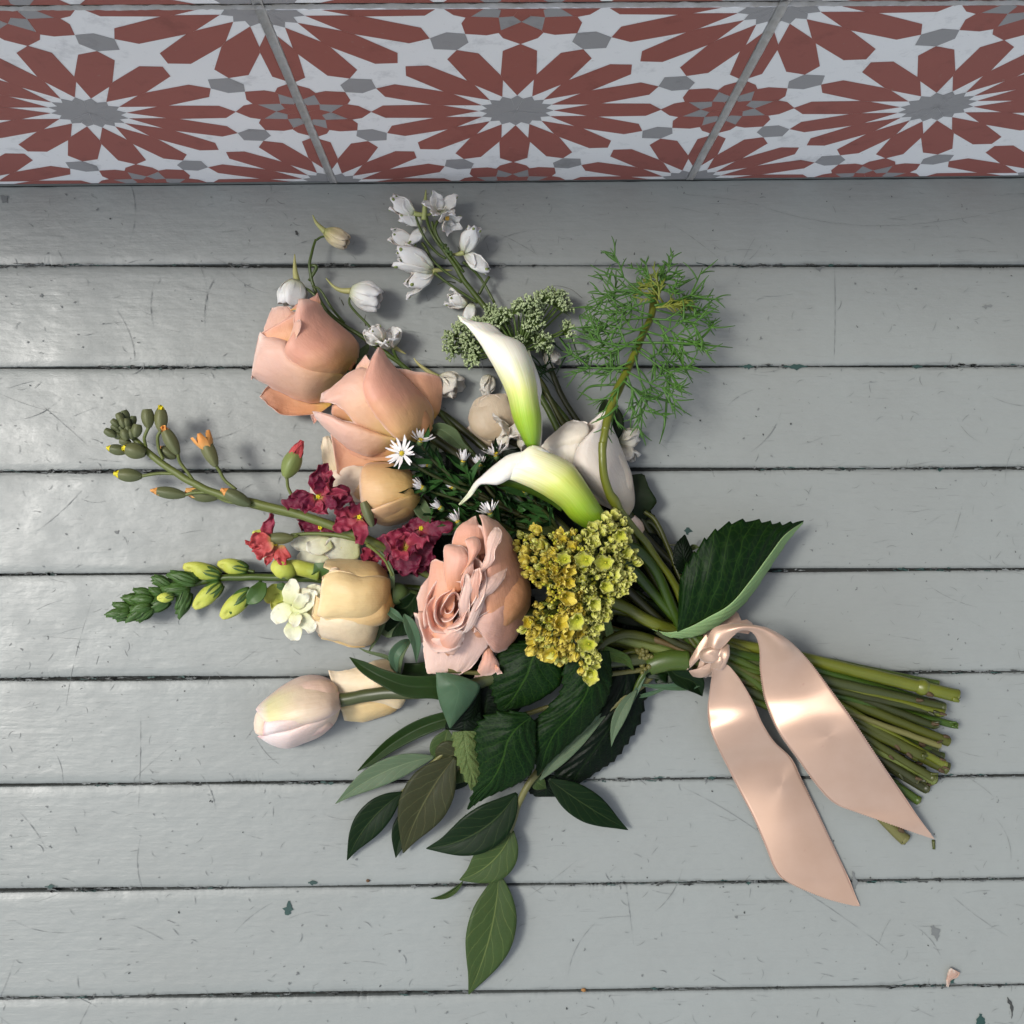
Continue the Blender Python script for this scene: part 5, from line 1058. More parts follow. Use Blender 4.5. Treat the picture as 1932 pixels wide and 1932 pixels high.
for sp, wd_ in (([(1150, 1375, 14), (1120, 1440, 17), (1075, 1490, 18), (1040, 1530, 17)], (2, 4.5, 4, .3)), ([(1250, 1400, 9), (1290, 1405, 9), (1330, 1400, 8)], (1, 2.2, .3))):
    leaf(ZS, sp, wd_, M_snapg, root, name='leaf', fold=.3)
body(ZS, [(1560, 1310, 20), (1480, 1290, 20), (1400, 1270, 21), (1330, 1260, 21)], [4.5, 4.2, 4.2, 3.5], M_snapy, root, 'floret_tube')
body(ZS, [(1350, 1340, 22), (1330, 1300, 23), (1270, 1270, 23), (1225, 1260, 22)], [2.5, 5, 5.2, 3], M_snapy, root, 'floret_lip')
leaf(ZS, [(1570, 1350, 20), (1560, 1290, 24), (1520, 1240, 24)], (4, 5, .5), M_snapg, root, name='sepal')
for a, b, wd_, m, rl, z_ in (((1320, 1410, 8), (1165, 1510, 9), 11, M_snapy, 0, 0), ((1330, 1450, 8), (1220, 1575, 9), 9, M_snapy, 0, 0)): wpetal(root, 'petal', ZS, a, b, wd_, m, ruf=.6, roll=rl, wide=.6, tip=.5, nu=12, nv=10)
fw = fl('floret', root, ZS, 1420, 1540, 24)
for i, (a, b, wd_, rl) in enumerate((((1330, 1530, 26), (1375, 1350, 27), 9, 0), ((1300, 1520, 24), (1500, 1420, 26), 6, 10), ((1350, 1540, 26), (1225, 1650, 24), 10, 8), ((1360, 1590, 27), (1545, 1440, 32), 9, 0), ((1380, 1560, 30), (1470, 1450, 34), 7, 20), ((1370, 1590, 27), (1400, 1690, 30), 8, 0), ((1400, 1590, 28), (1520, 1720, 26), 8, 0), ((1370, 1650, 22), (1370, 1790, 18), 10, 0), ((1440, 1580, 24), (1560, 1640, 24), 12, 0), ((1480, 1500, 22), (1560, 1400, 22), 10, 0))):
    wpetal(fw, 'petal', ZS, a, b, wd_, M_snapw, ruf=.9, roll=rl, base=.45, wide=.6, tip=.6, cup=.1, nu=12, nv=10, seed=i*2.1)
fw = fl('floret', root, ZS, 1700, 1130, 14)
for i, (a, b, wd_, rl) in enumerate((((1620, 1060, 14), (1350, 1110, 16), 10, 0), ((1640, 1120, 14), (1400, 1240, 15), 12, 0), ((1640, 1090, 17), (1460, 1150, 19), 10, 15), ((1840, 1130, 13), (1580, 1150, 16), 16, 0), ((1850, 1100, 12), (1640, 1060, 14), 10, 0), ((1500, 1200, 13), (1420, 1250, 12), 9, 0))):
    wpetal(fw, 'petal', ZS, a, b, wd_, M_snapw2, ruf=1.2, roll=rl, base=.6, wide=.6, tip=.6, cup=.1, nu=12, nv=10, seed=i*2.1+30)
wpetal(root, 'petal', ZS, (1200, 1060, 12), (1075, 1020, 13), 6, M_snapy, ruf=.5); wpetal(root, 'petal', ZS, (1260, 1140, 15), (1160, 1220, 15), 5, M_snapw, ruf=.5)
ZX = Zoom(1350, 1900, 700); ZQ = Zoom(1650, 700, 600, 1783)
ENDS += [(1500, 880, 8, 1.6), (1438, 1222, 12, 1.6), (1380, 1285, 14, 1.8), (1410, 1130, 16, 1.5), (1340, 1300, 9, 1.6)]
def inside(poly, x, y):
    c = False
    for i in range(len(poly)):
        (x1, y1), (x2, y2) = poly[i-1], poly[i]
        if (y1 > y) != (y2 > y) and x < (x2-x1)*(y-y1)/(y2-y1)+x1: c = not c
    return c
def clone(src, Mx, parent, name=None):
    o = src.copy(); o.name = name or src.name; COL.objects.link(o); o.parent = parent
    p = Vector((0, 0, 0)); q = parent
    while q: p += q.location; q = q.parent
    o.matrix_local = Matrix.Translation(-p) @ Mx
    return o
def shared(name, mb, mats):
    """mesh data in local mm-scaled coordinates, to be placed many times"""
    me = bpy.data.meshes.new(name); me.from_pydata([tuple(v) for v in mb.v], [], mb.f)
    for m in mats: me.materials.append(m)
    me.polygons.foreach_set('material_index', mb.mi); me.polygons.foreach_set('use_smooth', [True]*len(me.polygons))
    l = me.uv_layers.new(name='UVMap')
    for lp in me.loops: l.data[lp.index].uv = mb.uv[lp.vertex_index]
    me.update(); return me
def place(name, me, Mx, parent):
    o = bpy.data.objects.new(name, me); COL.objects.link(o); o.parent = parent
    p = Vector((0, 0, 0)); q = parent
    while q: p += q.location; q = q.parent
    o.matrix_local = Matrix.Translation(-p) @ Mx
    return o
I4 = Matrix.Identity(4)
# ---------------------------------------------------------------- hydrangea head
M_hyd = petal_mat('hydrangea_sepal_yellow', [(0, (.26, .24, .012)), (.3, (.62, .50, .03)), (1, (.76, .66, .12))], rough=.5, sss=.15, vein=.4, edge=(.60, .50, .12))
M_hyd2 = petal_mat('hydrangea_sepal_green', [(0, (.20, .26, .012)), (.3, (.52, .56, .05)), (1, (.70, .72, .20))], rough=.5, sss=.15, vein=.4, edge=(.60, .60, .22))
M_hydb = plain('hydrangea_bud', (.50, .46, .04), .5, .3, 500, col2=(.36, .40, .04), sss=.1)
M_hydst = plain('hydrangea_stalk', (.16, .19, .03), .5, .3, 300)
root = empty('hydrangea', P(*ZE(1400, 700), 40), 'yellow-green hydrangea head of small florets right of the open pink rose', 'hydrangea')
fl_me = []
for k in range(10):
    rr = random.Random(k+50); mb = MB(); sz = (3.2, 3.8, 4.5, 5.4, 6.2)[k % 5]; op = (24, 34, 42, 50, 56)[k % 5]
    for i in range(4):
        n_ = 4
        Mx = Matrix.Rotation(R(i*360/n_+rr.uniform(-12, 12)), 4, 'Z') @ Matrix.Rotation(-R(90-op+rr.uniform(-8, 8)), 4, 'Y')
        put(mb, lpetal(sz*rr.uniform(.85, 1.15), sz*1.0, base=.45, wide=.6, tip=.35, cup=.22, arch=.30, ruf=.5, seed=k*7+i, nu=7, nv=6), Mx)
    bead(mb, Vector((0, 0, .0008)), .55, 1)
    g = tube_geo([Vector((0, 0, 0)), Vector((0, 0, -.006))], [.45, .35], 5, 1); mb.add(g[0], g[1], g[2], 2)
    fl_me.append(shared('floret', mb, [M_hyd if k < 5 else M_hyd2, M_hydb, M_hydst]))
HP = [(895, 350), (980, 300), (1060, 268), (1150, 300), (1240, 290), (1290, 300), (1330, 268), (1420, 290), (1500, 235), (1530, 205), (1620, 200), (1680, 250), (1710, 370), (1750, 490), (1720, 620), (1640, 720), (1580, 800), (1580, 890), (1490, 900), (1470, 1000), (1480, 1180), (1460, 1260), (1415, 1335), (1370, 1280), (1330, 1180), (1260, 1140), (1250, 1190), (1180, 1225), (1120, 1180), (1060, 1120), (980, 1050), (950, 985), (1050, 910), (1060, 800), (1140, 740), (1130, 640), (1060, 690), (1000, 620), (960, 500), (910, 430)]
HOLE = [(1210, 720), (1270, 700), (1350, 720), (1330, 800), (1250, 830), (1200, 780)]
rr = random.Random(3)
def hz(x, y):
    d = ((x-1370)/480)**2 + ((y-650)/640)**2
    return 36 + 26*math.sqrt(max(0, 1-d*.85))
pts = []; tries = 0
while len(pts) < 265 and tries < 20000:
    tries += 1; x = rr.uniform(890, 1760); y = rr.uniform(190, 1340)
    if not inside(HP, x, y) or (inside(HOLE, x, y) and rr.random() < .9): continue
    if min([(x-a)**2+(y-b)**2 for a, b in pts] or [1e9]) < 29**2: continue
    pts.append((x, y))
for i, (x, y) in enumerate(pts):
    z = hz(x, y) + rr.uniform(-3, 3) + 3*noise.noise(Vector((x/120, y/120, 0)))
    nx, ny = (x-1370)/480, (y-650)/640
    grn = (x > 1330 and y < 700) or (x > 1380) or rr.random() < .2
    k = rr.choice((0, 0, 1, 1, 2, 2, 3)) + (5 if grn else 0)
    Mx = Matrix.Translation(P(*ZE(x, y), z)) @ Matrix.Rotation(math.atan2(-ny, nx), 4, 'Z') @ Matrix.Rotation(R(min(75, 62*math.hypot(nx, ny)+rr.uniform(-15, 25))), 4, 'Y') @ Matrix.Rotation(rr.uniform(0, 6.28), 4, 'Z') @ Matrix.Scale(rr.uniform(.85, 1.15), 4)
    place('floret', fl_me[k], Mx, root)
for (x, y, k) in ((1545, 510, 9), (1405, 490, 9), (1650, 300, 8), (1590, 240, 7), (1270, 555, 3), (1250, 745, 4), (1425, 1090, 9), (1340, 910, 9), (1200, 950, 4), (1440, 790, 8), (1010, 930, 3), (1250, 1010, 3), (1600, 420, 7), (1660, 370, 7), (1430, 1290, 9), (1170, 1150, 4), (1390, 640, 7)):
    place('floret', fl_me[k], Matrix.Translation(P(*ZE(x, y), hz(x, y)+5)) @ Matrix.Rotation(rr.uniform(0, 6), 4, 'Z') @ Matrix.Rotation(R(22), 4, 'Y') @ Matrix.Scale(1.15, 4), root)
mb = MB()
for i in range(900):
    x = rr.uniform(890, 1760); y = rr.uniform(190, 1340)
    if not inside(HP, x, y): continue
    if noise.noise(Vector((x/60, y/60, 3))) < -.1: continue
    bead(mb, P(*ZE(x, y), hz(x, y)+rr.uniform(-6, 1.5)), rr.uniform(.7, 1.4), 0, 4, 6, 1.3)
o = mb.build('bud_cluster', M_hydb, root); o['kind'] = 'stuff'
mb = MB()
hub = P(*ZE(1500, 760), 26)
for (x, y) in pts[::3]:
    e = P(*ZE(x, y), hz(x, y)-4); g = tube_geo([hub, hub.lerp(e, .5)+Vector((0, 0, -.002)), e], [1.4, .9, .6], 5, 3); mb.add(*g)
mb.build('stalks', M_hydst, root)
stem(root, ZE, [(1500, 760, 26), (1700, 840, 24), (1900, 950, 24)], 0, M_stem_y, 3.1, slot=13, nodes=(.80,))
# ---------------------------------------------------------------- hydrangea leaves
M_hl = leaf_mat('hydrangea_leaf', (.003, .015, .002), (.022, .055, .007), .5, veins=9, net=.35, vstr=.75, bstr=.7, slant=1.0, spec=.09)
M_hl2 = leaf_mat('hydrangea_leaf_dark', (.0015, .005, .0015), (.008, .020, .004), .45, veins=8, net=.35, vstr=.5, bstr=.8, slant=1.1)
M_hlu = leaf_mat('hydrangea_leaf_underside', (.22, .34, .14), (.32, .44, .22), .55, veins=14, net=.3, vstr=.35, bstr=.6, slant=.9)
M_hlo = leaf_mat('olive_leaf_underside', (.080, .115, .035), (.14, .18, .07), .5, veins=9, net=.6, vstr=.45, bstr=.9)
def blade(root, Zf, rows, mat, t0=0, t1=1, serrL=0, serrR=0, teeth=14, nu=60, nv=18, ruffle=.3, seed=0, thick=.3, nerve=0, nn=8, name='leaf', label=None):
    """leaf half or whole given by its two edges; saw teeth in mm on either edge"""
    W = []
    for r in rows:
        a = Zf(r[0], r[1]); b = Zf(r[3], r[4]); W.append((a[0], a[1], r[2], b[0], b[1], r[5], r[6]))
    v, uv = [], []
    for i in range(nu+1):
        s = i/nu; q = cr(W, s); L_ = P(q[0], q[1], q[2]); R_ = P(q[3], q[4], q[5]); d = (R_-L_)
        dn = d.normalized() if d.length > 1e-6 else Vector((0, 0, 0)); fade = min(1, s*10, (1-s)*10)
        saw = ((s*teeth) % 1.0)**1.4
        for j in range(nv+1):
            t = j/nv; p = L_.lerp(R_, t)
            if serrL: p -= dn*serrL/1000*(saw-.3)*max(0, 1-t/.12)*fade
            if serrR: p += dn*serrR/1000*(saw-.3)*max(0, 1-(1-t)/.12)*fade
            p.z += q[6]/1000*math.sin(math.pi*t)
            tt = t0+(t1-t0)*t; a = abs(tt-.5)
            if nerve: p.z += nerve/1000*abs(math.sin(math.pi*(s*nn-a*nn*.55)))*min(1, a*8)*min(1, (.5-a)*8)*fade
            n_ = noise.noise(p*60+Vector((seed, 0, 0)))+.5*noise.noise(p*150+Vector((0, seed, 0)))
            p.z += n_*ruffle/1000
            v.append(p); uv.append((s, tt))
    f = [(i*(nv+1)+j, (i+1)*(nv+1)+j, (i+1)*(nv+1)+j+1, i*(nv+1)+j+1) for i in range(nu) for j in range(nv)]
    o = mesh(name, v, f, mat, root, uvs=uv, thick=thick)
    if label: o['label'] = label
    return o
root = empty('hydrangea_sprig', P(*ZR(150, 580), 30), 'large folded hydrangea leaf with a pale green underside, above the ribbon knot', 'leaf sprig', 'hydrangea leaf sprigs of the bouquet')
blade(root, ZR, [(166, 480, 36, 160, 590, 34, 1), (178, 330, 40, 215, 565, 34, 3), (236, 225, 42, 300, 522, 35, 4), (325, 122, 42, 410, 458, 36, 5), (440, 66, 38, 505, 350, 36, 4), (572, 66, 32, 595, 228, 32, 2), (660, 78, 27, 672, 128, 28, 1), (762, 60, 20, 760, 64, 20, 0)], M_hl, 0, .5, serrL=2.2, teeth=13, nerve=.9, nn=8, ruffle=.5, nu=110, nv=22, label='dark upper side with saw-toothed rim')
blade(root, ZR, [(60, 585, 26, 40, 575, 24, 0), (130, 592, 32, 120, 612, 28, 0), (215, 568, 34.5, 200, 618, 27, 1), (300, 524, 35.5, 290, 596, 27, 1), (410, 460, 36.5, 400, 528, 27, 1), (505, 352, 36.5, 505, 425, 26, 1), (595, 230, 32.5, 598, 290, 24, 1), (672, 130, 28.5, 685, 160, 22, 0), (758, 66, 20, 760, 70, 19, 0)], M_hlu, .5, 1, serrR=1.0, teeth=13, ruffle=.5, nu=110, nv=12, label='pale folded-over underside')
blade(root, ZK, [(552, 960, 24, 640, 900, 24, 0), (512, 880, 26, 640, 830, 26, 1), (520, 780, 26, 615, 770, 26, 1), (580, 706, 24, 588, 708, 24, 0)], M_hl2, serrL=.4, teeth=10)
leaf(ZK, [(620, 800, 20), (640, 785, 20), (672, 785, 19)], (1, 1.6, .3), M_hlo, root, name='leaf')
tube('stem', ZK, [(480, 770, 16), (540, 775, 17), (620, 800, 18)], [.5, .5, .5], M_stem_d, root)
stem(root, ZR, [(60, 585, 26), (150, 640, 24), (240, 680, 22)], 18, M_stem_d, 1.6)
stem(root, ZK, [(330, 560, 14), (400, 620, 15), (480, 790, 16), (560, 1000, 17), (660, 1240, 17)], 22, M_stem, 1.2, name='stem')
root = empty('hydrangea_sprig', P(*ZX(1000, 350), 30), 'big dark serrated hydrangea leaves hanging below the pink rose and yellow-green florets', 'leaf sprig', 'hydrangea leaf sprigs of the bouquet')
# upper left leaf under the rose
blade(root, ZX, [(640, -40, 30, 860, -20, 30, 1), (400, 20, 30, 860, 150, 32, 4), (290, 180, 29, 845, 320, 31, 4), (270, 330, 28, 720, 430, 29, 3), (300, 440, 26, 560, 510, 26, 2), (335, 540, 24, 370, 552, 24, 0)], M_hl, serrL=2.0, serrR=.5, teeth=9, nerve=.7, nn=5, ruffle=.8, nu=80, seed=1)
# big right-hand leaf, midrib running up to the right
blade(root, ZX, [(900, 40, 40, 1240, 60, 30, 3), (860, 250, 36, 1262, 250, 30, 5), (850, 380, 34, 1240, 400, 29, 6), (700, 560, 32, 1160, 560, 27, 7), (560, 700, 30, 1040, 700, 25, 6), (570, 850, 28, 880, 850, 23, 4), (640, 990, 24, 740, 980, 21, 2), (650, 1080, 20, 665, 1078, 19, 0)], M_hl, serrL=1.6, serrR=.8, teeth=13, nerve=.7, nn=7, ruffle=1.0, nu=110, nv=26, seed=2)
# front left leaf with the drip tip
blade(root, ZX, [(560, 560, 38, 640, 640, 36, 1), (330, 560, 38, 640, 800, 35, 4), (180, 640, 36, 640, 930, 33, 5), (150, 760, 34, 600, 1060, 30, 6), (165, 920, 32, 480, 1150, 27, 5), (185, 1060, 29, 330, 1215, 24, 3), (130, 1210, 24, 180, 1290, 21, 1), (80, 1352, 18, 92, 1356, 18, 0)], M_hl, serrL=2.4, serrR=.7, teeth=13, nerve=.7, nn=7, ruffle=.8, nu=110, nv=26, seed=3)
# dark leaf behind, right
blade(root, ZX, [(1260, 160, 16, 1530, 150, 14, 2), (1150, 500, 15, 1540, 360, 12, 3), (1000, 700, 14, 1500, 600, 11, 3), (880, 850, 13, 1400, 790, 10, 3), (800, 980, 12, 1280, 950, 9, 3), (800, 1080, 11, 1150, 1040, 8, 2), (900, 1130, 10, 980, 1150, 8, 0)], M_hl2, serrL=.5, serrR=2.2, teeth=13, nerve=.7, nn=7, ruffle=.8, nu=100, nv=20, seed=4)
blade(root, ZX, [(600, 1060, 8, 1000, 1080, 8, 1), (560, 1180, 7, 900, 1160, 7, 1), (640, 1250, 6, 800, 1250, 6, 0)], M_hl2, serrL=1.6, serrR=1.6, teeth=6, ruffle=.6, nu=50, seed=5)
# light underside strip, left
blade(root, ZX, [(-40, 720, 22, 160, 700, 24, 1), (-30, 820, 21, 165, 800, 23, 2), (0, 960, 19, 180, 940, 20, 2), (50, 1080, 16, 190, 1060, 17, 1), (118, 1200, 13, 150, 1190, 13, 0)], M_hlo, serrL=1.6, teeth=7, nerve=.7, nn=6, ruffle=.8, nu=60, seed=6, label='olive underside')
blade(root, ZL, [(1010, 330, 26, 1160, 330, 26, 1), (990, 400, 22, 1170, 410, 24, 2), (1015, 412, 20, 1100, 418, 21, 0)], M_hl2, nu=30, seed=7)
blade(root, ZE, [(560, 1290, 22, 1000, 1130, 24, 0), (420, 1400, 20, 1000, 1400, 24, 2), (450, 1650, 16, 900, 1600, 20, 2), (560, 1720, 14, 760, 1700, 14, 0)], M_hl2, nu=40, seed=8)
# near-black filler leaves added to stand in for the bunch's deep inner shade
for i, sp in enumerate(([(1500, 700, 14), (1300, 800, 12), (1080, 860, 10)], [(1700, 900, 12), (1850, 1100, 10), (1900, 1300, 8)], [(1750, 700, 12), (1850, 500, 12), (1860, 300, 12)], [(1500, 1000, 14), (1600, 1250, 10), (1560, 1500, 8)], [(1000, 700, 16), (980, 450, 16), (1000, 250, 16)], [(1900, 800, 10), (1700, 1000, 8), (1500, 1150, 8)], [(900, 1250, 14), (700, 1350, 12), (520, 1360, 10)], [(1300, 600, 10), (1100, 300, 10), (1000, 100, 10)],
    [(1650, 620, 14), (1450, 520, 14), (1250, 480, 12)], [(1500, 300, 8), (1200, 150, 7), (900, 0, 6)], [(1300, 100, 8), (1000, -100, 7), (700, -250, 6)], [(900, 300, 8), (600, 100, 8), (300, 0, 7)], [(700, 150, 5), (400, -100, 5), (250, -260, 5)], [(1700, 150, 6), (1400, -150, 6), (1150, -330, 5)], [(1900, 500, 6), (1700, 250, 6), (1500, 60, 5)], [(800, 700, 6), (500, 500, 6), (330, 330, 5)],
    [(2250, 900, 7), (2050, 650, 7), (1900, 430, 6)], [(2350, 1050, 7), (2050, 950, 7), (1750, 850, 7)], [(2200, 1150, 6), (2000, 1000, 6), (1800, 1050, 6)], [(1100, 1200, 5), (900, 900, 5), (700, 600, 5)])):
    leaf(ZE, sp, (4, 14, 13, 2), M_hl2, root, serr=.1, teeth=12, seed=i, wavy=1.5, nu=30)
blade(root, ZE, [(1545, 1040, 30, 1600, 1010, 28, 0), (1520, 900, 38, 1570, 900, 36, 0), (1540, 860, 40, 1550, 862, 40, 0)], M_hlo)
leaf(ZE, [(1490, 1010, 30), (1510, 1110, 28), (1570, 1160, 26), (1680, 1200, 24), (1745, 1280, 20)], (.8, 2.2, 3.4, 2.6, .2), leaf_mat('young_leaf', (.06, .10, .02), (.10, .16, .04), .4, veins=6), root, fold=.3)
stem(root, ZX, [(1130, 60, 28), (1250, -40, 26), (1500, -60, 24)], 14, M_stem, 2.4, slot=17)
stem(root, ZX, [(1200, 200, 14), (1350, 100, 14), (1500, 60, 14)], 21, M_stem_y, 2.8, slot=12)
body(ZK, [(355, 1540, 19), (420, 1515, 20), (500, 1500, 21), (605, 1500, 21)], [5.2, 5.8, 5.8, 5.6], M_stem_g, root, 'thick_stem')
mb = MB(); rr = random.Random(9)
for i in range(34):
    p = P(*ZK(325+rr.gauss(0, 28), 1470+rr.gauss(0, 34)), 20+rr.uniform(-3, 4)); bead(mb, p, rr.uniform(1.1, 1.9), 0, 5, 8)
mb.build('bud', plain('olive_flower_buds', (.13, .12, .03), .5, .3, 300), root)
# ---------------------------------------------------------------- branch of smooth oval leaves at the bottom
M_bay = leaf_mat('smooth_leaf_grey_green', (.036, .062, .018), (.12, .15, .045), .45, veins=6, net=.06, vstr=.55, bstr=.10, slant=1.2)
M_bayd = leaf_mat('smooth_leaf_dark', (.004, .014, .003), (.04, .06, .018), .42, veins=6, net=.04, vstr=.5, bstr=.08, slant=1.2, spec=.10)
M_bayb = leaf_mat('smooth_leaf_brownish', (.030, .034, .014), (.10, .10, .04), .45, veins=6, net=.06, vstr=.5, bstr=.10, slant=1.2)
M_bayp = leaf_mat('smooth_leaf_pale', (.085, .125, .070), (.20, .24, .13), .5, veins=6, net=.06, vstr=.4, bstr=.10, slant=1.2)
M_twig = plain('olive_twig', (.13, .125, .035), .5, .4, 260, lengthwise=True)
EL = (.6, 4.2, 6.6, 7.4, 7.0, 5.2, 2.6, .15)
def ell(mx, prof=EL): return [x/7.4*mx for x in prof]
def line(a, b, n=5, bow=0, z=None):
    out = []; dx, dy = b[0]-a[0], b[1]-a[1]
    for i in range(n+1):
        s = i/n; k = bow*4*s*(1-s); zz = (a[2]*(1-s)+b[2]*s) + (z or 0)*math.sin(math.pi*s)
        out.append((a[0]+dx*s-dy*k, a[1]+dy*s+dx*k, zz))
    return out
root = empty('leafy_branch', P(*ZL(1400, 640), 14), 'leafy twig reaching lowest in the bouquet, ending in a long pointed grey-green leaf', 'leafy branch', 'smooth-leaved twigs of the bouquet')
stem(root, ZL, [(1246, 1095, 5), (1275, 1000, 6), (1298, 900, 8), (1320, 820, 10), (1350, 740, 13), (1400, 650, 15), (1500, 540, 12), (1700, 400, 12), (1850, 250, 14)], 12, M_twig, .95, slot=15)
B = lambda a, b, w_, m, **k: leaf(ZL, line(a, b, 5, k.pop('bow', 0), k.pop('z', 2)), ell(w_, k.pop('prof', EL)), m, root, fold=k.pop('fold', .16), droop=k.pop('droop', .08), wavy=k.pop('wavy', .35), thick=.28, **k)
B((1245, 1095, 6), (1102, 1668, 3), 13.2, M_bay, bow=-.05, z=4, seed=1, label='longest leaf, pointing at the bottom of the picture')
B((1310, 888, 9), (1058, 1125, 5), 11.0, M_bay, bow=-.12, z=3, seed=2)
B((1330, 712, 14), (900, 975, 5), 11.6, M_bayd, bow=-.12, z=4, seed=3, label='glossy dark leaf')
B((1480, 645, 15), (1858, 886, 5), 8.6, M_bayd, bow=.02, z=3, seed=4, label='glossy dark leaf pointing right')
B((1075, 1130, 4), (920, 1212, 3), 1.6, M_bay, bow=-.12, z=0, seed=5, fold=1.2)
B((1440, 650, 17), (1790, 300, 15), 4.6, M_bayp, bow=-.03, z=1, seed=6, fold=.3)
B((1400, 640, 12), (1470, 690, 10), 4, M_bay, seed=8)
B((1900, 220, 18), (1780, 490, 16), 3.6, M_bayp, bow=.08, seed=7, fold=.3)
root = empty('leafy_branch', P(*ZL(1020, 500), 12), 'leafy twig of broad smooth leaves fanning lower left, beneath the serrated leaf', 'leafy branch', 'smooth-leaved twigs of the bouquet')
stem(root, ZL, [(780, 712, 8), (850, 640, 10), (935, 560, 11), (1020, 490, 13), (1150, 400, 12), (1400, 330, 12), (1800, 200, 13)], 20, M_twig, 1.0, slot=16)
B((938, 538, 12), (468, 762, 6), 6.6, M_bayp, bow=.07, z=4, seed=11, fold=.25, label='pale leaf')
B((790, 708, 9), (523, 1031, 4), 8.2, M_bayd, bow=.08, z=3, seed=12)
B((1035, 540, 15), (790, 997, 6), 13.4, M_bayb, bow=.05, z=4, seed=13, label='broad brownish-green leaf')
B((900, 760, 6), (755, 1018, 3), 7, M_bayd, bow=.10, z=0, seed=14)
B((1080, 520, 14), (945, 590, 9), 9, M_bayb, bow=.1, seed=15, z=2)
B((1000, 410, 15), (960, 600, 9), 7.5, M_bay, seed=16, z=1)
B((1080, 560, 11), (990, 672, 6), 7, M_bay, seed=17, z=1)
B((1085, 600, 7), (1030, 700, 4), 5, M_bayd, seed=18, z=1)
# ---------------------------------------------------------------- folded grey-green leaves right under the pink rose
M_euc = leaf_mat('grey_green_leaf', (.050, .100, .048), (.08, .13, .07), .55, veins=5, net=.06, vstr=.25, bstr=.2, spec=.3)
root = empty('leafy_branch', P(*ZL(960, 160), 34), 'broken-off grey-green leaf, triangular where it folds, directly below the open pink rose', 'leafy branch', 'smooth-leaved twigs of the bouquet')
blade(root, ZL, [(946, 138, 40, 1000, 140, 41, 0), (948, 200, 41, 1100, 168, 40, 3), (952, 235, 40, 1155, 205, 36, 4), (965, 290, 37, 1115, 285, 34, 4), (985, 340, 33, 1060, 350, 32, 2), (1010, 402, 28, 1014, 403, 28, 0)], M_euc, nu=50, nv=16, ruffle=.4, label='folded triangular leaf')
blade(root, ZL, [(1155, 205, 34, 1158, 208, 34, 0), (1112, 290, 32, 1160, 300, 26, 1), (1060, 352, 28, 1165, 380, 20, 2), (1012, 404, 24, 1140, 412, 16, 0)], M_hl2, nu=30, nv=10)
stem(root, ZL, [(1000, 130, 36), (1300, 150, 24), (1700, 150, 20)], 23, M_twig, 1.2, slot=18)
for pts, wd_, m in (([(105, 880, 40), (150, 960, 42), (190, 1080, 38), (192, 1225, 30)], (.5, 3.2, 2.6, .15), M_euc), ([(160, 1060, 32), (90, 1100, 36), (35, 1180, 36), (55, 1305, 30)], (.5, 2.6, 3.0, .15), M_euc), ([(0, 850, 30), (50, 890, 32), (100, 925, 32)], (2, 2.4, .5), M_euc), ([(190, 740, 28), (120, 830, 24), (30, 830, 20)], (3, 6, 1), M_bayd), ([(160, 840, 18), (90, 920, 14), (0, 1010, 10)], (3, 8, 3), M_bayd)):
    leaf(ZE, pts, wd_, m, root, fold=.5, wavy=.6)
# ---------------------------------------------------------------- round dark leaves by the white rose
root = empty('leafy_branch', P(*ZK(330, 640), 12), 'twig with a round very dark leaf beside the white rose bud', 'leafy branch', 'smooth-leaved twigs of the bouquet')
M_round = leaf_mat('round_dark_leaf', (.010, .018, .006), (.018, .03, .01), .42, veins=4, net=.05, vstr=.3, bstr=.15)
leaf(ZK, line((300, 640, 10), (320, 325, 12), 5, -.16, 2), (3, 9, 12.2, 12.6, 11, 7, 1), M_round, root, fold=.1)
leaf(ZG, [(1140, 860, 10), (1165, 770, 10), (1145, 690, 9), (1130, 630, 8)], (5, 7.5, 5, .3), M_round, root, fold=.1)
leaf(ZG, [(1180, 850, 9), (1205, 800, 9), (1190, 700, 8)], (3, 3, .4), M_round, root)
stem(root, ZK, [(320, 630, 9), (380, 640, 9), (470, 780, 10), (520, 900, 11), (650, 1150, 12)], 24, M_stem_d, 1.3, slot=11)
# curved dark sprig at the ribbon
root = empty('leafy_branch', P(*ZK(480, 1560), 16), 'thin twig with narrow folded leaves just left of the ribbon knot', 'leafy branch', 'smooth-leaved twigs of the bouquet')
leaf(ZK, [(465, 1540, 22), (540, 1600, 20), (640, 1640, 16), (695, 1728, 8)], (.5, 4.6, 5.2, .2), M_bayd, root, fold=.5, seed=2)
leaf(ZK, [(290, 1655, 16), (440, 1670, 16), (600, 1665, 15), (680, 1655, 13)], (.4, 1.5, 2.2, .8), M_euc, root, fold=.6, seed=3)
leaf(ZK, [(250, 1740, 13), (360, 1715, 13), (470, 1680, 13)], (.3, 1.2, .3), M_euc, root, fold=.5, seed=4)
leaf(ZK, [(330, 1610, 14), (420, 1580, 16), (480, 1590, 14), (400, 1640, 12)], (.6, 4, 5, 1), M_bayd, root, fold=.4, seed=5)
leaf(ZK, [(0, 1990, 6), (120, 1930, 10), (200, 1830, 14), (250, 1745, 16), (330, 1600, 18)], (.3, 2.4, 1.2, 1.6, .8), M_euc, root, fold=.4, seed=6)
stem(root, ZK, [(20, 1980, 12), (140, 1870, 13), (250, 1730, 15), (310, 1610, 17), (360, 1560, 18), (500, 1540, 18)], 17, M_stem_g, .8, slot=10)
tube('twig', ZK, [(120, 1290, 18), (260, 1340, 20), (390, 1370, 22), (500, 1410, 22), (620, 1465, 22)], [1.0, 1.1, 1.8, 1.4, 1.6], plain('brown_twig', (.10, .065, .02), .5, .4), root)
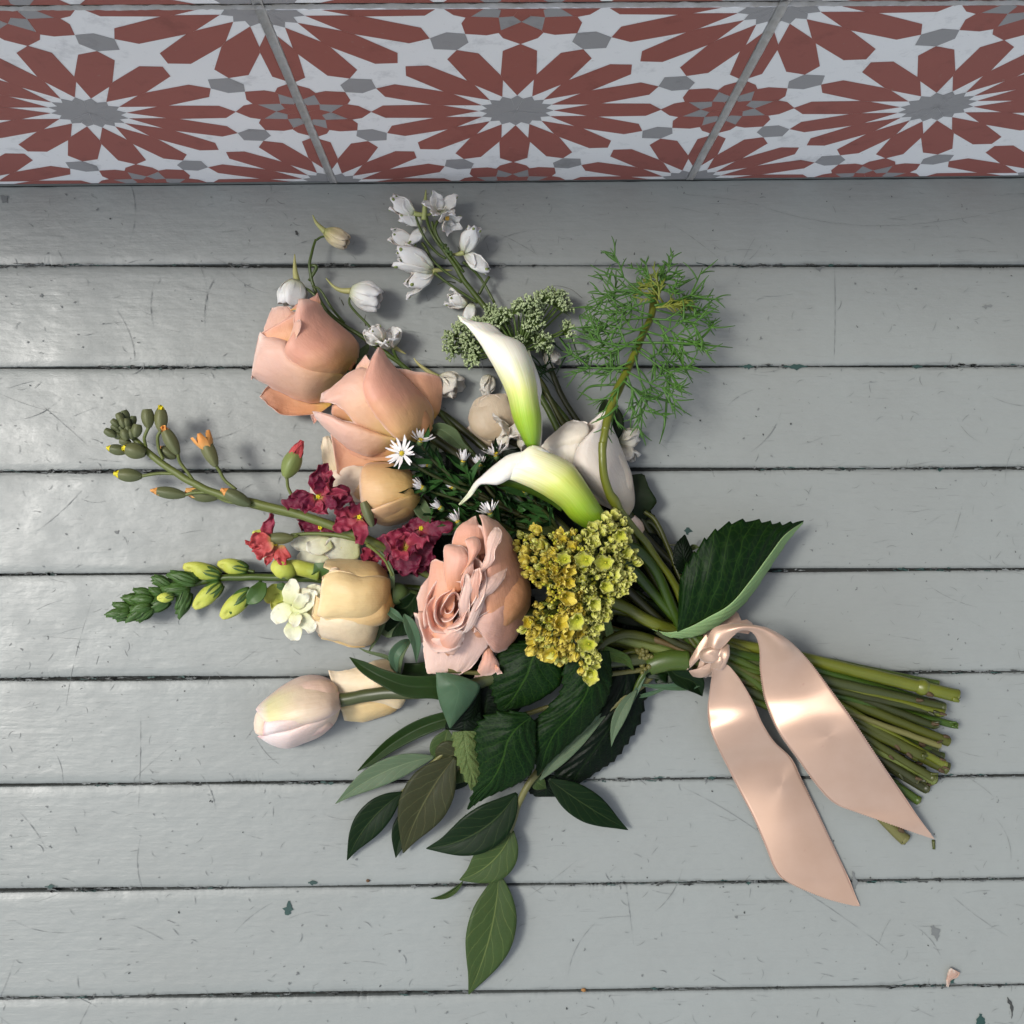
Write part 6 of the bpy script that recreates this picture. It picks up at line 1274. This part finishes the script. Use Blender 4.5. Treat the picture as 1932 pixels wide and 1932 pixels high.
leaf(ZK, [(150, 1250, 12), (250, 1220, 14), (360, 1200, 14), (480, 1215, 12)], (1, 6, 6.5, .6), M_round, root)
# ---------------------------------------------------------------- white daisies (asters)
M_ray = petal_mat('aster_ray', [(0, (.78, .77, .74)), (1, (.86, .85, .86))], rough=.5, sss=.2, vein=.4)
M_disc = plain('aster_disc', (.62, .42, .02), .6, .4, 900, col2=(.45, .40, .03))
M_astl = leaf_mat('aster_leaf', (.005, .018, .004), (.02, .05, .012), .4, veins=1, slant=0, net=0, vstr=.4, bstr=.2)
M_astl2 = leaf_mat('aster_leaf_fresh', (.03, .085, .02), (.05, .12, .03), .4, veins=1, slant=0, net=0, vstr=.4, bstr=.2)
M_astc = plain('aster_calyx', (.055, .10, .025), .5, .3, 400)
root = empty('aster', P(*ZF(1000, 500), 20), 'bushy sprig of tiny white daisies with yellow centres and fine dark leaves', 'daisy sprig')
def aster(u, v, z, ang, elev, ray, op, n=15, seed=0, Zf=ZF, lab=None, arc=360, tw=1.5):
    rr = random.Random(seed); F = frame(Zf, u, v, z, ang, elev)
    mb = MB(); put(mb, ellipsoid(1.1, 1.5, 1.5, 6, 10), F, 0)
    for i in range(26):
        a = rr.uniform(0, 6.28); r = rr.uniform(0, 1.3)
        bead(mb, F @ Vector((.0010, r*math.cos(a)/1000, r*math.sin(a)/1000)), .33)
    h = mb.build('flower_head', M_disc, root)
    if lab: h['label'] = lab
    for i in range(n):
        a = i*arc/n + rr.uniform(-9, 9); o = op+rr.uniform(-12, 12)
        m2 = MB(); Mx = F @ Matrix.Rotation(R(a), 4, 'X') @ Matrix.Translation((0, 0, .0009)) @ Matrix.Rotation(-R(o), 4, 'Y')
        put(m2, lpetal(ray*rr.uniform(.8, 1.12), tw*rr.uniform(.85, 1.15), base=.5, wide=.6, tip=.5, cup=.15, arch=-.08, ruf=.2, seed=seed+i, nu=5, nv=3), Mx)
        m2.build('petal', M_ray, h)
    m3 = MB(); put(m3, ellipsoid(1.6, 1.7, 1.7, 6, 8, off=-1.3), F)
    for i in range(9):
        Mx = F @ Matrix.Rotation(R(i*40), 4, 'X') @ Matrix.Translation((-.002, 0, .0010)); put(m3, lpetal(3, .9, tip=.1, nu=3, nv=2), Mx)
    m3.build('calyx', M_astc, h)
aster(70+50, 125, 46, 165, 62, 8.2, 78, 18, 1, lab='largest open daisy')
aster(395-100, 5, 45, 70, 25, 7, 62, 16, 2)
aster(1015, 140, 34, 105, 22, 8, 58, 17, 3)
aster(700, 200, 30, 82, 10, 6.4, 30, 14, 4); aster(860, 240, 30, 100, 10, 6.2, 28, 14, 5)
aster(310, 450, 34, 150, 12, 6.2, 26, 15, 6, tw=1.2); aster(480, 640, 33, 140, 12, 5.8, 24, 14, 7, tw=1.2); aster(650, 770, 34, 125, 14, 6.4, 28, 14, 8, tw=1.2)
aster(955, 690, 42, 115, 25, 6.6, 48, 16, 9, tw=1.2); aster(360, 230, 32, 165, 5, 6.5, 30, 8, 10, tw=2.2); aster(600, 440, 30, 150, 8, 3.5, 14, 12, 11, tw=1.0); aster(1290, 480, 30, 130, 10, 4.2, 18, 12, 12, tw=1.2)
# stems and leaves of the sprig
hubp = (1650, 900, 18)
ast_stems = [((120, 150, 42), (400, 330, 34), (900, 560, 28)), ((300, 40, 42), (420, 200, 34), (800, 480, 28)), ((1015, 150, 31), (1080, 300, 28), (1300, 620, 24)), ((700, 210, 28), (760, 350, 28), (1000, 600, 25)), ((860, 250, 28), (880, 380, 27), (1100, 620, 24)),
             ((320, 455, 31), (500, 520, 28), (900, 650, 25)), ((490, 650, 30), (650, 690, 26), (1000, 740, 23)), ((655, 775, 30), (800, 760, 26), (1100, 800, 22)), ((960, 700, 37), (1050, 790, 30), (1250, 870, 22)), ((1290, 490, 27), (1400, 600, 26), (1550, 760, 22)), ((370, 235, 30), (550, 360, 27), (900, 560, 24)), ((600, 440, 28), (760, 500, 26), (1000, 620, 24))]
mbs = MB(); lv = []
rr = random.Random(21)
for st in ast_stems:
    pts = list(st)+[hubp]; tube('stem', ZF, pts, [.7, .9, 1.1, 1.4], M_stem_d, root, ns=6, k=5)
    for i in range(17):
        s = rr.uniform(.03, .85); q = cr(pts, s); q2 = cr(pts, s+.02); a = math.atan2(q2[1]-q[1], q2[0]-q[0])+math.pi; lv.append((q, a+rr.choice((-1, 1))*rr.uniform(.25, .95)))
for i in range(45):
    x, y = rr.uniform(380, 1650), rr.uniform(230, 860)
    if y < 250+(x-380)*.1: continue
    lv.append(((x, y, rr.uniform(14, 30)), math.pi+rr.uniform(-1.3, 1.3)+.5))
al_me = []
for k in range(6):
    mb = MB(); put(mb, lpetal(9+k*1.3, 1.7+.25*k, base=.5, tip=.08, cup=.3, arch=(-.25, .15, -.4, .3, .05, -.15)[k], ruf=.5, seed=k, nu=8, nv=4), I4); al_me.append(shared('leaf', mb, [M_astl if k < 4 else M_astl2]))
for q, a in lv[:250]:
    Mx = Matrix.Translation(P(*ZF(q[0], q[1]), q[2]+rr.uniform(-1, 2))) @ Matrix.Rotation(-a, 4, 'Z') @ Matrix.Rotation(-R(rr.uniform(-12, 28)), 4, 'Y') @ Matrix.Rotation(R(rr.uniform(-70, 70)), 4, 'X') @ Matrix.Scale(rr.uniform(.7, 1.35), 4)
    place('leaf', rr.choice(al_me), Mx, root)
stem(root, ZF, [(1650, 900, 18), (1900, 1050, 16)], 19, M_stem_d, 1.6)
for pts in ([(860, 150, 30), (830, 300, 32), (770, 420, 30)],): leaf(ZF, [(770, 420, 30), (790, 310, 34), (870, 180, 36)], (.3, 1.8, .2), M_astl2, root)
leaf(ZF, [(1210, 690, 22), (1270, 640, 26), (1350, 600, 24)], (.3, 2.2, .3), M_astl2, root)
# ---------------------------------------------------------------- green umbel (ammi)
M_amb = plain('umbel_bud', (.42, .50, .27), .55, .3, 800, col2=(.18, .25, .09))
M_amr = plain('umbel_ray', (.075, .125, .02), .5, .3, 300)
M_amd = leaf_mat('umbel_thread_leaf', (.022, .05, .016), (.04, .07, .03), .45, veins=1, net=0)
root = empty('lace_umbel', P(*ZT(1380, 1750), 14), 'green lacy umbel of tiny buds behind the upright calla lily', 'umbel flower')
um = []
for k in range(5):
    rr = random.Random(k+80); mb = MB()
    for i in range(26):
        th = math.acos(1-rr.uniform(0, .42)*1.4); ph = rr.uniform(0, 6.28); ln = rr.uniform(4.2, 6.2)
        d = Vector((math.sin(th)*math.cos(ph), math.sin(th)*math.sin(ph), math.cos(th))); e = d*ln/1000
        g = tube_geo([Vector((0, 0, 0)), e], [.28, .2], 4, 1, cap=False); mb.add(g[0], g[1], g[2], 1)
        bead(mb, e, rr.uniform(.42, .68), 0, 4, 6)
        for q in range(3): bead(mb, e+Vector((rr.uniform(-1, 1), rr.uniform(-1, 1), rr.uniform(-1, 1)))*.0007, rr.uniform(.3, .5), 0, 3, 5)
    for i in range(6):
        g = tube_geo([Vector((0, 0, 0)), Vector((math.cos(i)*.003, math.sin(i)*.003, .0005)), Vector((math.cos(i)*.006, math.sin(i)*.006, .001))], [.25, .2, .05], 4, 2); mb.add(g[0], g[1], g[2], 1)
    um.append(shared('umbellet', mb, [M_amb, M_amr]))
C0 = P(*ZT(1390, 1760), 13)
UL = [(1090, 1300), (1130, 1360), (1200, 1330), (1240, 1400), (1160, 1400), (1260, 1340), (1330, 1290), (1390, 1260), (1450, 1230), (1500, 1220), (1550, 1230), (1610, 1200), (1590, 1270), (1650, 1180), (1490, 1300), (1530, 1360), (1570, 1310), (1500, 1450), (1540, 1500), (1570, 1400), (1730, 1160), (1780, 1150), (1830, 1180), (1820, 1260), (1870, 1290), (1740, 1210), (1370, 1540), (1400, 1600), (1620, 1570), (1680, 1620), (1720, 1670), (1620, 1650), (960, 1430), (1010, 1420), (1070, 1450), (920, 1450), (750, 1500), (810, 1490), (720, 1560), (670, 1590), (700, 1700), (690, 1740), (830, 1600), (860, 1640), (800, 1680), (900, 1730), (930, 1770), (880, 1810), (1910, 1480), (1900, 1520)]
mbr = MB(); rr = random.Random(4)
for i, (x, y) in enumerate(UL):
    z = 22+rr.uniform(-6, 8) - .012*abs(x-1300); p = P(*ZT(x, y), z); d = (p-C0)
    base = p-d.normalized()*.005
    q = (d.normalized()*1.0+Vector((0, 0, .55))).to_track_quat('Z', 'Y').to_matrix().to_4x4()
    place('umbellet', um[i % 5], Matrix.Translation(base) @ q @ Matrix.Rotation(rr.uniform(0, 6), 4, 'Z') @ Matrix.Scale(rr.uniform(.85, 1.1), 4), root)
    g = tube_geo([C0+Vector((0, 0, rr.uniform(-1, 1)*.001)), C0.lerp(base, .5)+Vector((0, 0, .003)), base], [.65, .6, .5], 5, 5); o = mesh('ray', g[0], g[1], M_amr, root, uvs=g[2])
for i in range(34):
    a = rr.uniform(2.2, 5.9); a0 = C0 if i % 2 else P(*ZT(rr.uniform(1200, 1900), rr.uniform(1500, 1900)), 10); ln = rr.uniform(.012, .032)
    d = Vector((math.cos(a), math.sin(a), rr.uniform(-.1, .1))); g = tube_geo([a0, a0+d*ln*.5+Vector((0, 0, .001)), a0+d*ln+Vector((rr.uniform(-.003, .003), rr.uniform(-.003, .003), -.003))], [.5, .4, .12], 5, 3)
    mesh('bract', g[0], g[1], M_amd, root, uvs=g[2])
stem(root, ZT, [(1390, 1760, 13), (1500, 2000, 12), (1650, 2250, 12), (1900, 2700, 12), (2300, 3200, 12)], 9, M_stem_g, 1.6, slot=7)
stem(root, ZT, [(1560, 1950, 10), (1650, 2100, 10), (1800, 2400, 10), (2200, 3000, 10)], 15, M_stem, 1.4, slot=9)
# thin dry hair arching above the umbel
tube('tendril', FULL, [(985, 590, 6), (1005, 560, 10), (1040, 540, 12), (1075, 545, 11), (1098, 562, 8)], [.12]*5, plain('dry_hair', (.12, .12, .10), .6), root, ns=4)
# ---------------------------------------------------------------- feathery dill
M_dill = plain('dill_frond', (.060, .16, .014), .5, .4, 60, col2=(.035, .10, .015), sss=.04)
M_dilly = plain('dill_young', (.13, .18, .022), .5, .4, 120, col2=(.20, .20, .02), sss=.05)
root = empty('dill', P(*ZQ(640, 1100), 30), 'feathery green dill plume on a curved yellow-green stem that crosses the white rose', 'dill')
stem(root, ZQ, [(850, 420, 22), (840, 520, 24), (815, 680, 26), (750, 830, 29), (680, 990, 32), (590, 1190, 37), (520, 1340, 41), (460, 1480, 45), (405, 1700, 49), (385, 1850, 50)] + [(ZK(85, 300)[0]*0+x, y, z) for x, y, z in []] , 20, M_stem_y, 1.2) if False else None
pts = [(850, 420, 22), (840, 520, 24), (815, 680, 26), (750, 830, 29), (680, 990, 32), (590, 1190, 37), (520, 1340, 41), (460, 1480, 45), (405, 1700, 49)]
path = [(*ZQ(a, b), z) for a, b, z in pts] + [(*ZK(a, b), z) for a, b, z in ((62, 200, 50), (72, 330, 48), (105, 440, 45), (135, 490, 43), (220, 620, 38), (330, 750, 33), (430, 890, 28), (540, 1060, 22))]
stem(root, FULL, path, 19, M_stem_y, 2.0, slot=6, nodes=())
g = [P(*ZK(a, b), z) for a, b, z in ((62, 120, 50), (62, 200, 50), (72, 330, 48), (105, 440, 45), (135, 490, 43), (165, 540, 41))]
tg = tube_geo(g, [2.1, 2.15, 2.2, 2.4, 2.9, 2.2], 14, 10); mesh('stem_sheath', tg[0], tg[1], M_stem_y, root, uvs=tg[2])
g = [P(*ZQ(a, b), z) for a, b, z in ((750, 830, 29), (680, 990, 32), (590, 1190, 37), (520, 1340, 41), (460, 1480, 45), (405, 1700, 49))]
tg = tube_geo(g, [1.9, 2.0, 2.1, 2.6, 2.2, 2.1], 14, 10); mesh('stem_sheath', tg[0], tg[1], M_stem_y, root, uvs=tg[2])
rr = random.Random(12)
def frond(o, a, ln, m, lift=0, seed=0):
    """a branching thread leaf: side threads fork off the axis"""
    mb = MB()
    def go(p, a, el, ln, r, lev):
        bend = rr.uniform(-.5, .5); n_ = 4; q = [p]
        for i in range(n_):
            a += bend/n_*1.2; el -= .10; q.append(q[-1]+Vector((math.cos(a)*math.cos(el), math.sin(a)*math.cos(el), math.sin(el)))*ln/n_)
            if q[-1].z < .0012: q[-1].z = .0012; el = abs(el)*.3
        tg = tube_geo(q, [r*(1-.12*i) for i in range(n_)]+[r*.35], 5, 2); mb.add(*tg)
        if lev > 0:
            k = 0
            for i in range(1, n_+1):
                for sd_ in (-1, 1):
                    if rr.random() < (.6 if lev == 2 else .42): go(q[i] if i < n_ else q[n_-1], a+sd_*rr.uniform(.35, .85), rr.uniform(-.3, .35), ln*rr.uniform(.42, .7), r*.88, lev-1)
    go(o, a, lift, ln*1.15, .62, 2)
    return mb.build('frond', m, root)
src = [(850, 430, 40), (850, 440, 100), (860, 450, 75), (860, 480, 130), (870, 470, 15), (840, 560, 150), (850, 560, 170), (840, 600, 10), (850, 620, 30), (860, 640, -20), (820, 690, 175), (810, 700, 195), (820, 720, -10), (830, 740, -35), (800, 760, 205), (760, 820, 165), (760, 840, 215), (780, 830, -30), (770, 860, -55), (720, 930, 160), (700, 960, 185), (720, 980, -20), (700, 1000, -45), (670, 1040, -70), (640, 1090, 200), (610, 1150, 175), (600, 1180, -50), (600, 1220, -75), (590, 1240, 220), (570, 1260, -30), (880, 450, 55), (850, 520, 160)]
for i, (x, y, a) in enumerate(src):
    frond(P(*ZQ(x, y), 27+y*.012+rr.uniform(-3, 5)), R(a+rr.uniform(-15, 15)), rr.uniform(.018, .028)*(.5 if y < 520 else 1), M_dill, rr.uniform(-.25, .35))
# named long threads seen clearly
for pts in ([(600, 1290, 34), (400, 1300, 30), (260, 1320, 24), (160, 1430, 18)], [(620, 1170, 32), (520, 1180, 30), (440, 1080, 28), (240, 940, 20), (60, 935, 14)], [(860, 720, 34), (950, 880, 38), (1080, 1100, 30), (1175, 1280, 20)], [(620, 925, 34), (1000, 930, 38), (1250, 945, 34), (1525, 970, 22)], [(960, 580, 26), (1150, 545, 26), (1370, 545, 20)], [(970, 570, 26), (1200, 640, 22), (1380, 820, 14)],
            [(600, 1300, 30), (750, 1390, 26), (950, 1440, 20), (1165, 1570, 10)], [(950, 1400, 20), (930, 1640, 12), (885, 1815, 6)], [(790, 1400, 22), (720, 1560, 14), (640, 1680, 8)], [(1040, 440, 24), (1210, 350, 20)], [(1140, 540, 24), (1255, 420, 20)], [(1200, 930, 30), (1310, 830, 28), (1380, 710, 22)], [(520, 1480, 48), (420, 1570, 49), (285, 1635, 44)]):
    tube('frond', ZQ, pts, [.65]*(len(pts)-1)+[.2], M_dill, root, ns=6)
for i in range(5): 
    frond(P(*ZQ(860+rr.uniform(-50, 60), 600+rr.uniform(-60, 80)), 34+rr.uniform(-3, 4)), rr.uniform(-.6, 3.6), .012, M_dilly, .3)
# ================================================================== satin ribbon
def satin():
    m, N, L, B = new_mat('peach_satin')
    uv = N.new('ShaderNodeUVMap').outputs[0]; sp = N.new('ShaderNodeSeparateXYZ'); L.new(uv, sp.inputs[0])
    geo = N.new('ShaderNodeNewGeometry').outputs['Position']
    wv = noise_n(N, L, 1.0, 3, mapping(N, L, uv, (900, 3, 1))); n2 = noise_n(N, L, 70, 4, geo)
    e = math_n(N, L, 'SUBTRACT', 0.5, math_n(N, L, 'ABSOLUTE', math_n(N, L, 'SUBTRACT', sp.outputs[1], 0.5)))
    er = ramp(N, [(0.0, (1, 1, 1)), (0.022, (1, 1, 1)), (0.030, (0, 0, 0))]); L.new(e, er.inputs[0])
    c = mixc(N, L, (0.52, 0.355, 0.255), (0.44, 0.285, 0.190), n2)
    c = mixc(N, L, c, (0.40, 0.25, 0.18), er.outputs[0])
    sn = noise_n(N, L, 260, 2, geo); sr = ramp(N, [(0.74, (0, 0, 0)), (0.80, (1, 1, 1))]); L.new(sn, sr.inputs[0])
    c = mixc(N, L, c, (0.40, 0.20, 0.15), math_n(N, L, 'MULTIPLY', sr.outputs[0], .4))
    L.new(c, B.inputs['Base Color']); B.inputs['Roughness'].default_value = .43; B.inputs['Specular IOR Level'].default_value = .9
    B.inputs['Anisotropic'].default_value = .55; B.inputs['Sheen Weight'].default_value = .3; B.inputs['Metallic'].default_value = .5
    B.inputs['Specular Tint'].default_value = (.90, .93, 1, 1)
    h = math_n(N, L, 'ADD', math_n(N, L, 'MULTIPLY', wv, .35), math_n(N, L, 'MULTIPLY', n2, .5))
    h = math_n(N, L, 'ADD', h, math_n(N, L, 'MULTIPLY', er.outputs[0], .8))
    bump(N, L, B, h, .28, .0003)
    return m
M_satin = satin()
root = empty('ribbon', P(*ZR(330, 690), 26), 'peach satin ribbon tied round the stems with two long angled tails', 'ribbon')
def band(name, rows, seed=0, pico=True, nu=120, nv=22, ruffle=.15, label=None, waves=None):
    W = [(*ZR(r[0], r[1]), r[2], *ZR(r[3], r[4]), r[5], r[6], r[7] if len(r) > 7 else 0) for r in rows]
    def fn(s, t):
        q = cr(W, s); a = P(*q[:2], q[2]); b = P(*q[3:5], q[5]); p = a.lerp(b, t)
        p.z += q[6]/1000*math.sin(math.pi*t) + q[7]/1000*math.sin(2*math.pi*t)
        n_ = noise.noise(p*40+Vector((seed, 0, 0)))
        p.z += n_*ruffle/1000
        return p
    v, f, uv = grid(nu, nv, fn); o = mesh(name, v, f, M_satin, root, uvs=uv, thick=.22)
    if label: o['label'] = label
    if pico:   # woven picot loops along both edges
        mb = MB()
        for t in (0.0, 1.0):
            k = 0
            for i in range(nu*2):
                s = i/(nu*2); p = fn(s, t); 
                if (fn(s, 0)-fn(s, 1)).length < .006: continue
                bead(mb, p, .34, 0, 3, 5)
        mb.build('picot_edge', M_satin, o)
    return o
band('tail', [(302, 690, 31, 352, 696, 33, 3), (304, 635, 35, 366, 672, 36, 3), (330, 578, 37, 396, 640, 38, 2), (395, 553, 40, 430, 604, 41, 3), (490, 552, 43, 478, 580, 43, 2), (590, 572, 43, 530, 602, 42, 2, 1), (690, 630, 40, 553, 670, 36, 4, 2), (785, 725, 31, 556, 780, 26, 3, 0), (880, 850, 30, 580, 920, 21, 2, 0), (980, 985, 33, 640, 1060, 25, 1, 0), (1080, 1135, 27, 735, 1195, 21, 1, 0), (1170, 1270, 17, 830, 1325, 15, 2, 0), (1235, 1365, 13, 908, 1402, 11, 1, 0), (1280, 1432, 11, 1010, 1445, 10, 0), (1335, 1510, 9, 1200, 1512, 10, 0), (1386, 1575, 5, 1376, 1573, 5, 0)], 1, label='tail crossing over the cut stems')
band('tail', [(322, 745, 30, 384, 742, 31, 2), (328, 790, 29, 412, 758, 32, -2), (318, 860, 21, 462, 822, 31, -2), (307, 960, 15, 520, 920, 26, 0), (318, 1050, 17, 562, 1018, 23, 1), (355, 1140, 15, 620, 1110, 16, 1), (400, 1230, 8, 702, 1190, 8, 0), (450, 1330, 3, 752, 1290, 4, 2), (520, 1465, 2.5, 830, 1450, 3, 1), (580, 1605, 2, 905, 1610, 2.2, 1.2), (628, 1720, 1.6, 965, 1738, 2, .6), (690, 1780, 1.4, 985, 1785, 2, 0), (850, 1850, 1.3, 1010, 1850, 1.8, 0), (1000, 1892, 1.2, 1030, 1894, 1.3, 0)], 2, label='tail lying flat on the floor')
# band round the bunch, folded in soft creases
def wrap(t0, t1, r_, off, w_, seed):
    c = P(*ZR(312, 690), 14); d = (P(*ZR(360, 700), 14)-P(*ZR(260, 680), 14)).normalized(); sd_ = Vector((-d.y, d.x, 0))
    def fn(s, t):
        a = R(t0+(t1-t0)*s); rr_ = r_+.6*math.sin(t*9+seed)+.4*noise.noise(Vector((a*2, t*4, seed)))
        return c + d*(off+w_*(t-.5))/1000 + sd_*math.cos(a)*rr_*1.05/1000 + Vector((0, 0, 1))*math.sin(a)*rr_*.95/1000
    v, f, uv = grid(48, 14, fn); mesh('wrap_band', v, f, M_satin, root, uvs=uv, thick=.3)
wrap(-200, 160, 11.6, 0, 8, 1); wrap(-150, 210, 12.4, -3, 7, 5)
# loop behind the knot and the creased lead-in from below left
band('knot_fold', [(318, 765, 29, 392, 755, 30, 3), (322, 735, 32, 394, 725, 33, 4), (330, 712, 33, 390, 700, 34, 3)], 9, pico=False, nu=40, nv=20, ruffle=.6)
band('loop', [(300, 600, 32, 318, 640, 32, 0), (262, 650, 30, 300, 680, 30, 1), (222, 720, 27, 262, 720, 29, 1), (206, 772, 24, 232, 752, 25, 0)], 3, pico=False, nu=40)
band('loop', [(206, 776, 20, 228, 800, 18, 0), (262, 762, 24, 280, 806, 20, 1), (315, 735, 28, 330, 780, 24, 1), (350, 720, 30, 350, 745, 28, 0)], 4, pico=False, nu=40)
band('loop', [(330, 590, 20, 420, 590, 20, 1), (365, 545, 19, 470, 560, 18, 2), (385, 500, 16, 455, 510, 15, 1), (430, 488, 14, 450, 500, 14, 0)], 5, pico=False, nu=40)
band('loop', [(430, 590, 20, 500, 600, 20, 0), (450, 545, 18, 520, 560, 17, 1), (490, 530, 16, 515, 545, 15, 0)], 6, pico=False, nu=30)
# knot
def knotpiece(pts, rads, seed, flat=.7):
    pw = [P(*ZR(a, b), z) for a, b, z in pts]; v, f, uv = tube_geo(pw, rads, 20, 10, flat=flat)
    v = [p+Vector((0, 0, 1))*(.0006*math.sin((uv[i][1]*6.28)*4+seed)*math.sin(math.pi*uv[i][0])) for i, p in enumerate(v)]
    mesh('knot', v, f, M_satin, root, uvs=uv)
knotpiece([(286, 716, 27), (300, 704, 31), (325, 694, 33.5), (350, 688, 33), (364, 680, 30)], [2.2, 4.4, 5.0, 4.0, 1.6], 0, .85)
knotpiece([(388, 650, 33), (382, 690, 35), (366, 728, 33), (352, 758, 30)], [2.4, 3.4, 3.6, 3.0], 4)
# ================================================================== small things on the floor
M_dryp = petal_mat('dry_petal', [(0, (.55, .52, .46)), (1, (.66, .65, .60))])
o = mesh('fallen_petal', *(lambda g: (g[0], g[1]))(petal_geo(FULL, [(1785, 1861, .6, 1788, 1862, .6, 0), (1786, 1845, .9, 1794, 1848, 1.0, .8), (1788, 1834, 1.6, 1806, 1842, 1.8, 1.0), (1792, 1827, 2.2, 1811, 1834, 2.4, .4)], nu=12, nv=12, ruffle=.8, seed=5)), M_dryp, None, thick=.2)
tag(o, 'tiny dry white petal lying alone on the floor at lower right', 'petal')
v, f, uv = tube_geo([P(1761, 1585, 1), P(1762, 1602, 1)], [.9, .8], 8, 3); o = mesh('stem_scrap', v, f, M_stem, None, uvs=uv); tag(o, 'short green stem clipping at the tip of the ribbon tail', 'clipping')
def pebble(name, x, y, r, m, lab, cat, seed):
    mb = MB(); g = ellipsoid(r, r*.8, r*.55, 6, 9); g = ([Vector(p)*(1+.25*noise.noise(Vector(p)*1.2+Vector((seed, 0, 0)))) for p in g[0]], g[1], g[2]); put(mb, g, Matrix.Translation(P(x, y, r*.5)))
    o = mb.build(name, m); tag(o, lab, cat)
M_crumb = plain('brown_crumb', (.10, .05, .02), .8, .4, 900)
pebble('crumb', 694, 1662, 1.1, M_crumb, 'small round brown crumb on a plank joint below the leaves', 'crumb', 1)
pebble('crumb', 1101, 1868, 1.3, plain('amber_crumb', (.28, .13, .03), .6, .4, 900), 'amber crumb stuck in the lowest plank joint', 'crumb', 2)
